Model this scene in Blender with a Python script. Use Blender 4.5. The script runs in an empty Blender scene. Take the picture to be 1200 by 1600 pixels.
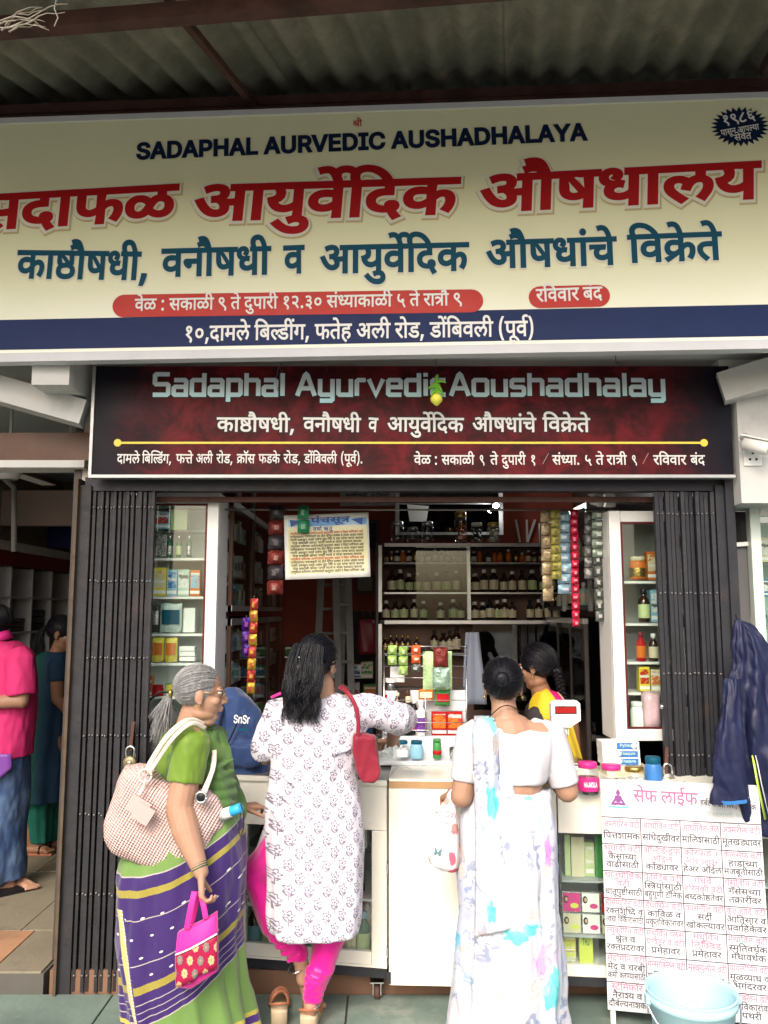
import bpy,bmesh,math,random
from mathutils import Vector,Matrix,Euler,noise,geometry
rnd=random.Random(11)
S=bpy.context.scene
C=S.collection
# ---------------------------------------------------------------- camera
CAMZ=1.70;FPX=1280.0;PITCH=math.atan(155/FPX)
cam_d=bpy.data.cameras.new('camera');cam=bpy.data.objects.new('camera',cam_d);C.objects.link(cam)
cam.location=(0,0,CAMZ);cam.rotation_euler=(math.pi/2+PITCH,0,0)
cam_d.sensor_fit='VERTICAL';cam_d.sensor_height=36;cam_d.sensor_width=27;cam_d.lens=36*FPX/1600
cam_d.clip_start=0.02;cam_d.clip_end=500
S.camera=cam
# ---------------------------------------------------------------- sky, sun, exposure
SUN_EL,SUN_AZ=math.radians(42),math.radians(196)      # azimuth from +Y clockwise: behind the camera, a little to the left
w=bpy.data.worlds.new('World');S.world=w;w.use_nodes=True
nt=w.node_tree;bg=nt.nodes['Background'];sky=nt.nodes.new('ShaderNodeTexSky')
sky.sky_type='NISHITA';sky.sun_disc=False;sky.sun_elevation=SUN_EL;sky.sun_rotation=SUN_AZ
sky.air_density=1.0;sky.dust_density=6.0;sky.ozone_density=1.0
nt.links.new(sky.outputs[0],bg.inputs[0]);bg.inputs[1].default_value=0.15
sl=bpy.data.lights.new('sun','SUN');sl.energy=.8;sl.angle=math.radians(20);sl.color=(1,.97,.92)
so=bpy.data.objects.new('sun',sl);C.objects.link(so)
sd=Vector((math.sin(SUN_AZ) *math.cos(SUN_EL),math.cos(SUN_AZ) *math.cos(SUN_EL),math.sin(SUN_EL)))
so.rotation_euler=sd.to_track_quat('Z','Y').to_euler()
S.view_settings.view_transform='Standard';S.view_settings.look='None'
S.view_settings.gamma=1;S.view_settings.use_curve_mapping=False
S.view_settings.exposure=1.2
S.render.engine='CYCLES';S.cycles.max_bounces=8;S.cycles.transparent_max_bounces=24
S.cycles.diffuse_bounces=4;S.cycles.glossy_bounces=3;S.cycles.transmission_bounces=6
S.cycles.caustics_reflective=False;S.cycles.caustics_refractive=False
S.cycles.use_denoising=True
# ---------------------------------------------------------------- measuring: photograph pixel + distance -> place
ct,st_=math.cos(PITCH),math.sin(PITCH)
def P(x,y,Y):
 a=(x-600) /FPX;b=(800-y) /FPX
 d=Vector((a,ct-b*st_,st_+b*ct));return Vector((0,0,CAMZ)) +d*(Y/d.y)
def PX(x,Y,y=950):return P(x,y,Y).x
def PZ(y,Y):return P(600,y,Y).z
def PG(x,y,z=0.0):
 a=(x-600) /FPX;b=(800-y) /FPX
 d=Vector((a,ct-b*st_,st_+b*ct));return Vector((0,0,CAMZ)) +d*((z-CAMZ) /d.z)
# ---------------------------------------------------------------- node maths written as expressions
class E:
 nt=None
 def __init__(s,v):s.v=v
 @staticmethod
 def m(op,*a):
  n=E.nt.nodes.new('ShaderNodeMath');n.operation=op
  for i,x in enumerate(a):
   x=x.v if isinstance(x,E) else x
   if isinstance(x,(int,float)):n.inputs[i].default_value=x
   else:E.nt.links.new(x,n.inputs[i])
  return E(n.outputs[0])
 def __add__(a,b):return E.m('ADD',a,b)
 __radd__=__add__
 def __sub__(a,b):return E.m('SUBTRACT',a,b)
 def __rsub__(a,b):return E.m('SUBTRACT',b,a)
 def __mul__(a,b):return E.m('MULTIPLY',a,b)
 __rmul__=__mul__
 def __truediv__(a,b):return E.m('DIVIDE',a,b)
 def __lt__(a,b):return E.m('LESS_THAN',a,b)
 def __gt__(a,b):return E.m('GREATER_THAN',a,b)
 def sin(a):return E.m('SINE',a)
 def cos(a):return E.m('COSINE',a)
 def abs(a):return E.m('ABSOLUTE',a)
 def floor(a):return E.m('FLOOR',a)
 def frac(a):return E.m('FRACT',a)
 def sqrt(a):return E.m('SQRT',a)
 def max(a,b):return E.m('MAXIMUM',a,b)
 def min(a,b):return E.m('MINIMUM',a,b)
def at2(a,b):return E.m('ARCTAN2',a,b)
def col4(c):return (c[0],c[1],c[2],1)
def mixc(f,a,b):
 n=E.nt.nodes.new('ShaderNodeMix');n.data_type='RGBA'
 def put(i,x):
  if isinstance(x,E):E.nt.links.new(x.v,n.inputs[i])
  elif isinstance(x,(tuple,list)):n.inputs[i].default_value=col4(x)
  elif isinstance(x,(int,float)):n.inputs[i].default_value=x
  else:E.nt.links.new(x,n.inputs[i])
 put(0,f);put(6,a);put(7,b);return n.outputs[2]
def coords(kind='Object'):
 t=E.nt.nodes.new('ShaderNodeTexCoord');s=E.nt.nodes.new('ShaderNodeSeparateXYZ')
 E.nt.links.new(t.outputs[kind],s.inputs[0]);return E(s.outputs[0]),E(s.outputs[1]),E(s.outputs[2]),t.outputs[kind]
def comb(x,y,z):
 n=E.nt.nodes.new('ShaderNodeCombineXYZ')
 for i,q in enumerate((x,y,z)):
  q=q.v if isinstance(q,E) else q
  if isinstance(q,(int,float)):n.inputs[i].default_value=q
  else:E.nt.links.new(q,n.inputs[i])
 return n.outputs[0]
def nz(scale,detail=4,vec=None,rough=.55,dist=0):
 n=E.nt.nodes.new('ShaderNodeTexNoise');n.inputs['Scale'].default_value=scale;n.inputs['Detail'].default_value=detail
 n.inputs['Roughness'].default_value=rough;n.inputs['Distortion'].default_value=dist
 if vec is None:
  t=E.nt.nodes.new('ShaderNodeTexCoord');vec=t.outputs['Object']
 E.nt.links.new(vec,n.inputs['Vector']);return E(n.outputs[0])
def smooth(x,a,b):
 n=E.nt.nodes.new('ShaderNodeMapRange');n.interpolation_type='SMOOTHSTEP'
 E.nt.links.new(x.v,n.inputs[0]);n.inputs[1].default_value=a;n.inputs[2].default_value=b;return E(n.outputs[0])
MATS={}
def mat(name,col,rough=.6,metal=0,var=.12,vs=6,bump=.0,bs=60,dirt=0,dcol=(.12,.09,.06),ds=3,spec=.28,sheen=0,fn=None,coat=0,em=0,bvec=None,sub=0):
 """principled material with uneven colour, uneven gloss and fine relief; fn may return a colour socket"""
 if name in MATS:return MATS[name]
 m=bpy.data.materials.new(name);m.use_nodes=True;MATS[name] =m
 E.nt=m.node_tree;b=m.node_tree.nodes['Principled BSDF'];L=m.node_tree.links
 n1=nz(vs,5)
 base=fn() if fn else None
 c=base if base is not None else col
 if var:
  hs=E.nt.nodes.new('ShaderNodeHueSaturation')
  if base is not None:L.new(base,hs.inputs['Color'])
  else:hs.inputs['Color'].default_value=col4(col)
  L.new((1+(n1-.5) *(2.4*var)).v,hs.inputs['Value']);c=hs.outputs[0]
 if dirt:
  dm=smooth(nz(ds,8,rough=.7),.62-.25*dirt,.72-.1*dirt) *min(1,dirt+.25)
  c=mixc(dm,c,dcol)
 if isinstance(c,tuple):b.inputs['Base Color'].default_value=col4(c)
 else:L.new(c,b.inputs['Base Color'])
 rn=nz(vs*3,3)
 L.new((rough+(rn-.5) *.25).v,b.inputs['Roughness'])
 b.inputs['Metallic'].default_value=metal;b.inputs['Specular IOR Level'].default_value=spec
 if sheen:b.inputs['Sheen Weight'].default_value=sheen
 if coat:b.inputs['Coat Weight'].default_value=coat
 if sub:
  b.inputs['Subsurface Weight'].default_value=sub;b.inputs['Subsurface Scale'].default_value=.01
 if em:
  b.inputs['Emission Color'].default_value=col4(col);b.inputs['Emission Strength'].default_value=em
 if bump:
  bn=E.nt.nodes.new('ShaderNodeBump');bn.inputs['Strength'].default_value=min(1,bump);bn.inputs['Distance'].default_value=.004*max(1,bump)
  h=bvec() if bvec else nz(bs,4)
  L.new(h.v,bn.inputs['Height']);L.new(bn.outputs[0],b.inputs['Normal'])
 return m
def glass(name,tint=(.9,.95,.93),rough=.02,clear=.85):
 """thin pane: mostly clear, mirror-like at grazing angles"""
 if name in MATS:return MATS[name]
 m=bpy.data.materials.new(name);m.use_nodes=True;MATS[name] =m;n=m.node_tree;n.nodes.clear()
 E.nt=n
 o=n.nodes.new('ShaderNodeOutputMaterial');mx=n.nodes.new('ShaderNodeMixShader');t=n.nodes.new('ShaderNodeBsdfTransparent')
 g=n.nodes.new('ShaderNodeBsdfGlossy');f=n.nodes.new('ShaderNodeLayerWeight');f.inputs[0].default_value=.5
 t.inputs[0].default_value=col4(tint);g.inputs['Roughness'].default_value=rough
 fc=E(f.outputs['Facing']);f2=fc*fc;fac=(.035+f2*f2*fc*.75+(1-clear) *nz(5,4)).min(1.0)
 n.links.new(fac.v,mx.inputs[0]);n.links.new(t.outputs[0],mx.inputs[1]);n.links.new(g.outputs[0],mx.inputs[2]);n.links.new(mx.outputs[0],o.inputs[0])
 return m
# ---------------------------------------------------------------- mesh building
class MB:
 def __init__(s):s.v=[];s.f=[];s.mi=[];s.sm=[];s.cur=0
 def add(s,vs,fs,smooth=False):
  o=len(s.v);s.v += [Vector(v) for v in vs]
  for f in fs:s.f.append([i+o for i in f]);s.mi.append(s.cur);s.sm.append(smooth)
  return s
 def box(s,c,d,rot=None,bev=0):
  """box with centre c, size d; rot Euler tuple; bev chamfers the vertical and horizontal edges"""
  M=Matrix.Translation(Vector(c)) @(Euler(rot).to_matrix().to_4x4() if rot else Matrix())
  x,y,z=d[0] /2,d[1] /2,d[2] /2
  if bev <= 0:
   vs=[(i*x,j*y,k*z) for i in (-1,1) for j in (-1,1) for k in (-1,1)]
   fs=[(0,1,3,2),(4,6,7,5),(0,4,5,1),(2,3,7,6),(0,2,6,4),(1,5,7,3)]
  else:
   bm=bmesh.new();bmesh.ops.create_cube(bm,size=1)
   for v in bm.verts:v.co=Vector((v.co.x*2*x,v.co.y*2*y,v.co.z*2*z))
   bmesh.ops.bevel(bm,geom=bm.edges[:],offset=min(bev,x*.9,y*.9,z*.9),segments=2,affect='EDGES',profile=.6)
   bm.verts.index_update();vs=[v.co.copy() for v in bm.verts];fs=[[v.index for v in f.verts] for f in bm.faces];bm.free()
  s.add([M@Vector(v) for v in vs],fs);return s
 def span(s,x0,x1,y0,y1,z0,z1,bev=0):return s.box(((x0+x1) /2,(y0+y1) /2,(z0+z1) /2),(abs(x1-x0),abs(y1-y0),abs(z1-z0)),bev=bev)
 def bar(s,a,b,w_,h_,up=(0,0,1)):
  a,b=Vector(a),Vector(b);d=(b-a);L=d.length;d.normalize();u=Vector(up)
  if abs(d.dot(u)) >.98:u=Vector((0,1,0))
  r=d.cross(u).normalized();u=r.cross(d)
  vs=[a+d*L*k+r*w_/2*i+u*h_/2*j for k in (0,1) for i in (-1,1) for j in (-1,1)]
  s.add(vs,[(0,1,3,2),(4,6,7,5),(0,4,5,1),(2,3,7,6),(0,2,6,4),(1,5,7,3)]);return s
 def tube(s,pts,r,n=8,cap=True,flat=1):
  pts=[Vector(p) for p in pts];rs=r if isinstance(r,(list,tuple)) else [r] *len(pts)
  t0=(pts[1] -pts[0]).normalized();u=t0.orthogonal().normalized();vs=[];fs=[]
  for i,p in enumerate(pts):
   t=(pts[min(i+1,len(pts) -1)] -pts[max(i-1,0)])
   t=t.normalized() if t.length>1e-9 else t0
   u=(u-t*u.dot(t));u=u.normalized() if u.length>1e-6 else t.orthogonal().normalized();q=t.cross(u)
   for k in range(n):
    a=2*math.pi*k/n;vs.append(p+(u*math.cos(a) +q*math.sin(a) *flat) *rs[i])
  for i in range(len(pts) -1):
   for k in range(n):fs.append((i*n+k,i*n+(k+1) % n,(i+1) *n+(k+1) % n,(i+1) *n+k))
  if cap and n>2:fs.append(tuple(range(n))[::-1]);fs.append(tuple((len(pts) -1) *n+k for k in range(n)))
  s.add(vs,fs,True);return s
 def lathe(s,prof,c=(0,0,0),n=16,axis='Z',sx=1,sy=1):
  vs=[];fs=[];c=Vector(c)
  for r,z in prof:
   for k in range(n):
    a=2*math.pi*k/n;p=Vector((r*math.cos(a) *sx,r*math.sin(a) *sy,z))
    if axis == 'Y':p=Vector((p.x,p.z,p.y))
    if axis == 'X':p=Vector((p.z,p.x,p.y))
    vs.append(c+p)
  for i in range(len(prof) -1):
   for k in range(n):fs.append((i*n+k,i*n+(k+1) % n,(i+1) *n+(k+1) % n,(i+1) *n+k))
  if prof[0][0] >1e-4:fs.append(tuple(range(n))[::-1])
  if prof[-1][0] >1e-4:fs.append(tuple((len(prof) -1) *n+k for k in range(n)))
  s.add(vs,fs,True);return s
 def ell(s,c,r,rot=None,n=16,m=10):
  M=Matrix.Translation(Vector(c)) @(Euler(rot).to_matrix().to_4x4() if rot else Matrix());vs=[M@Vector((0,0,-r[2]))];fs=[]
  for i in range(1,m):
   t=math.pi*i/m-math.pi/2
   for k in range(n):
    a=2*math.pi*k/n;vs.append(M@Vector((r[0] *math.cos(t) *math.cos(a),r[1] *math.cos(t) *math.sin(a),r[2] *math.sin(t))))
  vs.append(M@Vector((0,0,r[2])));e=len(vs) -1
  for k in range(n):
   fs.append((0,1+(k+1) % n,1+k));fs.append((e,e-n+k,e-n+(k+1) % n))
  for i in range(m-2):
   for k in range(n):fs.append((1+i*n+k,1+i*n+(k+1) % n,1+(i+1) *n+(k+1) % n,1+(i+1) *n+k))
  s.add(vs,fs,True);return s
 def cap(s,a,ra,b,rb,n=14,sx=1):
  """tapered limb with round ends"""
  a,b=Vector(a),Vector(b);d=(b-a);L=max(d.length,1e-5);d.normalize();pts=[];rs=[]
  for t in (-.98,-.75,-.4,0):pts.append(a+d*ra*t);rs.append(ra*math.sqrt(max(0.02,1-t*t)))
  for t in (0,.4,.75,.98):pts.append(b+d*rb*t);rs.append(rb*math.sqrt(max(0.02,1-t*t)))
  return s.tube(pts,rs,n,flat=sx)
 def prism(s,poly,M,depth,smooth=False):
  """polygon (2D) put through matrix M and given depth along local z"""
  n=len(poly);vs=[M@Vector((p[0],p[1],0)) for p in poly] +[M@Vector((p[0],p[1],depth)) for p in poly]
  fs=[tuple(range(n))[::-1],tuple(range(n,2*n))] +[(i,(i+1) % n,n+(i+1) % n,n+i) for i in range(n)]
  return s.add(vs,fs,smooth)
 def rings(s,rg,close=True,caps=True):
  n=len(rg[0]);vs=[p for r in rg for p in r];fs=[]
  for i in range(len(rg) -1):
   for k in range(n if close else n-1):fs.append((i*n+k,i*n+(k+1) % n,(i+1) *n+(k+1) % n,(i+1) *n+k))
  if caps:fs.append(tuple(range(n))[::-1]);fs.append(tuple((len(rg) -1) *n+k for k in range(n)))
  return s.add(vs,fs,True)
 def grid(s,fn,nu,nv,smooth=True):
  vs=[fn(i/nu,j/nv) for j in range(nv+1) for i in range(nu+1)]
  fs=[(j*(nu+1) +i,j*(nu+1) +i+1,(j+1) *(nu+1) +i+1,(j+1) *(nu+1) +i) for j in range(nv) for i in range(nu)]
  return s.add(vs,fs,smooth)
 def build(s,name,m,parent=None,loc=None,recalc=True,solid=0):
  inv=wm(parent).inverted() if parent is not None else Matrix.Translation(-Vector(loc) if loc else Vector())
  me=bpy.data.meshes.new(name);me.from_pydata([inv@v for v in s.v],[],s.f)
  ms=m if isinstance(m,(list,tuple)) else [m]
  for x in ms:me.materials.append(x)
  me.polygons.foreach_set('material_index',s.mi);me.polygons.foreach_set('use_smooth',s.sm)
  if recalc:
   bm=bmesh.new();bm.from_mesh(me);bmesh.ops.recalc_face_normals(bm,faces=bm.faces[:]);bm.to_mesh(me);bm.free()
  me.update()
  o=bpy.data.objects.new(name,me);C.objects.link(o)
  if parent is not None:o.parent=parent
  elif loc:o.location=loc
  if solid:
   md=o.modifiers.new('thick','SOLIDIFY');md.thickness=solid;md.offset=0
  return o
def wm(o):
 M=Matrix.LocRotScale(o.location,o.rotation_euler,o.scale)
 return wm(o.parent) @M if o.parent else M
def tag(o,label=None,cat=None,group=None,kind=None):
 if label:o['label'] =label
 if cat:o['category'] =cat
 if group:o['group'] =group
 if kind:o['kind'] =kind
 return o
def thing(name,label,cat,loc=(0,0,0),rz=0,group=None):
 o=bpy.data.objects.new(name,None);C.objects.link(o);o.location=loc;o.rotation_euler=(0,0,rz);o.empty_display_size=.05
 return tag(o,label,cat,group)
KIDS={}
def dup(o,parent=None,loc=None,rz=None,label=None,group=None):
 c=o.copy();C.objects.link(c);c.parent=parent
 if loc is not None:c.location=loc
 if rz is not None:c.rotation_euler=(c.rotation_euler[0],c.rotation_euler[1],rz)
 if label:c['label'] =label
 if group:c['group'] =group
 for ch in o.children:dup(ch,c)
 return c
def struct(o):o['kind'] ='structure';return o
TMP=bpy.data.scenes.new('workbench')
def remesh(o,vox=.006,sm=3,it=.5,wr=0,ws=8,dec=0):
 """joins the overlapping volumes of o into one continuous skin; wr adds creases"""
 a=o.modifiers.new('r','REMESH');a.mode='VOXEL';a.voxel_size=vox;a.use_smooth_shade=True
 if sm:
  b=o.modifiers.new('s','SMOOTH');b.factor=it;b.iterations=sm
 if dec:
  d=o.modifiers.new('d','DECIMATE');d.ratio=dec
 for cc in o.users_collection:cc.objects.unlink(o)
 TMP.collection.objects.link(o);pr,o.parent=o.parent,None
 with bpy.context.temp_override(scene=TMP,view_layer=TMP.view_layers[0]):dg=bpy.context.evaluated_depsgraph_get()
 me=bpy.data.meshes.new_from_object(o.evaluated_get(dg),depsgraph=dg)
 o.modifiers.clear();old=o.data;TMP.collection.objects.unlink(o);C.objects.link(o);o.parent=pr
 me.materials.clear()
 for x in old.materials:me.materials.append(x)
 me.name=o.name
 if wr:
  nrm=[v.normal.copy() for v in me.vertices];co=[v.co.copy() for v in me.vertices];out=[]
  for p,n in zip(co,nrm):out += list(p+n*(wr*noise.fractal(Vector((p.x*ws,p.y*ws,p.z*ws*.45)),.8,2.1,3)))
  me.vertices.foreach_set('co',out)
 me.polygons.foreach_set('use_smooth',[True] *len(me.polygons));me.update()
 o.data=me;bpy.data.meshes.remove(old);return o
def join(parts):
 m=MB()
 for p in parts:m.add(p.v,p.f)
 return m
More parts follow.
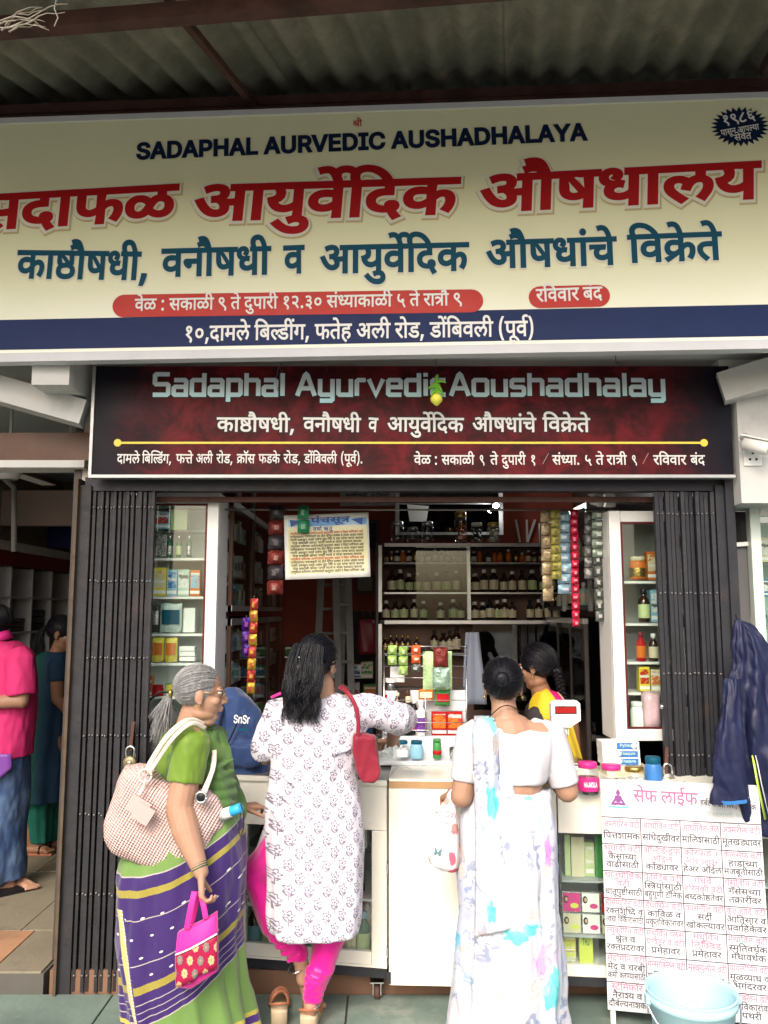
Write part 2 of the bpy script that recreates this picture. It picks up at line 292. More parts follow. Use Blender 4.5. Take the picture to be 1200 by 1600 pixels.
LETTER_OUTLINES=[[[87,-33,-30,21,-28,52,1,27,0,28,26,51,33,20,33,0,-28,-21,-28,-51,1,-27,0,-26,28,-52,29,-22]],[[193,110,1,-110,-31,0,1,38,-12,-4,-28,-5,-17,0,-16,0,-26,6,-7,4,-10,5,-10,15,1,13,1,38,-31,0,1,14,235,0,1,-14],[161,110,-95,0,1,-36,0,-8,2,-10,6,-6,5,-2,10,-5,21,0,16,0,28,8,11,5]],[[-25,-49,-10,-2,-22,-3,-11,0,-30,0,-34,16,1,13,0,11,38,16,33,0,30,0,44,-11,34,-18,15,-11,-23,-8,-22,17,-46,18,-27,0,-20,0,-22,-8,1,-7,0,-7,20,-6,13,0,12,0,16,2,9,2]],[[229,110,-41,0,1,-110,-31,0,1,33,-10,-4,-30,-5,-19,0,-22,0,-34,8,-20,15,1,10,0,17,46,19,39,0,6,0,14,-1,16,-1,5,0,-1,-15,-8,1,-20,1,-7,0,-26,0,-28,-11,1,-10,0,-10,26,-9,19,0,20,0,30,9,11,5,1,58,-153,0,1,14,229,0]],[[-75,123,-8,7,-12,15,1,7,0,14,36,13,27,0,12,0,22,-2,9,-3,-7,-13,-8,2,-14,2,-9,0,-16,0,-16,-9,1,-7,0,-6,10,-13,11,-7]],[[25,-33,28,21,28,51,1,27,0,27,-28,52,-27,21,33,0,30,-20,28,-53,1,-27,0,-28,-28,-51,-29,-20]],[[29,11,0,7,16,6,11,0,10,0,14,-6,1,-7,0,-7,-14,-7,-9,0,-10,0,-16,7]],[[189,44,0,-14,-36,-14,-27,0,-34,0,-54,26,-23,29,29,5,18,-21,40,-24,25,0,16,0,18,7,1,7,0,8,-16,11,-11,5,-12,-1,-11,0,-1,14,28,1,22,8,1,8,0,7,-18,6,-13,0,-14,0,-24,-4,-13,-3,-9,14,10,3,32,4,21,0,30,0,34,-15,1,-12,0,-16,-27,-8,6,-2,3,-2,16,-1,15,0,14,0,20,1,11,2,1,37,-29,0,1,14,105,0,1,-14,-41,0,1,-110,-31,0,1,58,-10,-1,-18,-1,-9,0,-8,0,-9,0,6,-6]],[[83,64,91,0,1,-14,-89,0,1,-7,0,-7,-10,-6,-7,0,-8,0,-16,5,-16,8,-8,9,1,4,0,3,10,5,15,0,11,0,1,46,-49,0,1,14,147,0,1,-14,-63,0]],[[83,85,18,0,28,-6,15,-5,18,9,29,2,1,25,-187,0,1,14,287,0,1,-14,-65,0,1,-26,16,-3,26,-14,1,-14,0,-14,-24,-23,-13,-11,-27,10,14,8,20,20,1,11,0,9,-18,8,-13,0,-10,0,-20,-5,-18,-12,-7,-12,-29,4,4,10,9,7,-8,3,-20,5,-11,0,-16,0,-18,-10,1,-7,0,-7,18,-14,32,-15,25,-10,-21,-10,-24,10,-38,18,-22,18,1,11,0,11,20,13,28,6]],[[69,110,1,-110,-31,0,1,110,-35,0,1,14,111,0,1,-14]],[[37,110,-35,0,1,
14,33,0,-4,6,-6,11,1,6,0,14,40,18,35,0,46,0,62,-28,25,-28,-31,0,-20,21,-48,21,-27,0,-22,0,-24,-11,1,-9,0,-7,6,-9,7,-5,45,0,1,-14,-41,0,1,-110,-31,0]],[[159,8,-21,-10,-24,9,-40,20,-32,18,-9,6,-8,6,-6,8,1,3,0,4,12,7,15,0,10,0,14,-5,7,-4,16,4,14,12,1,8,0,4,-4,9,-1,3,-95,0,1,14,171,0,1,-14,-41,0,6,-7,1,-11,0,-11,-18,-16,-30,-10,-19,-4,18,-11,48,-22]],[[1,124,229,0,1,-14,-41,0,1,-110,-31,0,1,60,-71,0,1,-11,0,-6,-12,-5,-7,0,-10,0,-22,8,-16,12,1,6,0,4,12,6,15,0,115,0,1,36,-153,0]],[],[[209,110,-59,0,1,-40,-21,0,-18,0,-26,-3,-9,-3,-22,-8,1,-13,0,-10,18,-12,28,-6,19,0,20,0,32,5,17,4,11,-15,-16,-4,-40,-5,-21,0,-28,0,-42,10,-26,20,1,14,0,13,28,18,44,9,27,0,1,0,1,26,-115,0,1,14,209,0]],[[-73,123,-6,7,-8,13,1,7,0,13,34,16,31,0,24,0,32,-11,22,-24,13,-20,45,0,1,-14,-41,0,1,-110,-31,0,1,110,-35,0,1,14,35,0,-10,21,-24,20,-21,0,-16,0,-18,-10,1,-8,0,-7,8,-11,7,-6]],[[311,110,-129,0,1,-40,20,10,29,0,26,0,32,-17,1,-15,0,-9,-12,-21,-13,-10,-27,8,10,6,12,17,1,8,0,10,-16,9,-13,0,-20,0,-23,-14,1,-52,-31,0,1,35,-10,-4,-28,-7,-19,0,-18,0,-34,7,-20,16,1,11,0,16,44,19,37,0,8,0,24,-2,7,0,-1,-15,-8,1,-18,1,-7,0,-24,0,-26,-10,1,-10,0,-10,26,-10,17,0,16,0,28,8,13,6,1,58,-147,0,1,14,311,0]],[[121,-2,-10,7,-22,11,-11,5,-12,-1,-9,0,-16,0,-18,7,1,6,0,6,14,6,13,0,6,0,16,-3,15,-5,16,2,28,13,1,10,0,10,-26,9,-19,0,-14,0,-26,-3,-13,-4,-9,14,24,6,27,1,1,15,-65,0,1,14,171,0,1,-14,-71,0,1,-15,28,-2,32,-17,1,-15,0,-12,-28,-18,-21,-5,10,-5,18,-9,9,-5]],[[205,110,1,-110,-31,0,1,50,-89,0,1,-7,0,-7,-10,-6,-7,0,-8,0,-16,5,-16,8,-8,9,1,4,0,3,10,5,15,0,11,0,1,46,-49,0,1,14,245,0,1,-14],[173,110,-89,0,1,-46,91,0]],[[189,44,0,-14,-36,-14,-27,0,-34,0,-54,26,-23,29,29,5,18,-21,40,-24,25,0,16,0,18,7,1,7,0,8,-16,11,-11,5,-12,-1,-11,0,-1,14,28,1,22,8,1,8,0,7,-18,6,-13,0,-14,0,-24,-4,-13,-3,-9,14,10,3,32,4,21,0,30,0,34,-15,1,-12,
0,-16,-27,-8,6,-2,3,-2,16,-1,15,0,14,0,20,1,11,2,1,37,-29,0,1,14,209,0,1,-14,-41,0,1,-110,-31,0,1,110,-71,0,1,-110,-31,0,1,58,-10,-1,-18,-1,-9,0,-8,0,-9,0,6,-6]],[[37,110,-35,0,1,14,33,0,-4,5,-6,10,1,6,0,15,46,19,39,0,56,0,88,-30,33,-26,-33,0,-62,42,-71,0,-28,0,-32,-12,1,-10,0,-6,8,-9,5,-4,45,0,1,-14,-41,0,1,-110,-31,0]],[[193,110,1,-110,-31,0,1,66,-43,0,-24,0,-24,-3,-7,-3,-10,-4,1,-9,0,-9,30,-19,29,-11,-21,-10,-18,8,-32,16,-18,17,1,9,0,7,10,12,11,3,10,5,34,5,27,0,53,0,1,30,-159,0,1,14,235,0,1,-14]],[[235,110,1,-110,-31,0,1,53,-12,-2,-22,-1,-15,0,-16,0,-38,3,-13,2,-8,-2,-9,-2,18,-11,44,-22,25,-10,-21,-10,-22,9,-40,20,-30,18,-7,6,-10,6,-4,8,1,3,0,4,12,7,15,0,10,0,14,-5,7,-4,8,4,6,12,1,6,0,6,-2,9,-3,3,-79,0,1,14,277,0,1,-14],[149,64,16,0,24,2,15,2,1,42,-89,0,4,-3,4,-9,1,-6,0,-9,-8,-12,-7,-4,22,-3]],[[239,124,1,-14,-41,0,1,-110,-31,0,1,36,-12,-4,-30,-6,-19,0,-36,0,-46,25,-3,20,24,2,24,10,1,8,0,6,-10,10,-3,3,-49,0,1,14],[53,60,8,-10,24,-9,21,0,20,0,30,8,11,6,1,55,-79,0,12,-10,1,-11,0,-22]],[[-99,-2,22,4,25,0,30,0,32,-15,1,-13,0,-12,-36,-16,-33,0,-40,0,-56,19,-23,15,25,9,16,-10,28,-12,32,-6,21,0,42,0,1,15,0,6,-20,7,-11,0,-12,0,-16,-3,-7,-2]],[[-67,123,-8,16,-16,18,-20,8,-13,0,-8,0,-14,-2,-5,-1,-9,14,16,3,21,0,20,0,24,-7,13,-8,10,15,41,0,12,0,22,-2,9,-3,-7,-13,-8,2,-14,2,-9,0,-16,0,-16,-9,1,-7,0,-2,1,-2,8,-9,7,-13]],[[167,-12,-10,7,-14,14,-5,6,-4,-1,-12,0,-5,0,-16,0,-34,4,-28,9,-18,16,1,11,0,9,12,13,11,4,14,6,38,5,25,0,3,0,1,19,-117,0,1,14,215,0,1,-14,-63,0,1,-33,-19,0,-22,0,-28,-3,-9,-3,-10,-3,-10,-9,1,-7,0,-10,32,-14,33,0,4,0,4,0,3,0,-2,4,1,3,0,7,18,6,11,0,16,0,18,-10,1,-6,0,-6,-12,-7,-7,-2,4,-5,14,-10,11,-7]],[[121,-2,-10,7,-22,11,-11,5,-12,-1,-9,0,-16,0,-18,7,1,6,0,6,14,6,13,0,6,0,16,-3,15,-5,16,2,28,13,1,10,0,10,-26,9,-19,0,-14,0,-26,-3,-13,-4,-9,14,24,6,27,1,1,15,-65,0,
1,14,275,0,1,-14,-41,0,1,-110,-31,0,1,110,-101,0,1,-15,28,-2,32,-17,1,-15,0,-12,-28,-18,-21,-5,10,-5,18,-9,9,-5]],[[1,124,165,0,1,-14,-163,0],[205,40,-8,-3,-20,-8,-30,-5,-19,0,-30,0,-40,17,1,14,0,6,10,10,9,3,-57,0,1,14,117,0,8,0,14,0,3,0,-3,-14,-11,0,-24,0,-28,-10,1,-9,0,-9,24,-8,15,0,22,0,28,9,13,5]],[[69,110,1,-110,-31,0,1,110,-35,0,1,14,111,0,1,-14],[37,123,-8,16,-16,18,-20,8,-13,0,-10,0,-12,-2,-5,-1,-9,14,16,3,21,0,22,0,32,-10,24,-25,13,-21]],[[85,110,1,-63,0,-5,-10,-6,-9,0,-10,0,-22,8,-16,12,1,6,0,4,12,6,13,0,11,0,1,38,-49,0,1,14,119,0,1,-14]],[[241,110,-91,0,1,-27,32,-6,36,-23,1,-14,0,-14,-26,-18,-44,-8,-27,0,-44,0,-56,23,1,20,0,14,28,18,44,9,25,0,3,0,1,26,-115,0,1,14,241,0],[119,14,28,0,38,13,1,13,0,10,-24,15,-21,5,-13,0,-30,0,-19,-6,-10,-3,-14,-11,1,-8,0,-14,38,-14]],[[51,13,-17,13,99,30,-16,11,-24,9,-17,0,-10,0,-24,-3,-15,-4,-11,14,14,4,30,4,19,0,16,0,26,-5,24,-11,15,-10,1,45,-151,0,1,14,347,0,1,-14,-161,0,1,-44,14,0,28,2,9,1,-4,4,1,4,0,7,16,6,11,0,16,0,18,-9,1,-6,0,-6,-12,-7,-7,-1,6,-5,10,-9,7,-4,-3,-6,-22,-2,-18,-8,1,-7,0,-6,20,-7,13,0,14,0,18,3,15,4,11,-14,-10,-3,-26,-4,-17,0,-30,0,-34,16,1,12,0,8,20,14,19,4,-4,3,-6,5,1,2,-8,-1,-20,-2,-24,-2,-9,0,1,-52,-31,0,1,47]],[[129,14,14,2,20,7,1,7,0,7,-24,9,-25,0,-28,0,-28,-12,1,-9,0,-6,8,-12,28,-14,29,-11,-19,-10,-38,14,-38,25,1,15,0,8,12,11,11,5,-8,3,-10,11,1,6,0,6,8,8,7,3,10,3,24,3,17,0,53,0,1,17,-143,0,1,14,219,0,1,-14,-41,0,1,-31,-83,0,-12,0,-10,-1,-3,-2,-6,-2,1,-5,0,-4,8,-6,7,-2,18,3,23,0,28,0,34,-8,16,-14,1,-7,0,-12,-26,-15,-25,-4]],[[-73,154,0,5,14,7,9,0,10,0,12,-7,1,-5,0,-4,-12,-7,-9,0,-8,0,-14,7]],[[85,110,1,-63,0,-5,-10,-6,-9,0,-10,0,-22,8,-16,12,1,6,0,4,12,6,13,0,11,0,1,38,-49,0,1,14,233,0,1,-14,-41,0,1,-110,-31,0,1,110]],[[-67,123,-8,16,-16,18,-20,8,-13,0,-8,0,-14,-2,-5,-1,-9,14,16,3,21,0,22,0,32,-10,26,
-25,11,-21]],[[37,110,-35,0,1,14,33,0,-4,5,-6,11,1,6,0,15,42,18,37,0,50,0,72,-29,27,-27,-31,0,-24,21,-56,21,-31,0,-24,0,-26,-11,1,-10,0,-6,6,-10,7,-4,45,0,1,-14,-41,0,1,-110,-31,0]],[[223,110,1,-110,-33,0,1,36,-10,-4,-32,-6,-21,0,-34,0,-48,20,-7,18,38,4,30,15,1,10,0,10,-18,11,-15,0,-10,0,-12,-5,1,-5,0,-10,33,-2,-3,-14,-26,2,-30,12,1,12,0,11,30,11,21,0,18,0,30,-7,18,-14,1,-11,0,-15,-32,-18,-29,-6,10,-7,24,-7,21,0,20,0,30,8,13,6,1,55,-31,0,1,14,107,0,1,-14]],[[69,110,1,-110,-31,0,1,110,-35,0,1,14,111,0,1,-14],[37,123,-8,16,-16,18,-20,8,-13,0,-10,0,-12,-2,-5,-1,-9,14,16,3,21,0,20,0,24,-7,13,-8,10,15,41,0,12,0,22,-2,9,-3,-7,-13,-8,2,-14,2,-9,0,-16,0,-16,-9,1,-7,0,-2,1,-2,8,-9,7,-13]],[[1,124,227,0,1,-14,-43,0,12,-8,1,-9,0,-18,-31,-9,14,-7,24,-17,1,-12,0,-10,-18,-13,-32,-7,-17,0,-24,0,-40,12,-38,28,-17,23,29,5,12,-16,26,-24,32,-13,19,0,16,0,22,7,1,10,0,8,-18,14,-15,6,-12,-1,-13,0,-1,14,30,0,28,10,1,10,0,6,-12,9,-9,2,-139,0]],[[1,124,147,0,1,-14,-145,0],[19,48,0,7,10,12,11,3,10,5,34,5,27,0,45,0,1,-14,-35,0,-24,0,-24,-3,-7,-3,-10,-4,1,-9,0,-9,30,-19,29,-11,-21,-10,-18,8,-32,16,-18,17]],[[189,44,0,-14,-36,-14,-27,0,-34,0,-54,26,-23,29,29,5,18,-21,40,-24,25,0,16,0,18,7,1,7,0,8,-16,11,-11,5,-12,-1,-11,0,-1,14,28,1,22,8,1,8,0,7,-18,6,-13,0,-14,0,-24,-4,-13,-3,-9,14,10,3,32,4,21,0,30,0,34,-15,1,-12,0,-16,-27,-8,6,-2,3,-2,16,-1,15,0,14,0,20,1,11,2,1,37,-29,0,1,14,209,0,1,-14,-41,0,1,-110,-31,0,1,110,-71,0,1,-110,-31,0,1,58,-10,-1,-18,-1,-9,0,-8,0,-9,0,6,-6],[427,173,-10,-20,-42,-17,-31,0,-28,0,-44,18,-13,19,31,4,10,-14,26,-13,23,0,22,0,22,14,7,14]],[[109,44,-12,0,-22,-2,-9,-3,-18,6,-26,15,1,10,0,6,8,8,7,3,10,3,24,3,21,0,39,0,1,17,-125,0,1,14,203,0,1,-14,-43,0,1,-31,-73,0,-12,0,-10,-1,-3,-2,-6,-2,1,-5,0,-4,12,-7,7,-3,18,4,23,0,30,0,38,-15,1,-13,0,-13,-32,-15,-29,-2,12,-3,24,-4,15,-2,
-13,-14,-22,5,-42,12,-17,5,-24,1,-26,6,1,6,0,4,10,6,11,0,8,0,18,-4,13,-5,6,0,5,0,28,0,30,8,1,9,0,6,-20,7]],[[189,44,0,-14,-36,-14,-27,0,-34,0,-54,26,-23,29,29,5,18,-21,40,-24,25,0,16,0,18,7,1,7,0,8,-16,11,-11,5,-12,-1,-11,0,-1,14,28,1,22,8,1,8,0,7,-18,6,-13,0,-14,0,-24,-4,-13,-3,-9,14,10,3,32,4,21,0,30,0,34,-15,1,-12,0,-16,-27,-8,6,-2,3,-2,16,-1,15,0,14,0,20,1,11,2,1,37,-29,0,1,14,209,0,1,-14,-41,0,1,-110,-31,0,1,110,-71,0,1,-110,-31,0,1,58,-10,-1,-18,-1,-9,0,-8,0,-9,0,6,-6],[339,123,-12,8,-18,7,-16,3,-9,0,-8,0,-18,-3,-7,-2,-9,14,10,2,20,3,11,0,18,0,28,-9,11,-8,3,1,-8,10,-16,12,-16,4,-13,0,-8,0,-14,-1,-5,-1,-7,13,16,3,21,0,22,0,32,-10,24,-25,13,-21]],[[239,124,1,-14,-41,0,1,-110,-31,0,1,38,-12,-3,-30,-6,-19,0,-16,0,-26,6,-7,4,-10,5,-10,15,1,13,1,38,-31,0,1,14],[165,110,-81,0,83,-53],[77,48,8,-5,21,0,12,0,20,4,9,2,-79,52,1,-27,0,-8,2,-10,6,-6]],[[253,110,-41,0,1,-110,-31,0,1,30,-12,-4,-30,-5,-21,0,-32,0,-38,16,1,13,0,6,8,10,9,4,-20,3,-24,14,1,12,0,12,34,15,25,0,22,0,28,-11,1,-9,0,-9,-15,-8,-23,7,4,2,4,5,1,2,0,3,-8,6,-9,0,-12,0,-16,-9,1,-7,0,-7,12,-7,20,-4,13,-1,12,2,15,0,4,0,10,0,5,-1,-3,-14,-2,1,-6,0,-1,0,-20,0,-24,-9,1,-7,0,-8,24,-8,17,0,22,0,30,8,11,6,1,61,-23,0,1,14,99,0]],[[261,110,-41,0,1,-110,-31,0,1,33,-10,-3,-30,-6,-19,0,-30,0,-40,17,1,14,0,6,10,10,9,3,-57,0,1,14,117,0,8,0,14,0,3,0,-3,-14,-11,0,-24,0,-28,-10,1,-9,0,-9,24,-8,15,0,20,0,30,8,11,6,1,58,-185,0,1,14,261,0]],[[101,29,-36,0,-17,12,-8,5,-6,14,1,10,1,40,-31,0,1,14,193,0,1,-14,-23,0,1,-46,0,-8,-6,-12,-7,-4,-8,-5,-26,-6],[101,43,20,0,9,7,4,3,4,9,1,9,1,39,-71,0,1,-39,0,-8,4,-9,5,-4,4,-3,12,-4]],[[1,110,1,14,311,0,1,-14,-71,0,1,-24,20,-3,28,-18,1,-15,0,-11,-18,-17,-32,-9,-19,0,-22,0,-32,8,-15,8,-12,-10,-30,-6,-17,0,-18,0,-32,8,-18,17,1,12,0,12,18,16,32,10,21,0,22,0,32,-9,17,-7,10,8,24,7,15,0,1,23],[163,43,-2,
-1,1,-1,12,-7,26,-7,15,0,16,0,26,11,1,12,0,13,-22,11,-15,0,-14,0,-22,-11,-9,-11],[51,50,0,-12,22,-11,17,0,14,0,22,11,11,10,9,10,2,1,1,1,-14,6,-24,8,-13,0,-16,0,-26,-12]],[[121,0,-22,0,-42,7,-26,15,1,12,0,8,12,12,13,4,-8,5,-12,12,1,10,1,25,-33,0,1,14,243,0,1,-14,-43,0,1,-43,-15,-7,14,-5,20,-13,1,-10,0,-11,-24,-14,-44,-7],[167,71,1,39,-77,0],[67,87,0,-9,8,-10,11,-3,20,2,29,0,7,0,-71,37],[123,14,28,0,34,9,1,10,0,6,-12,9,-20,5,-9,1,-13,0,-14,0,-24,-2,-9,-2,-8,-2,-10,-8,1,-6,0,-7,16,-9,28,-4]],[[69,110,1,-110,-31,0,1,110,-35,0,1,14,111,0,1,-14],[33,123,-10,8,-18,7,-18,3,-9,0,-8,0,-18,-3,-7,-2,-9,14,10,2,20,3,13,0,18,0,28,-9,9,-8,3,1,-8,10,-14,12,-18,4,-11,0,-10,0,-14,-1,-3,-1,-9,13,16,3,21,0,22,0,32,-10,24,-25,13,-21]],[[19,-26,6,12,12,27,3,10,39,0,5,-2,-6,-11,-18,-25,-9,-11]],[[263,110,1,-110,-33,0,1,74,-53,0,-16,0,-5,1,14,-6,18,-16,1,-9,0,-10,-18,-12,-26,-6,-15,0,-22,0,-38,12,-34,28,-17,24,29,5,20,-27,40,-27,23,0,14,0,16,6,1,8,0,9,-24,16,-17,5,11,13,109,0,1,22,-227,0,1,14,303,0,1,-14]],[[29,173,-10,-20,-42,-17,-31,0,-28,0,-44,18,-11,19,29,4,10,-14,26,-13,23,0,22,0,22,14,9,14]],[[185,110,1,-40,10,5,24,5,15,0,26,0,32,-17,1,-15,0,-9,-12,-21,-13,-10,-27,8,10,6,12,17,1,8,0,10,-16,9,-13,0,-22,0,-21,-15,1,-51,-31,0,1,39,-10,-4,-26,-6,-15,0,-16,0,-26,6,-7,4,-10,6,-8,14,1,12,1,39,-31,0,1,14,315,0,1,-14],[65,110,1,-38,0,-11,4,-10,9,-3,8,-5,17,0,16,0,26,7,11,6,1,54]],[[69,110,1,-110,-31,0,1,110,-35,0,1,14,111,0,1,-14],[37,123,-8,16,-16,18,-20,8,-13,0,-10,0,-12,-2,-5,-1,-9,14,16,3,21,0,22,0,32,-10,24,-25,13,-21],[59,164,0,5,14,7,9,0,10,0,12,-7,1,-5,0,-5,-12,-6,-9,0,-8,0,-14,6]],[[145,44,-12,0,-24,-2,-7,-3,-20,6,-26,15,1,10,0,6,8,8,9,3,8,3,26,3,21,0,37,0,1,17,-159,0,1,14,453,0,1,-14,-41,0,1,-110,-31,0,1,21,-12,-4,-26,-4,-17,0,-28,0,-48,20,-7,19,24,2,26,8,1,6,0,5,-5,2,-4,2,-16,2,-13,0,
-127,0,-14,0,-10,-1,-3,-2,-6,-2,1,-5,0,-4,12,-7,7,-3,18,4,23,0,30,0,40,-15,1,-13,0,-14,-40,-17,-39,0,-38,0,-62,18,-23,14,25,9,24,-13,46,-13,31,0,48,0,1,15,0,7,-20,7],[327,28,16,0,26,6,11,4,1,72,-185,0,1,-17,59,0,22,0,24,-4,9,-3,8,-4,8,-10,1,-4,0,-10,-20,-12,-21,-4,10,-9,22,-5]],[[145,44,-12,0,-24,-2,-7,-3,-20,6,-26,15,1,10,0,6,8,8,9,3,8,3,26,3,21,0,37,0,1,17,-159,0,1,14,237,0,1,-14,-43,0,1,-31,-71,0,-14,0,-10,-1,-3,-2,-6,-2,1,-5,0,-4,12,-7,7,-3,18,4,23,0,30,0,40,-15,1,-13,0,-14,-40,-17,-39,0,-38,0,-62,18,-23,14,25,9,24,-13,46,-13,31,0,48,0,1,15,0,7,-20,7]],[[97,57,-75,0,1,15,77,0,1,38,29,0,1,-38,77,0,1,-15,-75,0,1,-38,-27,0]],[[19,11,53,14,-22,3,-30,16,1,14,0,16,44,19,37,0,8,0,24,-2,7,0,-1,-15,-8,1,-18,1,-7,0,-24,0,-26,-10,1,-10,0,-10,26,-10,17,0,16,0,28,8,13,6,1,58,-147,0,1,14,311,0,1,-14,-129,0,1,-40,10,5,24,5,15,0,26,0,32,-17,1,-15,0,-9,-12,-21,-13,-10,-27,8,10,6,12,17,1,8,0,10,-16,9,-13,0,-10,0,-22,-7,-11,-7,1,-52,-31,0,1,35,-2,-2,-8,-2,-5,-2,-93,-31]],[[69,110,1,-110,-31,0,1,110,-35,0,1,14,111,0,1,-14],[121,173,-10,-20,-42,-17,-31,0,-28,0,-44,18,-13,19,31,4,10,-14,26,-13,23,0,22,0,22,14,7,14]],[[293,110,1,-110,-31,0,1,9,-14,-4,-34,-4,-15,0,-44,0,-78,22,-39,25,-10,7,-8,9,1,4,0,4,12,7,15,0,10,0,14,-5,7,-4,8,4,6,12,1,6,0,5,-2,9,-3,4,-79,0,1,14,335,0,1,-14],[215,46,14,0,22,6,11,4,1,54,-147,0,8,-7,1,-11,0,-17,-28,-19,-25,-5,28,-17,62,-18,41,0,18,0,30,4,17,4,1,16,-10,-3,-26,-4,-15,0,-18,0,-30,8,-18,14,1,9,0,14,38,17,33,0,8,0,20,-1,7,-1,-1,-14,-6,1,-14,1,-7,0,-20,0,-22,-9,1,-9,0,-8,22,-9]],[[1,124,207,0,1,-14,-205,0],[215,70,-8,1,-7,0,-10,0,-20,-5,-18,-12,-7,-12,-29,4,4,10,9,7,-8,3,-20,5,-11,0,-16,0,-18,-10,1,-7,0,-7,18,-14,32,-15,25,-10,-21,-10,-24,10,-38,18,-22,18,1,11,0,11,20,13,28,6,17,0,18,0,28,-6,15,-5,24,11,35,0,6,0,12,-1,5,-1]],[[235,110,-41,0,1,-110,-31,0,1,33,
-10,-4,-32,-5,-21,0,-22,0,-36,8,-20,15,1,10,0,17,48,19,41,0,6,0,16,-1,16,-1,5,0,-1,-14,-8,1,-20,1,-9,0,-8,0,-7,-1,55,-33,8,3,7,3,1,59,-159,0,1,14,235,0],[51,57,0,-10,28,-10,19,0,8,0,14,1,7,1,-55,35,-18,-6]],[[-73,123,-6,7,-8,13,1,7,0,13,34,16,31,0,24,0,32,-11,22,-24,13,-20,45,0,1,-14,-41,0,1,-110,-31,0,1,110,-35,0,1,14,35,0,-10,21,-24,20,-21,0,-16,0,-18,-10,1,-8,0,-7,8,-11,7,-6],[61,163,0,5,14,7,9,0,10,0,12,-7,1,-5,0,-5,-12,-6,-9,0,-8,0,-14,6]],[[119,-2,16,3,19,1,-6,3,-6,7,-3,3,-4,-1,-12,0,-5,0,-16,0,-34,4,-28,9,-18,16,1,11,0,9,12,13,11,4,14,6,38,5,25,0,3,0,1,19,-117,0,1,14,215,0,1,-14,-63,0,1,-33,-19,0,-22,0,-28,-3,-9,-3,-10,-3,-10,-9,1,-7,0,-10,32,-14,33,0,4,0,4,0,3,0,-2,4,1,3,0,7,18,6,11,0,16,0,18,-10,1,-6,0,-6,-12,-7,-7,-2,4,-3,10,-8,7,-5,20,-2,22,-15,1,-10,0,-12,-36,-16,-35,0,-38,0,-56,19,-23,15,25,9,16,-10,28,-12,32,-6,19,0,44,0,1,15,0,6,-20,7,-11,0,-12,0,-16,-3,-9,-2]],[[127,0,-26,0,-42,7,-26,15,1,13,0,14,27,8,-12,5,-12,13,1,9,1,26,-33,0,1,14,241,0,1,-14,-41,0,1,-43,-25,-13,-21,0,-24,0,-30,-2,-11,-2,-20,-5,1,-11,0,-7,18,-9,28,-3,17,0,20,0,34,5,17,5,13,-16,-18,-3,-42,-6],[167,71,1,39,-77,0],[67,88,0,-10,8,-11,13,-3,22,3,31,0,-71,37]],[[37,110,-35,0,1,14,33,0,-4,5,-6,10,1,6,0,15,48,19,41,0,42,0,70,-14,58,-25,23,-17,-33,0,-68,42,-81,0,-30,0,-34,-12,1,-11,0,-5,8,-9,5,-4,45,0,1,-14,-41,0,1,-110,-31,0]],[[-71,123,-10,8,-18,7,-18,3,-9,0,-8,0,-16,-3,-7,-2,-11,14,10,2,20,3,13,0,18,0,28,-9,11,-8,1,1,-8,10,-14,12,-18,4,-11,0,-10,0,-12,-1,-5,-1,-9,13,16,3,21,0,22,0,32,-10,26,-25,11,-21]],[[51,13,-17,13,99,30,-16,11,-24,9,-17,0,-10,0,-24,-3,-15,-4,-11,14,14,4,30,4,19,0,16,0,26,-5,24,-11,15,-10,1,45,-151,0,1,14,227,0,1,-14,-39,0,1,-110,-33,0,1,47]],[[255,110,1,-110,-31,0,1,110,-53,0,1,-46,0,-8,-6,-12,-7,-4,-8,-5,-26,-6,-19,0,-36,0,-17,12,-8,5,-6,14,1,10,1,40,-31,0,1,14,295,0,
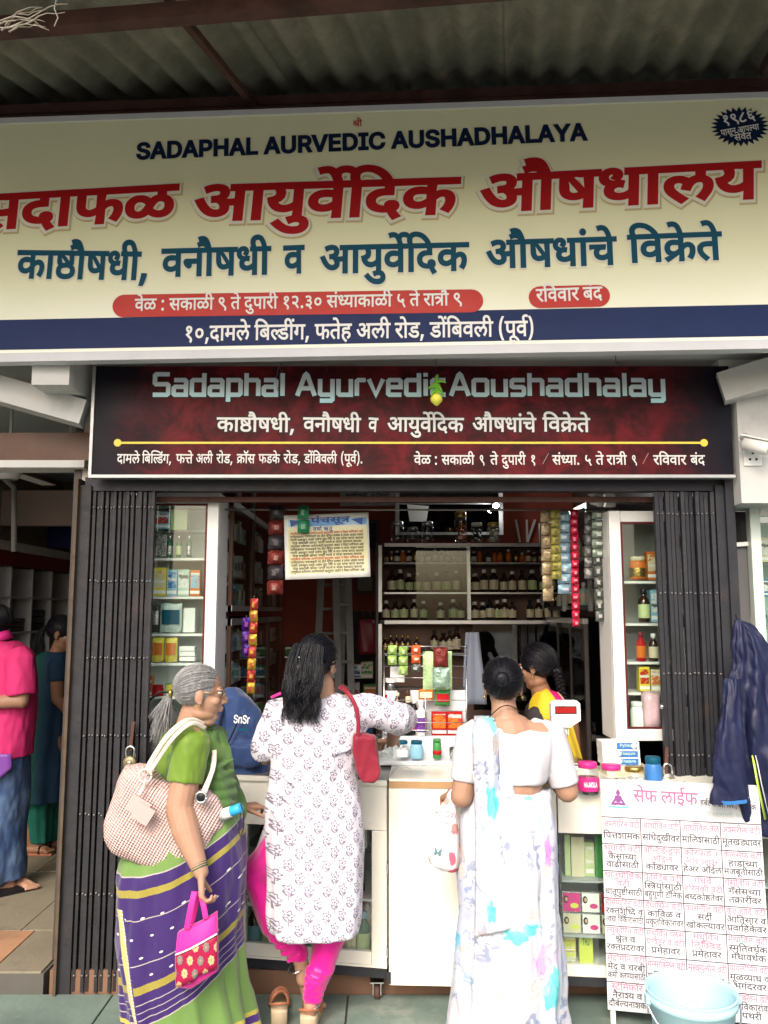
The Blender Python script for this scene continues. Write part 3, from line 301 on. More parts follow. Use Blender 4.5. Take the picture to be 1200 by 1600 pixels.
1,-14],[101,43,20,0,9,7,4,3,4,9,1,9,1,39,-71,0,1,-39,0,-8,4,-9,5,-4,4,-3,12,-4]],[[65,110,1,-36,0,-8,2,-10,6,-6,5,-2,10,-5,21,0,16,0,28,8,11,5,15,-13,-16,-6,-32,-8,-23,0,-16,0,-26,6,-7,4,-10,5,-10,15,1,13,1,38,-31,0,1,14,129,0,1,-14]],[[1,124,293,0,1,-14,-291,0],[287,50,0,-11,-18,-17,-32,-9,-19,0,-22,0,-32,8,-15,7,-12,-9,-30,-6,-17,0,-18,0,-32,8,-18,17,1,12,0,12,18,16,32,10,21,0,22,0,32,-9,17,-7,12,9,28,7,21,0,18,0,32,-9,18,-17],[163,43,-2,-1,1,-1,12,-7,26,-7,15,0,16,0,26,11,1,12,0,13,-22,11,-15,0,-14,0,-22,-11,-9,-11],[51,50,0,-12,22,-11,17,0,14,0,22,11,11,10,9,10,2,1,1,1,-14,6,-24,8,-13,0,-16,0,-26,-12]],[[249,110,-67,0,1,-43,10,3,22,4,15,0,27,0,1,-15,-19,0,-18,0,-22,-4,-11,-4,1,-51,-31,0,1,35,-10,-4,-28,-7,-19,0,-18,0,-34,7,-20,16,1,11,0,16,44,19,37,0,8,0,24,-2,7,0,-1,-15,-8,1,-18,1,-7,0,-24,0,-26,-10,1,-10,0,-10,26,-10,17,0,16,0,28,8,13,6,1,58,-147,0,1,14,249,0]],[[67,54,0,-9,24,-7,17,0,22,0,30,8,11,6,17,-12,-12,-6,-40,-10,-27,0,-32,0,-38,16,1,13,0,6,8,10,11,4,-16,4,-20,14,1,8,0,7,5,4,-19,0,1,14,147,0,1,-14,-87,0,-8,-5,1,-6,0,-8,16,-8,15,-1,12,2,15,0,10,0,9,-1,-3,-14,-2,1,-6,0,-1,0,-20,0,-24,-9]],[[137,-2,-18,8,-32,16,-18,17,1,9,0,6,10,9,7,3,-67,-1,1,15,189,0,1,30,-203,0,1,14,279,0,1,-14,-41,0,1,-110,-31,0,1,66,-45,0,-20,0,-20,-3,-7,-3,-10,-4,1,-9,0,-9,30,-19,29,-11]],[[19,11,69,20,-22,1,-11,7,-10,5,-10,15,1,13,1,38,-31,0,1,14,235,0,1,-14,-41,0,1,-110,-31,0,1,39,-123,-42],[161,110,-95,0,1,-36,0,-8,2,-10,6,-6,5,-2,10,-5,19,0,16,0,30,8,11,5]],[[193,36,-14,-7,-36,-8,-27,0,-32,0,-38,16,1,13,0,6,8,10,9,4,-20,3,-24,14,1,12,0,12,34,15,25,0,22,0,28,-11,1,-9,0,-9,-15,-8,-23,7,4,2,4,5,1,2,0,3,-8,6,-9,0,-12,0,-16,-9,1,-7,0,-7,12,-7,20,-4,13,-1,12,2,15,0,4,0,10,0,5,-1,-3,-14,-2,1,-6,0,-1,0,-20,0,-24,-9,1,-7,0,-8,24,-8,17,0,22,0,30,8,11,6]],[[115,60,28,0,34,-8,16,-13,1,-7,0,-11,
-24,-13,-23,-4,-9,13,12,2,16,7,1,5,0,7,-24,8,-25,0,-30,0,-26,-11,1,-8,0,-5,8,-10,26,-11,27,-7,8,0,7,0,30,0,34,-15,1,-13,0,-12,-38,-16,-33,0,-40,0,-56,19,-23,15,25,9,16,-10,28,-12,32,-6,21,0,42,0,1,15,0,6,-20,7,-11,0,-10,0,-18,-3,-7,-2,-5,8,-36,11,-30,20,1,12,0,7,12,12,11,4,-8,3,-10,11,1,6,0,6,8,8,7,3,10,3,24,3,17,0,53,0,1,17,-143,0,1,14,219,0,1,-14,-41,0,1,-31,-83,0,-12,0,-10,-1,-3,-2,-6,-2,1,-5,0,-3,8,-7,5,-2,20,3]],[[37,110,-35,0,1,14,33,0,-4,5,-6,9,1,7,0,17,64,17,61,0,70,0,114,-14,88,-26,33,-16,-39,0,-54,20,-126,22,-71,0,-52,0,-52,-11,1,-13,0,-5,6,-8,7,-4,45,0,1,-14,-41,0,1,-110,-31,0]],[[83,85,18,0,28,-6,15,-5,24,11,35,0,8,0,9,0,2,1,3,1,8,3,26,3,21,0,37,0,1,17,-309,0,1,14,387,0,1,-14,-43,0,1,-31,-71,0,-14,0,-10,-1,-3,-2,-6,-2,1,-5,0,-4,12,-7,7,-3,18,4,23,0,30,0,40,-15,1,-13,0,-14,-40,-17,-39,0,-38,0,-62,18,-23,14,25,9,24,-13,46,-13,31,0,48,0,1,15,0,7,-20,7,-17,0,-12,0,-24,-2,-7,-3,-20,6,-26,15,1,10,0,1,1,0,-2,0,-3,0,-10,0,-20,-5,-18,-12,-7,-12,-29,4,4,10,9,7,-8,3,-20,5,-11,0,-16,0,-18,-10,1,-7,0,-7,18,-14,32,-15,25,-10,-21,-10,-24,10,-38,18,-22,18,1,11,0,11,20,13,28,6]],[[71,126,14,0,24,-4,9,-5,8,-4,8,-13,1,-13,1,-23,83,0,1,46,-53,0,1,14,127,0,1,-14,-39,0,1,-110,-31,0,1,50,-81,0,1,-7,0,-7,-10,-6,-7,0,-8,0,-18,5,-14,8,-8,9,1,4,0,3,10,5,15,0,13,0,1,21,0,10,-4,10,-5,3,-8,6,-15,0,-12,0,-10,-6,1,-4,0,-5,18,-6,25,-1,-3,-14,-30,1,-36,12,1,13,0,12,30,10]],[[11,-47,-10,-2,-26,-5,-15,0,-30,0,-34,16,1,13,0,11,36,17,35,1,5,-14,-24,-1,-20,-9,1,-6,0,-7,20,-6,13,0,12,0,20,3,13,3]],[[149,64,12,0,20,1,13,1,3,-14,-10,-1,-20,-1,-11,0,-16,0,-38,3,-13,2,-8,-2,-9,-2,18,-11,44,-22,25,-10,-21,-10,-22,9,-40,20,-30,18,-7,6,-10,6,-4,8,1,3,0,4,12,7,15,0,10,0,14,-5,7,-4,8,4,6,12,1,6,0,6,-2,9,-3,3,-79,0,1,14,163,0,1,-14,-49,0,4,-3,4,-9,1,-6,0,-9,-8,-12,-7,-4,22,-3]],[[37,110,-35,0,1,14,33,0,-4,
5,-6,10,1,6,0,16,50,18,45,0,46,0,76,-14,62,-25,25,-17,-35,0,-36,21,-82,21,-45,0,-34,0,-36,-12,1,-11,0,-5,8,-9,5,-4,45,0,1,-14,-41,0,1,-110,-31,0]],[[103,93,6,0,14,-1,16,-1,5,0,-1,-15,-8,1,-20,1,-7,0,-26,0,-28,-11,1,-10,0,-10,26,-9,21,0,18,0,34,9,13,8,-6,7,-1,9,24,2,24,10,1,8,0,6,-8,10,-5,3,-185,0,1,14,375,0,1,-14,-39,0,1,-110,-33,0,1,36,-10,-4,-32,-6,-19,0,-20,0,-30,8,-11,7,-10,-5,-22,-7,-30,-5,-19,0,-22,0,-34,8,-20,15,1,10,0,17,46,19],[189,60,8,-10,24,-9,21,0,20,0,30,8,11,6,1,55,-77,0,10,-10,1,-11,0,-22]],[[1,124,151,0,1,-14,-149,0],[83,60,1,-11,0,-6,-12,-5,-7,0,-10,0,-22,8,-16,12,1,6,0,4,12,6,15,0,115,0,1,-14]],[[37,110,-35,0,1,14,33,0,-4,5,-6,9,1,7,0,17,66,17,63,0,76,0,118,-15,94,-25,33,-16,-39,0,-56,20,-134,22,-75,0,-56,0,-54,-11,1,-13,0,-5,6,-8,7,-4,45,0,1,-14,-41,0,1,-110,-31,0]],[[37,110,-35,0,1,14,33,0,-4,5,-6,10,1,6,0,16,58,18,51,0,58,0,96,-14,74,-26,29,-16,-35,0,-46,20,-104,22,-59,0,-86,0,1,-23,0,-6,8,-8,5,-4,45,0,1,-14,-41,0,1,-110,-31,0]],[[123,0,-30,0,-48,11,-26,21,1,14,0,14,30,19,46,10,29,0,1,21,-121,0,1,14,231,0,1,-14,-75,0,1,-35,-15,0,-26,0,-26,-3,-9,-4,-12,-4,-14,-12,1,-8,0,-11,26,-15,25,-3,-6,8,1,8,0,7,12,12,26,8,21,0,20,0,24,-8,14,-12,1,-7,0,-14,-46,-17],[123,28,0,-7,9,-7,22,0,28,9,1,8,0,6,-14,7,-11,0,-14,0,-18,-8]],[[59,83,-10,0,-14,6,1,7,0,8,14,6,11,0,12,0,14,-6,1,-8,0,-7,-14,-6],[59,-3,-10,0,-14,7,1,7,0,7,14,6,11,0,12,0,14,-6,1,-7,0,-7,-14,-7]],[[29,94,0,9,16,15,32,8,21,0,30,0,36,-18,1,-15,0,-13,-28,-17,-25,-2,4,-1,10,-3,5,-2,59,-23,14,-6,12,-12,1,-7,0,-6,-10,-11,-7,-6,-25,10,6,3,6,6,1,4,0,4,-8,6,-7,4,-95,39,-22,9,-16,16],[61,93,0,-9,20,-10,15,0,18,0,18,11,1,8,0,9,-18,10,-15,0,-16,0,-20,-10]],[[111,126,28,0,34,-15,1,-11,0,-8,-14,-15,-34,-16,-27,-10,49,-19,16,-6,14,-12,1,-7,0,-6,-10,-11,-9,-6,-25,10,6,3,6,6,1,4,0,4,-6,6,-9,4,-71,30,1,4,44,14,44,21,
1,10,0,6,-18,6,-11,0,-12,0,-14,-5,1,-5,0,-4,12,-7,17,-2,-19,-12,-20,4,-18,13,1,9,0,6,12,10,24,7]],[[191,7,-23,-9,-38,28,-31,16,-10,-1,-11,0,-14,0,-18,7,1,6,0,6,14,6,13,0,6,0,16,-3,13,-5,18,3,24,16,1,11,0,12,-26,12,-19,0,-14,0,-24,-3,-15,-4,-9,14,14,4,34,3,17,0,22,0,36,-8,22,-17,1,-13,0,-14,-28,-22,-23,-5,18,-9,36,-23]],[[37,119,10,3,32,4,23,0,32,0,34,-14,1,-12,0,-15,-21,-8,18,-4,18,-13,1,-9,0,-10,-26,-15,-21,-4,12,-6,24,-14,9,-7,-25,-8,-14,10,-24,15,-9,6,-12,-1,-11,0,-14,0,-20,7,1,6,0,6,14,6,13,0,8,0,18,-3,15,-6,18,2,18,10,1,7,0,7,-20,10,-19,0,-14,-1,-13,0,-1,14,24,0,26,4,10,8,1,5,0,7,-20,6,-15,0,-12,0,-28,-4,-13,-3]],[[111,24,-24,0,-36,10,-20,19,1,11,0,12,20,18,36,10,25,0,24,0,36,-10,20,-18,1,-12,0,-12,-20,-18,-36,-10],[111,38,20,0,28,15,1,11,0,12,-26,14,-21,0,-20,0,-28,-15,1,-11,0,-12,26,-14]],[[191,-13,-6,5,-16,15,-14,16,-12,14,-1,5,-8,-1,-7,0,-16,0,-34,5,-26,10,-14,17,1,13,0,9,10,22,15,9,33,-4,-10,-10,-14,-18,1,-11,0,-14,28,-14,31,0,2,0,5,0,-2,5,1,3,0,6,18,6,11,0,16,0,18,-9,1,-6,0,-7,-12,-7,-9,-2,4,-6,18,-19,20,-19,11,-7]],[[99,8,-19,13,101,31,-22,2,-38,6,-15,3,-16,-6,-36,-11,-19,-6,-17,14,16,4,30,9,17,4,-22,7,-16,15,1,8,0,10,34,15,29,0,28,0,34,-14,1,-12,0,-9,-18,-13,-13,-6,18,-3,48,-6,21,-1,1,48,-29,0,1,14,105,0,1,-14,-39,0,1,-110,-33,0,1,47],[69,99,0,-4,12,-11,21,-5,12,4,16,11,1,6,0,7,-16,6,-13,0,-12,0,-18,-7]],[[243,110,1,-137,-31,0,1,15,-10,-3,-26,-4,-15,0,-20,0,-30,8,-18,14,1,9,0,15,40,16,33,0,8,0,22,-1,7,-1,-1,-14,-8,1,-14,1,-7,0,-20,0,-24,-9,1,-9,0,-8,24,-8,17,0,16,0,24,5,9,4,1,46,-28,1,-58,7,-21,5,-16,-6,-36,-11,-19,-6,-17,14,16,4,30,9,17,4,-22,7,-16,15,1,8,0,10,34,15,29,0,28,0,34,-14,1,-12,0,-9,-18,-13,-13,-6,32,-6,51,-2,1,46,-25,0,1,14,101,0,1,-14],[101,79,12,4,16,11,1,6,0,7,-16,6,-13,0,-12,0,-18,-7,1,-7,0,-4,12,-11]],[[37,110,-35,0,1,14,35,0,-10,21,-24,
20,-21,0,-16,0,-18,-10,1,-8,0,-7,8,-11,7,-6,-31,0,-6,7,-8,13,1,7,0,13,34,16,31,0,18,0,24,-6,11,-6,8,6,26,6,19,0,12,0,22,-2,9,-3,-9,-13,-6,2,-16,2,-7,0,-16,0,-16,-9,1,-7,0,0,1,0,4,-5,8,-12,5,-8,45,0,1,-14,-41,0,1,-110,-31,0]],[[109,44,-12,0,-22,-2,-9,-3,-18,6,-26,15,1,10,0,6,8,8,7,3,10,3,24,3,21,0,39,0,1,17,-125,0,1,14,203,0,1,-14,-43,0,1,-31,-73,0,-12,0,-10,-1,-3,-2,-6,-2,1,-5,0,-4,12,-7,7,-3,18,4,23,0,30,0,38,-15,1,-13,0,-13,-32,-15,-29,-2,12,-3,24,-4,15,-2,-13,-14,-22,5,-42,12,-17,5,-24,1,-26,6,1,6,0,4,10,6,11,0,8,0,18,-4,13,-5,6,0,5,0,28,0,30,8,1,9,0,6,-20,7],[119,123,-10,7,-10,15,1,7,0,14,34,13,29,0,12,0,22,-2,9,-3,-9,-13,-6,2,-16,2,-7,0,-16,0,-16,-9,1,-7,0,-6,10,-13,11,-7]],[[37,110,-35,0,1,14,33,0,-4,5,-6,9,1,7,0,16,62,18,57,0,68,0,106,-14,84,-26,31,-16,-37,0,-50,20,-120,22,-67,0,-50,0,-48,-11,1,-13,0,-5,8,-8,5,-4,45,0,1,-14,-41,0,1,-110,-31,0]],[[111,0,-22,0,-36,7,-24,15,1,12,0,6,8,13,20,15,17,10,81,48,27,-10,-83,-51,-20,-11,-12,-14,1,-6,0,-11,26,-8,21,0,20,0,38,7,21,6,15,-14,-18,-6,-44,-8]],[[189,-13,-6,5,-14,13,-12,12,-1,4,-6,0,-10,0,-3,0,-26,0,-36,9,-20,15,1,9,0,6,10,11,11,4,-14,4,-16,12,1,9,0,13,42,13,33,0,10,0,24,-1,7,-1,-1,-14,-8,1,-18,2,-11,0,-42,0,1,-15,0,-6,16,-7,13,-2,14,2,19,0,4,0,12,-1,5,0,-3,-14,-4,0,-10,0,-5,0,-20,0,-26,-8,1,-9,0,-9,28,-9,21,0,4,0,4,0,3,0,0,2,-2,4,1,1,0,7,18,6,11,0,16,0,18,-10,1,-6,0,-6,-12,-7,-9,-2,6,-7,20,-17,11,-7]],[[189,44,0,-14,-36,-14,-27,0,-34,0,-54,26,-23,29,29,5,18,-21,40,-24,25,0,16,0,18,7,1,7,0,8,-16,11,-11,5,-12,-1,-11,0,-1,14,28,1,22,8,1,8,0,7,-18,6,-13,0,-14,0,-24,-4,-13,-3,-9,14,10,3,32,4,21,0,30,0,34,-15,1,-12,0,-16,-27,-8,6,-2,3,-2,16,-1,15,0,14,0,20,1,11,2,1,37,-29,0,1,14,105,0,1,-14,-41,0,1,-110,-31,0,1,58,-10,-1,-18,-1,-9,0,-8,0,-9,0,6,-6],[325,173,-8,-20,-44,-17,-29,0,-30,0,-42,18,-13,19,29,4,10,-14,28,-13,21,
0,24,0,22,14,7,14]],[[37,110,-35,0,1,14,33,0,-4,5,-6,10,1,6,0,16,56,18,49,0,54,0,88,-14,72,-25,27,-17,-35,0,-44,20,-96,22,-53,0,-40,0,-42,-12,1,-11,0,-6,8,-8,5,-4,45,0,1,-14,-41,0,1,-110,-31,0]],[[63,47,-10,0,-22,8,-16,12,1,6,0,4,12,6,15,0,113,0,2,2,5,2,10,3,24,3,21,0,39,0,1,17,-249,0,1,14,327,0,1,-14,-43,0,1,-31,-73,0,-12,0,-10,-1,-3,-2,-6,-2,1,-5,0,-4,10,-7,9,-3,18,4,23,0,30,0,38,-15,1,-13,0,-14,-38,-17,-39,0,-40,0,-62,18,-23,14,27,9,22,-13,48,-13,31,0,46,0,1,15,0,7,-20,7,-17,0,-12,0,-22,-2,-9,-3,-18,6,-26,14,1,10,-61,0,1,-11,0,-6,-12,-5],[121,-33,101,31,17,0,59,-36,-23,-8,-45,29,-85,-29]],[[45,0,1,16,181,0,1,-16],[159,146,1,-146,-35,0,1,128,-1,0,-69,-26,1,20,63,24]],[[131,147,26,0,42,-12,24,-22,1,-14,0,-10,-18,-23,-23,-17,-65,-49,-39,0,99,71,5,0,-4,-4,-16,-7,-20,-4,-11,0,-26,0,-40,11,-20,20,1,14,0,13,24,21,40,12],[131,132,-18,0,-24,-8,-16,-14,1,-9,0,-9,16,-14,24,-8,19,0,16,0,26,8,14,14,1,8,0,9,-14,15,-26,8]],[[117,109,1,-15,-111,0,1,15],[37,135,37,0,1,-107,0,-7,12,-7,15,0,2,0,12,1,5,0,7,-14,-4,-1,-14,-1,-7,0,-28,0,-32,15,1,13]],[[67,65,1,-65,-35,0,1,146,37,0,1,-63,-5,0,10,15,36,13,27,0,22,0,34,-10,18,-18,1,-14,1,-69,-35,0,1,68,0,12,-26,15,-21,0,-16,0,-26,-7,-14,-13]],[],[[153,-2,-36,0,-58,18,-34,34,1,23,0,23,34,33,58,18,37,0,24,0,38,-6,32,-12,20,-18,5,-11,-35,0,-4,7,-14,12,-22,7,-26,4,-15,0,-26,0,-42,-13,-24,-26,1,-18,0,-19,24,-26,42,-13,27,0,16,0,26,4,22,8,14,11,5,8,37,0,-4,-11,-20,-18,-32,-12,-38,-7]],[[123,-2,-30,0,-46,14,-26,25,1,17,0,17,24,25,44,15,31,0,18,0,34,-6,28,-13,16,-21,1,-15,1,-7,-169,0,1,14,151,0,-15,-5,0,11,-14,16,-26,10,-19,0,-20,0,-28,-10,-14,-15,1,-9,1,-10,0,-12,16,-17,30,-9,21,0,14,0,20,4,16,8,5,5,35,-5,-4,-8,-26,-12,-34,-7]],[[67,65,1,-65,-35,0,1,109,35,0,1,-26,-3,0,10,15,36,13,27,0,22,0,32,-10,20,-18,1,-14,1,-69,-35,0,1,68,0,12,-26,15,-21,0,-16,
0,-26,-7,-14,-13]],[[105,-1,-22,0,-32,9,-20,18,1,14,1,69,37,0,1,-68,0,-12,26,-15,25,0,16,0,24,7,14,13,1,10,1,65,37,0,1,-109,-33,0,1,26,5,0,-10,-15,-38,-12]],[[31,0,1,109,35,0,1,-17,5,0,6,9,30,10,21,0,4,0,10,0,5,-1,1,-17,-2,0,-12,1,-7,0,-16,0,-24,-7,-14,-11,1,-8,1,-68]],[[29,-40,9,16,5,-1,10,-1,18,1,14,8,7,7,7,9,-83,110,41,0,47,-65,6,-10,12,-20,5,-9,-11,0,6,9,10,20,9,10,47,65,39,0,-95,-125,-6,-9,-18,-11,-26,-6,-13,0,-10,0,-14,2]],[[37,0,1,146,37,0,1,-63,153,0,1,63,39,0,1,-146,-37,0,1,66,-151,0,1,-66]],[[11,0,107,146,43,0,109,-146,-39,0,-59,86,-6,8,-16,24,-9,19,7,0,-10,-19,-16,-24,-3,-8,-59,-86],[65,41,1,16,149,0,1,-16]],[[107,-2,-38,0,-48,23,1,21,1,7,37,0,1,-7,0,-14,28,-14,23,0,22,0,28,14,1,14,1,104,39,0,1,-104,0,-21,-50,-23]],[[37,0,1,146,53,0,73,-92,2,-4,6,-9,8,-12,6,-11,3,-5,-7,0,4,5,6,11,8,11,6,10,3,4,73,92,53,0,1,-146,-35,0,1,83,0,5,0,11,0,13,2,13,1,6,3,0,-4,-7,-8,-14,-10,-13,-8,-10,-1,-4,-65,-83,-31,0,-65,83,-2,4,-8,10,-8,13,-10,14,-3,7,3,0,2,-5,0,-13,0,-13,0,-12,1,-5,1,-83]],[[155,-2,-38,0,-58,18,-34,34,1,23,0,23,34,33,58,18,39,0,36,0,58,-18,34,-33,1,-23,0,-23,-34,-34,-58,-18],[155,15,26,0,42,13,24,26,1,19,0,18,-24,26,-42,13,-25,0,-28,0,-42,-13,-24,-26,1,-18,0,-19,24,-25,42,-14]],[[37,0,1,146,37,0,1,-130,137,0,1,-16]],[[19,0,1,16,53,0,1,113,-51,0,1,17,141,0,1,-17,-51,0,1,-113,53,0,1,-16]],[[37,0,1,146,99,0,34,0,44,-13,22,-21,1,-13,0,-13,-22,-21,-44,-12,-33,0,-69,0,1,16,71,0,22,0,28,8,14,14,1,8,0,9,-14,13,-28,8,-23,0,-59,0,1,-129]],[[81,-1,-24,0,-26,13,1,12,1,122,37,0,1,-117,0,-8,8,-6,11,0,6,0,6,0,3,1,9,-15,-6,-1,-14,-1]],[[31,0,1,109,37,0,1,-24,-3,0,4,9,20,11,26,6,15,0,24,0,30,-15,5,-11,-3,0,4,8,20,12,30,6,17,0,20,0,30,-8,20,-17,1,-12,1,-74,-35,0,1,73,0,12,-26,10,-17,0,-14,0,-22,-6,-12,-11,1,-7,1,-71,-33,0,1,75,0,9,-24,11,-19,0,-12,0,-22,-6,-14,-12,1,-8,1,-69]],
[[65,39,1,22,7,0,95,48,45,0,-101,-52,-3,0],[31,0,1,146,37,0,1,-146],[169,0,-81,53,25,13,105,-66]],[[129,-3,-32,0,-46,11,-26,18,-1,12,39,0,2,-8,20,-11,30,-5,17,0,20,0,32,7,18,11,1,8,0,7,-16,9,-26,5,-15,3,-33,5,-36,5,-40,18,1,15,0,12,28,18,44,10,29,0,30,0,44,-10,26,-17,1,-11,-35,0,-2,10,-36,12,-25,0,-20,0,-28,-6,-16,-11,1,-7,0,-7,20,-9,26,-6,11,-1,31,-4,12,-2,28,-5,26,-9,16,-14,1,-10,0,-12,-24,-19,-48,-12]],[[127,0,-69,0,1,16,69,0,36,0,46,14,22,25,1,18,0,18,-22,25,-46,13,-31,0,-73,0,1,17,77,0,42,0,60,-18,32,-32,1,-23,0,-23,-32,-32,-62,-18],[73,146,1,-146,-35,0,1,146]],[[151,-2,-36,0,-50,13,-28,24,1,15,1,96,37,0,1,-95,0,-10,18,-17,36,-9,25,0,22,0,36,9,18,17,1,10,1,95,37,0,1,-96,0,-15,-28,-24,-50,-13]],[[37,0,1,146,99,0,34,0,44,-12,22,-20,1,-13,0,-13,-22,-20,-44,-12,-33,0,-77,0,1,17,79,0,22,0,28,7,14,12,1,9,0,8,-14,13,-28,7,-23,0,-59,0,1,-129],[203,0,-69,66,43,0,73,-66]],[[119,0,-107,146,41,0,61,-87,6,-7,16,-25,11,-18,-5,0,10,18,16,25,5,7,61,87,41,0,-105,-146]],[[37,0,1,146,177,0,1,-17,-139,0,1,-47,131,0,1,-17,-129,0,1,-49,143,0,1,-16]],[[119,0,1,60,-107,86,45,0,57,-47,10,-8,16,-15,9,-11,-15,0,8,11,16,15,11,8,57,47,45,0,-107,-86,1,-60]],[[121,-2,-30,0,-44,14,-26,25,1,17,0,17,26,25,44,15,31,0,30,0,44,-15,26,-25,1,-17,0,-17,-26,-25,-44,-14],[121,13,22,0,28,12,14,18,1,11,0,11,-14,18,-28,12,-21,0,-22,0,-28,-12,-14,-18,1,-11,0,-11,14,-18,28,-12]],[[133,109,1,-15,-127,0,1,15],[47,0,1,124,0,9,18,13,30,6,15,0,14,0,16,-2,5,-1,-9,-15,-2,1,-10,1,-5,0,-18,0,-14,-8,1,-8,1,-120]],[[37,0,1,146,177,0,1,-17,-139,0,1,-50,127,0,1,-16,-125,0,1,-63]],[[81,0,-65,109,37,0,29,-47,6,-10,12,-25,7,-16,-5,0,6,15,12,25,7,11,27,47,37,0,27,-47,6,-11,12,-24,7,-16,-5,0,6,16,12,24,7,11,27,47,39,0,-65,-109,-35,0,-27,49,-4,8,-8,16,-8,16,-3,8,9,0,-4,-8,-8,-16,-8,-16,-3,-8,-29,-49]],[[107,-2,-24,0,-34,6,-24,13,
-1,9,33,4,6,-9,26,-8,19,0,24,0,26,10,1,7,0,5,-16,8,-15,2,-35,4,-30,3,-28,15,1,12,0,9,20,14,38,9,23,0,24,0,30,-7,20,-12,7,-8,-31,-4,-6,6,-20,10,-21,0,-18,0,-26,-9,1,-7,0,-6,16,-8,21,-2,35,-4,28,-3,30,-15,1,-11,0,-10,-22,-15,-40,-8]],[[21,129,1,17,221,0,1,-17,-91,0,1,-129,-37,0,1,129]],[[93,-3,-20,0,-34,8,-20,15,1,11,0,9,14,12,26,7,30,3,15,1,20,1,24,2,12,3,1,4,1,1,0,7,-10,9,-20,5,-15,0,-14,0,-22,-5,-14,-7,-3,-4,-33,6,8,10,28,11,36,5,17,0,10,0,28,-3,26,-8,18,-15,1,-13,1,-72,-33,0,1,15,-3,0,-2,-4,-18,-8,-26,-6],[99,13,20,0,26,8,14,12,1,6,1,16,-2,-2,-14,-2,-18,-1,-18,-1,-5,-1,-12,0,-22,-4,-14,-8,1,-6,0,-5,12,-8,20,-4]],[[215,-41,-35,0,1,58,-1,0,-4,-3,-14,-9,-24,-7,-21,0,-26,0,-42,14,-24,25,1,17,0,18,24,25,42,14,27,0,22,0,26,-7,12,-9,5,-3,5,0,1,17,35,0],[119,13,20,0,28,11,14,18,1,12,0,13,-14,18,-28,10,-19,0,-20,0,-28,-11,-14,-18,1,-12,0,-11,14,-19,28,-11]],[[51,59,0,16,12,35,24,32,15,12,35,0,-14,-15,-22,-33,-12,-32,1,-15,0,-13,10,-26,22,-30,17,-17,-33,0,-24,21,-26,44]],[[113,10,1,94,35,0,1,-94],[37,49,1,16,189,0,1,-16]],[[23,-27,18,18,20,29,10,27,1,12,0,15,-12,32,-20,33,-15,15,35,0,14,-12,24,-32,12,-35,1,-16,0,-21,-26,-44,-23,-21]]]
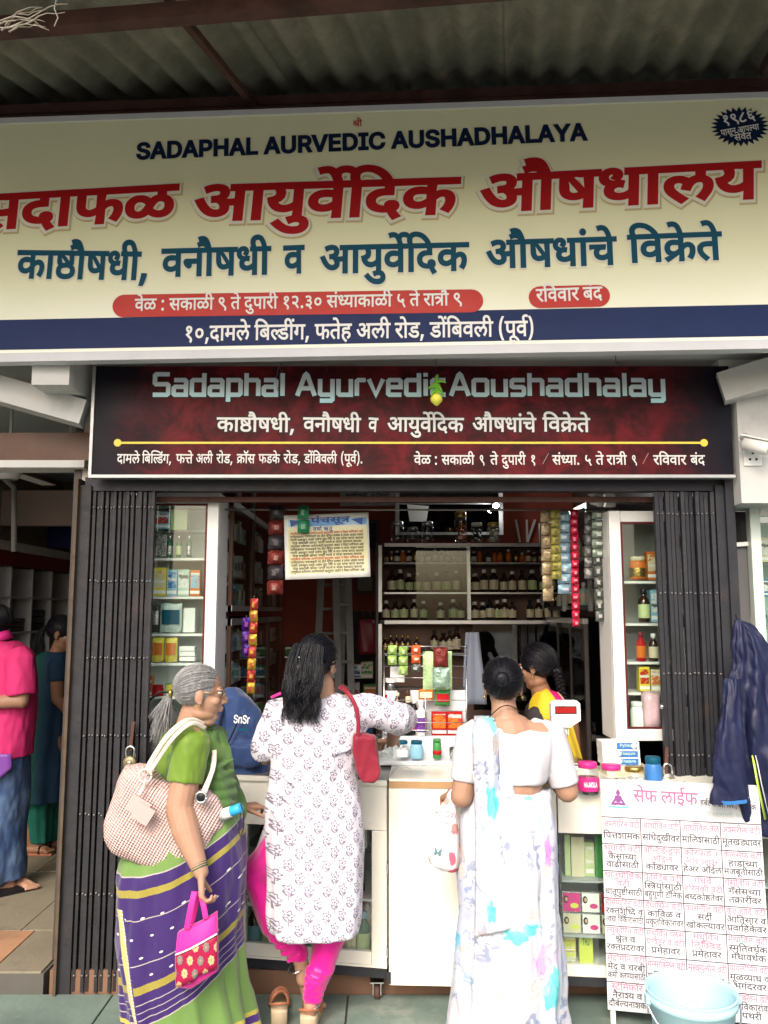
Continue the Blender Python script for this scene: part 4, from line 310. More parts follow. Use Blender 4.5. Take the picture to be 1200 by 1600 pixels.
LETTER_RUNS={
'(पूर्व).':[2100,0,0,0,1,354,0,2,568,0,3,0,0,4,556,0,5,0,0,6,354,0],
'अम्लारिन वटी':[4874,7,0,0,8,764,0,9,350,0,10,699,0,11,259,0,12,259,0,13,409,0,14,555,0,3,260,0,15,556,0,16,504,0],
'अर्क':[1526,7,0,0,17,764,0,4,541,0],
'अली':[1722,7,0,0,9,764,0,16,699,0],
'अश्मरील वटी':[4720,7,0,0,18,764,0,19,412,0,12,598,0,16,409,0,9,259,0,14,699,0,3,260,0,15,556,0,16,504,0],
'आतिसार व':[4012,20,0,0,21,1023,0,22,259,0,23,570,0,10,676,0,12,259,0,14,409,0,3,260,0],
'आयुर्वेदात शरीराच्या आरोग्यासाठी ऋतूनुसार आहार व विहार सांगितला आहे':[26373,20,0,0,24,1023,0,25,580,0,3,0,0,26,556,0,27,0,0,10,520,0,22,259,0,14,570,0,28,260,0,12,671,0,16,409,0,12,259,0,10,409,0,29,259,0,24,396,0,10,580,0,14,259,0,20,260,0,12,1023,0,30,409,0,31,259,0,24,281,0,10,580,0,23,259,0,10,676,0,32,259,0,16,585,0,14,259,0,33,260,0,22,853,0,2,570,0,13,0,0,25,555,0,23,0,0,10,676,0,12,259,0,14,409,0,20,260,0,34,1023,0,10,531,0,12,259,0,14,409,0,3,260,0,14,556,0,21,260,0,3,259,0,34,556,0,10,531,0,12,259,0,14,409,0,23,260,0,10,676,0,35,259,0,21,0,0,36,259,0,22,563,0,9,570,0,10,699,0,14,259,0,20,260,0,34,1023,0,37,531,0],
'आयुर्वेदिक':[3700,20,0,0,24,1023,0,25,580,0,3,0,0,26,556,0,38,0,0,27,259,0,17,520,0],
'आर्थोविन तेल':[4823,20,0,0,39,1023,0,40,642,0,21,259,0,3,259,0,13,556,0,14,555,0,22,260,0,37,570,0,9,0,0],
'आर्थोविन वटी':[4873,20,0,0,39,1023,0,40,642,0,21,259,0,3,259,0,13,556,0,14,555,0,3,260,0,15,556,0,16,504,0],
'उत्पादने':[2799,41,0,0,42,548,0,1,349,0,10,568,0,27,259,0,13,520,0,37,555,0],
'ऑइल':[2213,43,0,0,44,1023,0,9,491,0],
'औषधांचे':[3109,45,0,0,46,1023,0,47,578,0,10,615,0,35,259,0,48,0,0,37,634,0],
'औषधालय':[3754,45,0,0,46,1023,0,47,578,0,10,615,0,9,259,0,24,699,0],
'कमी करण्यासाठी':[6135,17,0,0,19,762,0,16,598,0,14,259,0,17,260,0,12,762,0,49,409,0,24,467,0,10,580,0,23,259,0,10,676,0,32,259,0,16,585,0],
'काविळ व':[3412,17,0,0,10,762,0,21,259,0,3,259,0,50,556,0,14,760,0,3,260,0],
'काष्ठौषधी,':[3589,17,0,0,10,762,0,51,259,0,52,589,0,46,259,0,47,578,0,16,615,0,53,259,0],
'काष्ठौषधी, वनौषधी':[6671,17,0,0,10,762,0,51,259,0,52,589,0,46,259,0,47,578,0,16,615,0,53,259,0,14,268,0,3,260,0,13,556,0,52,555,0,46,259,0,47,578,0,16,615,0],
'कासनील वटी':[4789,17,0,0,10,762,0,23,259,0,13,676,0,16,555,0,9,259,0,14,699,0,3,260,0,15,556,0,16,504,0],
'कुटजादि वटी':[4625,17,0,0,25,541,0,15,221,0,54,504,0,10,742,0,38,259,0,27,259,0,14,520,0,3,260,0,15,556,0,16,504,0],
'कॅलसेफ वटी':[4487,17,0,0,55,551,0,9,211,0,23,699,0,37,676,0,56,0,0,14,771,0,3,260,0,15,556,0,16,504,0],
'केसाच्या':[2932,17,0,0,37,541,0,23,221,0,10,676,0,29,259,0,24,396,0,10,580,0],
'कोंड्यावर':[3360,17,0,0,57,762,0,58,259,0,10,1115,0,3,259,0,12,556,0],
'कोरफड +':[3589,17,0,0,30,762,0,12,259,0,56,409,0,59,771,0,14,577,0,60,260,0],
'क्रॉस':[1697,61,0,0,62,762,0,23,259,0],
'खोकल्यावर':[4143,63,0,0,30,818,0,17,259,0,64,762,0,24,500,0,10,580,0,3,259,0,12,556,0],
'गंधर्व':[1734,36,0,0,35,563,0,47,0,0,3,615,0,4,556,0],
'गॅसेसच्या':[3150,36,0,0,55,563,0,23,0,0,37,676,0,23,0,0,29,676,0,24,396,0,10,580,0],
'गॅसोवीन वटी':[4447,36,0,0,55,563,0,23,0,0,30,676,0,3,259,0,16,556,0,13,259,0,14,555,0,3,260,0,15,556,0,16,504,0],
'डोंबिवली':[3180,59,0,0,57,577,0,21,259,0,65,259,0,3,571,0,9,556,0,16,699,0],
'तक्रारींवर':[3224,22,0,0,61,570,0,10,762,0,12,259,0,66,409,0,3,259,0,12,556,0],
'ते':[570,22,0,0,37,570,0],
'तेल':[1269,22,0,0,37,570,0,9,0,0],
'त्वचा विकारांसाठी':[6341,42,0,0,3,349,0,48,556,0,10,634,0,14,259,0,21,260,0,3,259,0,17,556,0,10,762,0,12,259,0,10,409,0,35,259,0,23,0,0,10,676,0,32,259,0,16,585,0],
'दामले':[2076,27,0,0,10,520,0,19,259,0,9,598,0,37,640,0],
'दुपारी':[2015,67,0,0,1,520,0,10,568,0,12,259,0,16,409,0],
'दौर्बल्यनाशक':[4677,27,0,0,52,520,0,65,259,0,4,571,0,64,0,0,24,500,0,13,580,0,10,555,0,28,259,0,17,671,0],
'धातूपुष्टीसाठी':[4634,47,0,0,10,615,0,22,259,0,2,570,0,1,0,0,25,568,0,68,0,0,16,584,0,23,259,0,10,676,0,32,259,0,16,585,0],
'धातूपौष्टिक':[3876,47,0,0,10,615,0,22,259,0,2,570,0,1,0,0,52,568,0,69,259,0,68,259,0,17,584,0],
'नैराश्य व':[3031,13,0,0,70,555,0,12,0,0,10,409,0,18,259,0,24,412,0,14,580,0,3,260,0],
'पंचसूत्र':[2430,1,0,0,35,568,0,48,0,0,23,634,0,2,676,0,71,0,0],
'पथरी':[1878,1,0,0,39,568,0,12,642,0,16,409,0],
'पाणी उकळून प्यावे तसेच सुंठ मिरे व मध यांचा वापर करावा':[20682,1,0,0,10,568,0,72,259,0,16,723,0,14,259,0,41,260,0,17,548,0,50,762,0,2,684,0,13,76,0,14,555,0,73,260,0,24,308,0,10,580,0,3,259,0,37,556,0,14,0,0,22,260,0,23,570,0,37,676,0,48,0,0,14,634,0,23,260,0,25,676,0,35,0,0,32,0,0,14,585,0,69,260,0,19,259,0,12,598,0,37,409,0,14,0,0,3,260,0,14,556,0,19,260,0,47,598,0,14,615,0,24,260,0,10,580,0,35,259,0,48,0,0,10,634,0,14,259,0,3,260,0,10,556,0,1,259,0,12,568,0,14,409,0,17,260,0,12,762,0,10,409,0,3,259,0,10,556,0],
'पायलोमिन वटी':[5356,1,0,0,10,568,0,24,259,0,9,580,0,30,699,0,69,259,0,19,259,0,13,598,0,14,555,0,3,260,0,15,556,0,16,504,0],
'पावडर व वटी':[4764,1,0,0,10,568,0,3,259,0,59,556,0,12,577,0,14,409,0,3,260,0,14,556,0,3,260,0,15,556,0,16,504,0],
'पावसाळ्यात पचनशक्ती मंद होते म्हणून हलका व ताजा आहार घ्यावा':[24144,1,0,0,10,568,0,3,259,0,23,556,0,10,676,0,74,259,0,24,716,0,10,580,0,22,259,0,14,570,0,1,260,0,48,568,0,13,634,0,28,555,0,75,671,0,22,603,0,16,570,0,14,259,0,19,260,0,35,598,0,27,0,0,14,520,0,34,260,0,30,531,0,22,259,0,37,570,0,14,0,0,8,260,0,34,350,0,72,531,0,2,723,0,13,0,0,14,555,0,34,260,0,9,531,0,17,699,0,10,762,0,14,259,0,3,260,0,14,556,0,22,260,0,10,570,0,54,259,0,10,742,0,14,259,0,20,260,0,34,1023,0,10,531,0,12,259,0,14,409,0,76,260,0,24,351,0,10,580,0,3,259,0,10,556,0],
'पासून आपल्या':[5248,1,0,0,10,568,0,23,259,0,2,676,0,13,0,0,14,555,0,20,260,0,1,1023,0,64,568,0,24,500,0,10,580,0],
'पित्तशामक':[3798,21,0,0,1,259,0,77,568,0,28,681,0,10,671,0,19,259,0,17,598,0],
'प्रमेहावर':[2921,78,0,0,19,568,0,37,598,0,34,0,0,10,531,0,3,259,0,12,556,0],
'प्रवाहिकेवर':[3900,78,0,0,3,568,0,10,556,0,21,259,0,34,259,0,17,531,0,37,541,0,3,221,0,12,556,0],
'फडके':[2110,56,0,0,59,771,0,17,577,0,37,541,0],
'फत्ते':[1452,56,0,0,77,771,0,37,681,0],
'फेमिटॅब वटी':[4282,56,0,0,37,549,0,69,222,0,19,259,0,15,598,0,55,470,0,65,34,0,14,571,0,3,260,0,15,556,0,16,504,0],
'बंद':[1091,65,0,0,35,571,0,27,0,0],
'बध्दकोष्ठतेवर':[4598,65,0,0,79,571,0,27,362,0,17,520,0,30,762,0,51,259,0,22,589,0,37,570,0,3,0,0,12,556,0],
'बहुगुणी टॉनिक':[5246,65,0,0,80,571,0,36,531,0,25,563,0,72,0,0,16,723,0,14,259,0,15,260,0,62,504,0,21,259,0,13,259,0,17,555,0],
'बिल्डिंग,':[2872,21,0,0,65,259,0,81,571,0,82,259,0,35,946,0,36,6,0,53,563,0],
'भगंदरवर':[3160,83,0,0,36,703,0,35,563,0,27,0,0,12,520,0,3,409,0,12,556,0],
'भृंगादी वटी':[3883,83,0,0,84,703,0,35,0,0,36,0,0,10,563,0,27,259,0,16,520,0,14,259,0,3,260,0,15,556,0,16,504,0],
'मजबूतीसाठी':[4519,19,0,0,54,598,0,65,742,0,2,571,0,22,0,0,16,570,0,23,259,0,10,676,0,32,259,0,16,585,0],
'मधुविन':[2583,19,0,0,47,598,0,25,615,0,21,0,0,3,259,0,13,556,0],
'मधुविन प्लस':[4526,19,0,0,47,598,0,25,615,0,21,0,0,3,259,0,13,556,0,14,555,0,73,260,0,9,308,0,23,699,0],
'मस्क्युलीन वटी':[5262,19,0,0,85,598,0,75,389,0,24,603,0,25,580,0,9,0,0,16,699,0,13,259,0,14,555,0,3,260,0,15,556,0,16,504,0],
'मालिशसाठी':[4265,19,0,0,10,598,0,86,259,0,9,259,0,28,699,0,23,671,0,10,676,0,32,259,0,16,585,0],
'मासिक पाळी व':[5476,19,0,0,10,598,0,86,259,0,23,259,0,17,676,0,14,762,0,1,260,0,10,568,0,50,259,0,16,760,0,14,259,0,3,260,0],
'मूतखड्यावर':[4325,19,0,0,2,598,0,22,0,0,63,570,0,58,818,0,10,1115,0,3,259,0,12,556,0],
'मूत्रविकारांवर':[4619,19,0,0,2,598,0,71,0,0,21,552,0,3,259,0,17,556,0,10,762,0,12,259,0,10,409,0,35,259,0,3,0,0,12,556,0],
'मूळव्याध व':[3970,19,0,0,2,598,0,50,0,0,87,760,0,10,922,0,47,259,0,14,615,0,3,260,0],
'मेद व चरबी':[4067,19,0,0,37,598,0,27,0,0,14,520,0,3,260,0,14,556,0,48,260,0,12,634,0,65,409,0,16,571,0],
'मेदोमीन वटी':[4368,19,0,0,37,598,0,27,0,0,30,520,0,19,259,0,16,598,0,13,259,0,14,555,0,3,260,0,15,556,0,16,504,0],
'मेधावर्धक':[3405,19,0,0,37,598,0,47,0,0,10,615,0,3,259,0,47,556,0,4,615,0,17,0,0],
'मेधाविन वटी':[4421,19,0,0,37,598,0,47,0,0,10,615,0,21,259,0,3,259,0,13,556,0,14,555,0,3,260,0,15,556,0,16,504,0],
'मेन्साक्लिन वटी':[5586,19,0,0,37,598,0,88,0,0,23,358,0,10,676,0,89,259,0,75,259,0,9,603,0,13,699,0,14,555,0,3,260,0,15,556,0,16,504,0],
'यकृतविकारावर':[5381,24,0,0,17,580,0,84,541,0,22,221,0,21,570,0,3,259,0,17,556,0,10,762,0,12,259,0,10,409,0,3,259,0,12,556,0],
'युरेक्लिन वटी':[4684,24,0,0,25,580,0,12,0,0,37,409,0,89,0,0,75,259,0,9,603,0,13,699,0,14,555,0,3,260,0,15,556,0,16,504,0],
'रक्तप्रदरावर':[4303,12,0,0,75,409,0,22,603,0,78,570,0,27,568,0,12,520,0,10,409,0,3,259,0,12,556,0],
'रक्तशुध्दि व':[4210,12,0,0,75,409,0,22,603,0,28,570,0,25,671,0,90,0,0,79,259,0,27,362,0,14,520,0,3,260,0],
'रविवार':[2448,12,0,0,21,409,0,3,259,0,3,556,0,10,556,0,12,259,0],
'रविवार बंद':[3799,12,0,0,21,409,0,3,259,0,3,556,0,10,556,0,12,259,0,14,409,0,65,260,0,35,571,0,27,0,0],
'रात्री':[1479,12,0,0,10,409,0,71,259,0,16,552,0],
'रोज सकाळी कोमट पाणी घ्यावे व थोडा व्यायाम करावा':[19040,12,0,0,30,409,0,54,259,0,14,742,0,23,260,0,17,676,0,10,762,0,50,259,0,16,760,0,14,259,0,17,260,0,30,762,0,19,259,0,15,598,0,14,504,0,1,260,0,10,568,0,72,259,0,16,723,0,14,259,0,76,260,0,24,351,0,10,580,0,3,259,0,37,556,0,14,0,0,3,260,0,14,556,0,39,260,0,30,642,0,59,259,0,10,577,0,14,259,0,87,260,0,10,922,0,24,259,0,10,580,0,19,259,0,14,598,0,17,260,0,12,762,0,10,409,0,3,259,0,10,556,0],
'रोड,':[1513,12,0,0,30,409,0,59,259,0,53,577,0],
'लिक्विड':[2953,86,0,0,9,259,0,89,699,0,75,259,0,3,603,0,59,556,0],
'ल्युकोरिन वटी':[4903,64,0,0,24,500,0,25,580,0,17,0,0,30,762,0,11,259,0,12,259,0,13,409,0,14,555,0,3,260,0,15,556,0,16,504,0],
'व':[556,3,0,0],
'वटी':[1319,3,0,0,15,556,0,16,504,0],
'वनौषधी':[2822,3,0,0,13,556,0,52,555,0,46,259,0,47,578,0,16,615,0],
'वर्षा ऋतू':[3076,3,0,0,46,556,0,10,578,0,4,259,0,14,0,0,33,260,0,22,853,0,2,570,0],
'वाढीसाठी':[3416,3,0,0,10,556,0,91,259,0,16,563,0,23,259,0,10,676,0,32,259,0,16,585,0],
'विक्रेते':[2147,21,0,0,3,259,0,61,556,0,37,541,0,22,221,0,37,570,0],
'वेळ :':[1870,3,0,0,37,556,0,50,0,0,14,760,0,92,260,0],
'वेळ : सकाळी ९ ते दुपारी १२.३० संध्याकाळी ५ ते रात्रौ ९':[19862,3,0,0,37,556,0,50,0,0,14,760,0,92,260,0,14,294,0,23,260,0,17,676,0,10,762,0,50,259,0,16,760,0,14,259,0,93,260,0,14,551,0,22,260,0,37,570,0,14,0,0,67,260,0,1,520,0,10,568,0,12,259,0,16,409,0,14,259,0,94,260,0,95,551,0,6,551,0,96,268,0,97,551,0,14,551,0,23,260,0,35,676,0,79,0,0,24,362,0,10,580,0,17,259,0,10,762,0,50,259,0,16,760,0,14,259,0,98,260,0,14,551,0,22,260,0,37,570,0,14,0,0,12,260,0,10,409,0,71,259,0,52,552,0,14,259,0,93,260,0],
'शक्ती व':[2919,28,0,0,75,671,0,22,603,0,16,570,0,14,259,0,3,260,0],
'श्री':[966,99,0,0,16,707,0],
'श्वेत व':[2082,100,0,0,37,696,0,22,0,0,14,570,0,3,260,0],
'संध्या.':[2145,23,0,0,35,676,0,79,0,0,24,362,0,10,580,0,6,259,0],
'सकाळी':[2716,23,0,0,17,676,0,10,762,0,50,259,0,16,760,0],
'सदाफळ':[2986,23,0,0,27,676,0,10,520,0,56,259,0,50,771,0],
'सर्दी':[1455,23,0,0,27,676,0,101,520,0],
'सांधेदुखीवर':[4112,23,0,0,10,676,0,35,259,0,47,0,0,37,615,0,67,0,0,63,520,0,16,818,0,3,259,0,12,556,0],
'साठी मागणी करावी':[6946,23,0,0,10,676,0,32,259,0,16,585,0,14,259,0,19,260,0,10,598,0,36,259,0,72,563,0,16,723,0,14,259,0,17,260,0,12,762,0,10,409,0,3,259,0,16,556,0],
'सुवर्ण':[1955,23,0,0,25,676,0,3,0,0,72,556,0,4,723,0],
'सेफ लाईफ':[3927,23,0,0,37,676,0,56,0,0,14,771,0,9,260,0,10,699,0,102,259,0,56,491,0],
'सेवेत':[1802,23,0,0,37,676,0,3,0,0,37,556,0,22,0,0],
'स्टॅमिफॉर':[3189,85,0,0,15,389,0,55,470,0,69,34,0,19,259,0,56,598,0,62,771,0,12,259,0],
'स्त्रियांसाठी':[3818,103,0,0,85,259,0,71,389,0,24,552,0,10,580,0,35,259,0,23,0,0,10,676,0,32,259,0,16,585,0],
'स्मृतिवर्धक':[3749,85,0,0,19,389,0,84,598,0,21,0,0,22,259,0,3,570,0,47,556,0,4,615,0,17,0,0],
'हरितकी वटी':[4369,34,0,0,11,531,0,12,259,0,22,409,0,17,570,0,16,762,0,14,259,0,3,260,0,15,556,0,16,504,0],
'हर्बल्स प्रा. लि., नाशिक':[8153,34,0,0,65,531,0,4,571,0,64,0,0,23,500,0,14,676,0,78,260,0,10,568,0,6,259,0,14,268,0,86,260,0,9,259,0,6,699,0,53,268,0,14,268,0,13,260,0,10,555,0,86,259,0,28,259,0,17,671,0],
'हाडांच्या':[2861,34,0,0,10,531,0,59,259,0,10,577,0,35,259,0,29,0,0,24,396,0,10,580,0],
'हेअर ऑईल':[4177,34,0,0,37,531,0,7,0,0,12,764,0,14,409,0,43,260,0,102,1023,0,9,491,0],
'हेपासिन वटी':[4427,34,0,0,37,531,0,1,0,0,10,568,0,86,259,0,23,259,0,13,676,0,14,555,0,3,260,0,15,556,0,16,504,0],
'हेमिप्युरिन वटी':[5078,34,0,0,37,531,0,69,0,0,19,259,0,73,598,0,24,308,0,25,580,0,11,0,0,12,259,0,13,409,0,14,555,0,3,260,0,15,556,0,16,504,0],
'१':[551,94,0,0],
'१०,दामले बिल्डींग, फतेह अली रोड, डोंबिवली (पूर्व)':[17997,94,0,0,97,551,0,53,551,0,27,268,0,10,520,0,19,259,0,9,598,0,37,640,0,14,59,0,21,260,0,65,259,0,82,571,0,66,952,0,36,259,0,53,563,0,14,268,0,56,260,0,22,771,0,37,570,0,34,0,0,14,531,0,7,260,0,9,764,0,16,699,0,14,259,0,12,260,0,30,409,0,59,259,0,53,577,0,14,268,0,59,260,0,57,577,0,21,259,0,65,259,0,3,571,0,9,556,0,16,699,0,14,259,0,0,260,0,1,354,0,2,568,0,3,0,0,4,556,0,5,0,0],
'१९८६':[2204,94,0,0,93,551,0,104,551,0,105,551,0],
'५':[551,98,0,0],
'९':[551,93,0,0],
'ॲन्टिडॅन्ड्रफ':[4032,106,0,0,107,764,0,88,259,0,15,358,0,59,504,0,55,581,0,108,-4,0,56,799,0],
'19th Century':[6245,109,0,0,110,648,0,111,648,0,112,328,0,113,591,0,114,268,0,115,731,0,116,583,0,111,591,0,117,327,0,118,591,0,119,377,0],
'HAJMOLA':[4927,120,0,0,121,743,0,122,690,0,123,570,0,124,904,0,125,764,0,121,566,0],
'In the':[2801,126,0,0,116,440,0,113,591,0,111,269,0,112,327,0,115,591,0],
'Pylmukt':[3819,127,0,0,119,638,0,128,562,0,129,276,0,117,876,0,130,591,0,111,549,0],
'SADAPHAL AURVEDIC AUSHADHALAYA':[19466,131,0,0,121,641,0,132,690,0,121,722,0,127,690,0,120,638,0,121,744,0,125,689,0,113,566,0,121,268,0,133,690,0,134,745,0,135,643,0,136,690,0,132,601,0,126,722,0,114,441,0,113,730,0,121,269,0,133,690,0,131,744,0,120,641,0,121,744,0,132,689,0,120,722,0,121,743,0,125,690,0,121,566,0,137,690,0,121,678,0],
'SnSr':[2250,131,0,0,116,641,0,131,591,0,118,642,0],
'Story of Flowers':[7784,131,0,0,111,641,0,138,327,0,118,600,0,119,376,0,113,562,0,138,269,0,139,600,0,113,370,0,140,268,0,128,591,0,138,275,0,141,600,0,115,818,0,118,583,0,142,376,0],
'THJ':[1959,143,0,0,120,645,0,122,743,0],
'Tnaqure':[3960,143,0,0,116,645,0,144,591,0,145,561,0,117,613,0,118,591,0,115,376,0],
'hor Day':[3681,112,0,0,138,591,0,118,599,0,113,377,0,132,268,0,144,722,0,119,562,0],
'(Aloe Vera+)':[6057,146,0,0,121,390,0,128,690,0,138,275,0,115,600,0,113,583,0,135,269,0,115,690,0,118,583,0,144,376,0,147,562,0,148,648,0],}
# ---------------------------------------------------------------- lettering (outlines of the letters are kept as numbers)
def unpack(c):
 out=[];x=y=0
 for i in range(0,len(c),2):
  on=c[i] & 1;x += (c[i] -on) // 2;y += c[i+1];out += [x*5,y*5,on]
 return out
GLY=[[unpack(c) for c in g] for g in LETTER_OUTLINES];RUN={}
for _t,_r in LETTER_RUNS.items():
 _o=[];_x=0
 for i in range(1,len(_r),3):_x += _r[i+1];_o.append((_r[i],_x,_r[i+2]))
 RUN[_t] =(_o,_r[0])
_gc={}
def flat(c,q):
 pts=[(c[i],c[i+1],c[i+2]) for i in range(0,len(c),3)];n=len(pts)
 k=next((i for i in range(n) if pts[i][2]),0);pts=pts[k:] +pts[:k];out=[];i=0;prev=pts[0]
 pts=pts+[pts[0]]
 out.append(pts[0][:2]);i=1
 while i <= n:
  b=pts[i]
  if b[2]: 
   if i<n:out.append(b[:2])
   prev=b;i += 1
  else:
   e=pts[i+1] if i+1 <= n else pts[0]
   if not e[2]:e=((b[0] +e[0]) /2,(b[1] +e[1]) /2,1);step=1
   else:step=2
   for t in range(1,q+1):
    u=t/q;p=((1-u) ** 2*prev[0] +2*u*(1-u) *b[0] +u*u*e[0],(1-u) ** 2*prev[1] +2*u*(1-u) *b[1] +u*u*e[1])
    if not (t == q and i+step>n):out.append(p)
   prev=e;i += step
 r=[out[0]]
 for p in out[1:]:
  if abs(p[0] -r[-1][0]) +abs(p[1] -r[-1][1]) >1e-3:r.append(p)
 if len(r) >1 and abs(r[0][0] -r[-1][0]) +abs(r[0][1] -r[-1][1]) <1e-3:r.pop()
 return r
def glyph(g,bold,q):
 key=(g,bold,q)
 if key in _gc:return _gc[key]
 cs=[]
 for c in GLY[g]:
  p=flat(c,q);n=len(p)
  if n<3:continue
  if bold:
   r=[]
   for i in range(n):
    a,b,d=Vector(p[i-1]),Vector(p[i]),Vector(p[(i+1) % n])
    e1,e2=(b-a),(d-b)
    if e1.length<1e-6 or e2.length<1e-6:r.append(p[i]);continue
    e1.normalize();e2.normalize();nn=Vector((-e1.y,e1.x)) +Vector((-e2.y,e2.x))
    if nn.length<.25:nn=Vector((-e1.y,e1.x)) *2
    L=nn.length;nn.normalize();f=min(1.6,2/max(L,.3))
    r.append((b.x+nn.x*bold*f,b.y+nn.y*bold*f))
   p=r
  cs.append([Vector((x,y,0)) for x,y in p])
 # filled band by band, so that strokes that cross stay solid
 ys=sorted({round(v.y) for c in cs for v in c});yb=[]
 for y in ys:
  if not yb or y-yb[-1] >= (5 if q>2 else 9):yb.append(y)
  elif y == ys[-1]:yb[-1] =y
 y2=[]
 for k in range(len(yb) -1):
  m=max(1,int((yb[k+1] -yb[k]) /45));y2 += [yb[k] +(yb[k+1] -yb[k]) *t/m for t in range(m)]
 yb=y2+yb[-1:]
 eds=[(c[k],c[(k+1) % len(c)]) for c in cs for k in range(len(c))]
 vs=[];tr=[]
 for k in range(len(yb) -1):
  a,b=yb[k],yb[k+1];mid=(a+b) /2;xs=[]
  for u,v in eds:
   if (u.y <= mid<v.y) or (v.y <= mid<u.y):
    s_=(v.x-u.x) /(v.y-u.y);xm=u.x+(mid-u.y) *s_;s_=max(-6,min(6,s_))
    xs.append((xm,xm+(a-mid) *s_,xm+(b-mid) *s_,1 if v.y>u.y else -1))
  xs.sort();wn=0
  for n_,e in enumerate(xs):
   if wn == 0:st0=e
   wn += e[3]
   if wn == 0:
    o=len(vs);vs += [Vector((st0[1],a,0)),Vector((max(e[1],st0[1]),a,0)),Vector((max(e[2],st0[2]),b,0)),Vector((st0[2],b,0))];tr.append((o,o+1,o+2,o+3))
 res=(vs,tr);_gc[key] =res;return res
def textw(t):return RUN[t][1]
def text(t,M,size,m,parent=None,name='lettering',bold=0,slant=0,align='l',fit=None,q=3,sy=1,mb=None,warp=None):
 """lettering of capital height about .7*size laid out along local x of M, a hair in front of the surface (local +z)"""
 run,wd=RUN[t];up=1/1000;k=size*up;kx=k
 if fit:kx=fit/wd
 x0={'l':0,'c':-wd*kx/2,'r':-wd*kx}[align]
 own=mb is None;mb=mb or MB()
 for i,(g,gx,gy) in enumerate(run):
  vs,tr=glyph(g,bold,q)
  if not vs:continue
  z=.00025*(i % 3)
  pp=[]
  for v in vs:
   X=x0+(v.x+gx) *kx;Y=(v.y+gy) *k*sy;X += slant*Y
   if warp:X,Y=warp(X,Y)
   pp.append(M@Vector((X,Y,z)))
  mb.add(pp,[tuple(f) for f in tr])
 if own:return mb.build(name,m,parent,recalc=False)
def facing(p,yaw=0,tilt=0,roll=0):
 """frame of a surface at p whose front looks back at the street: x right, y up, z towards -Y"""
 return Matrix.Translation(Vector(p)) @Euler((0,0,yaw)).to_matrix().to_4x4() @Euler((math.pi/2+tilt,0,0)).to_matrix().to_4x4() @Euler((0,0,roll)).to_matrix().to_4x4()
def Lt(s):return s
ORD='first second third fourth fifth sixth seventh eighth ninth tenth eleventh twelfth thirteenth fourteenth fifteenth sixteenth seventeenth eighteenth nineteenth twentieth'.split()
YF=3.90                                   # the shop front stands 3.9 m from the camera
# ---------------------------------------------------------------- materials of the place
def ridges(sc,amp=1.0,ax=0):
 def f():
  c=coords();return (c[ax] *sc).sin() *.5+nz(40,4) *.6
 return f
M_slab=mat('green_stone',(.14,.19,.165),.42,var=.5,vs=3,bump=.6,bs=30,dirt=.5,dcol=(.27,.29,.25),ds=2.5)
M_slab2=mat('grey_stone',(.20,.175,.125),.6,var=.35,vs=3,bump=.5,bs=30,dirt=.4,dcol=(.10,.09,.07),ds=3)
M_tile=mat('terracotta_tile',(.36,.20,.11),.5,var=.15,vs=5,bump=.2,dirt=.3,dcol=(.2,.13,.09))
M_tile2=mat('brown_floor',(.17,.095,.06),.5,var=.25,vs=4,bump=.3,dirt=.3,dcol=(.12,.08,.06))
M_street=mat('street_asphalt',(.16,.155,.145),.85,var=.25,vs=3,bump=.6,bs=80)
M_mortar=mat('mortar_bed',(.09,.085,.075),.9,var=.2,bump=.4)
M_white=mat('white_limewash',(.58,.58,.56),.7,var=.12,vs=3,bump=.3,bs=25,dirt=.3,dcol=(.42,.40,.36),ds=2.5)
M_cream=mat('cream_laminate',(.80,.78,.69),.3,var=.04,vs=2,bump=.05,dirt=.06,dcol=(.55,.50,.40),ds=4)
M_wpaint=mat('white_paint',(.78,.78,.75),.35,var=.05,vs=5,bump=.1,dirt=.1,dcol=(.45,.43,.38),ds=6)
M_red=mat('brick_red_wall',(.40,.085,.055),.7,var=.2,vs=2,bump=.2)
M_dark=mat('dark_laminate',(.05,.042,.04),.35,var=.3,vs=4,bump=.1)
M_darkwood=mat('dark_wood',(.11,.055,.035),.4,var=.3,vs=5,bump=.15)
M_iron=mat('painted_iron',(.034,.035,.042),.5,metal=.3,var=.35,vs=8,bump=.5,bs=50,dirt=.25,dcol=(.075,.048,.038),ds=7)
M_iron2=mat('worn_iron',(.030,.030,.034),.55,metal=.25,var=.45,vs=9,bump=.6,bs=40,dirt=.4,dcol=(.055,.042,.038),ds=5)
M_rust=mat('rusty_beam',(.10,.05,.04),.75,metal=.2,var=.4,vs=6,bump=.8,bs=40,dirt=.5,dcol=(.05,.03,.025),ds=4)
M_rail=mat('aluminium',(.55,.55,.55),.35,metal=.9,var=.1,bump=.1)
M_steel=mat('steel_wire',(.6,.6,.6),.25,metal=1,var=.05)
M_glass=glass('clear_glass',(.93,.97,.95),.01,.97)
M_glassd=glass('dusty_glass',(.82,.88,.86),.05,.90)
M_glasst=glass('tinted_glass',(.25,.3,.3),.03,.85)
M_cloth0=mat('grey_cloth',(.22,.25,.32),.9,var=.1,sheen=.3)
def roofcol():
 x,y,z,v=coords()
 a=nz(3,6,rough=.7);c=mixc(smooth(a,.35,.7),(.17,.165,.13),(.28,.265,.205))
 sc=nz(1.0,5,comb(x*5,y*1.2,z),.75)
 return mixc(smooth(sc,.63,.72),c,(.36,.28,.19))
M_roof=mat('corrugated_asbestos',(.2,.19,.15),.9,var=.35,vs=5,bump=.7,bs=35,dirt=.3,dcol=(.08,.07,.05),fn=roofcol)
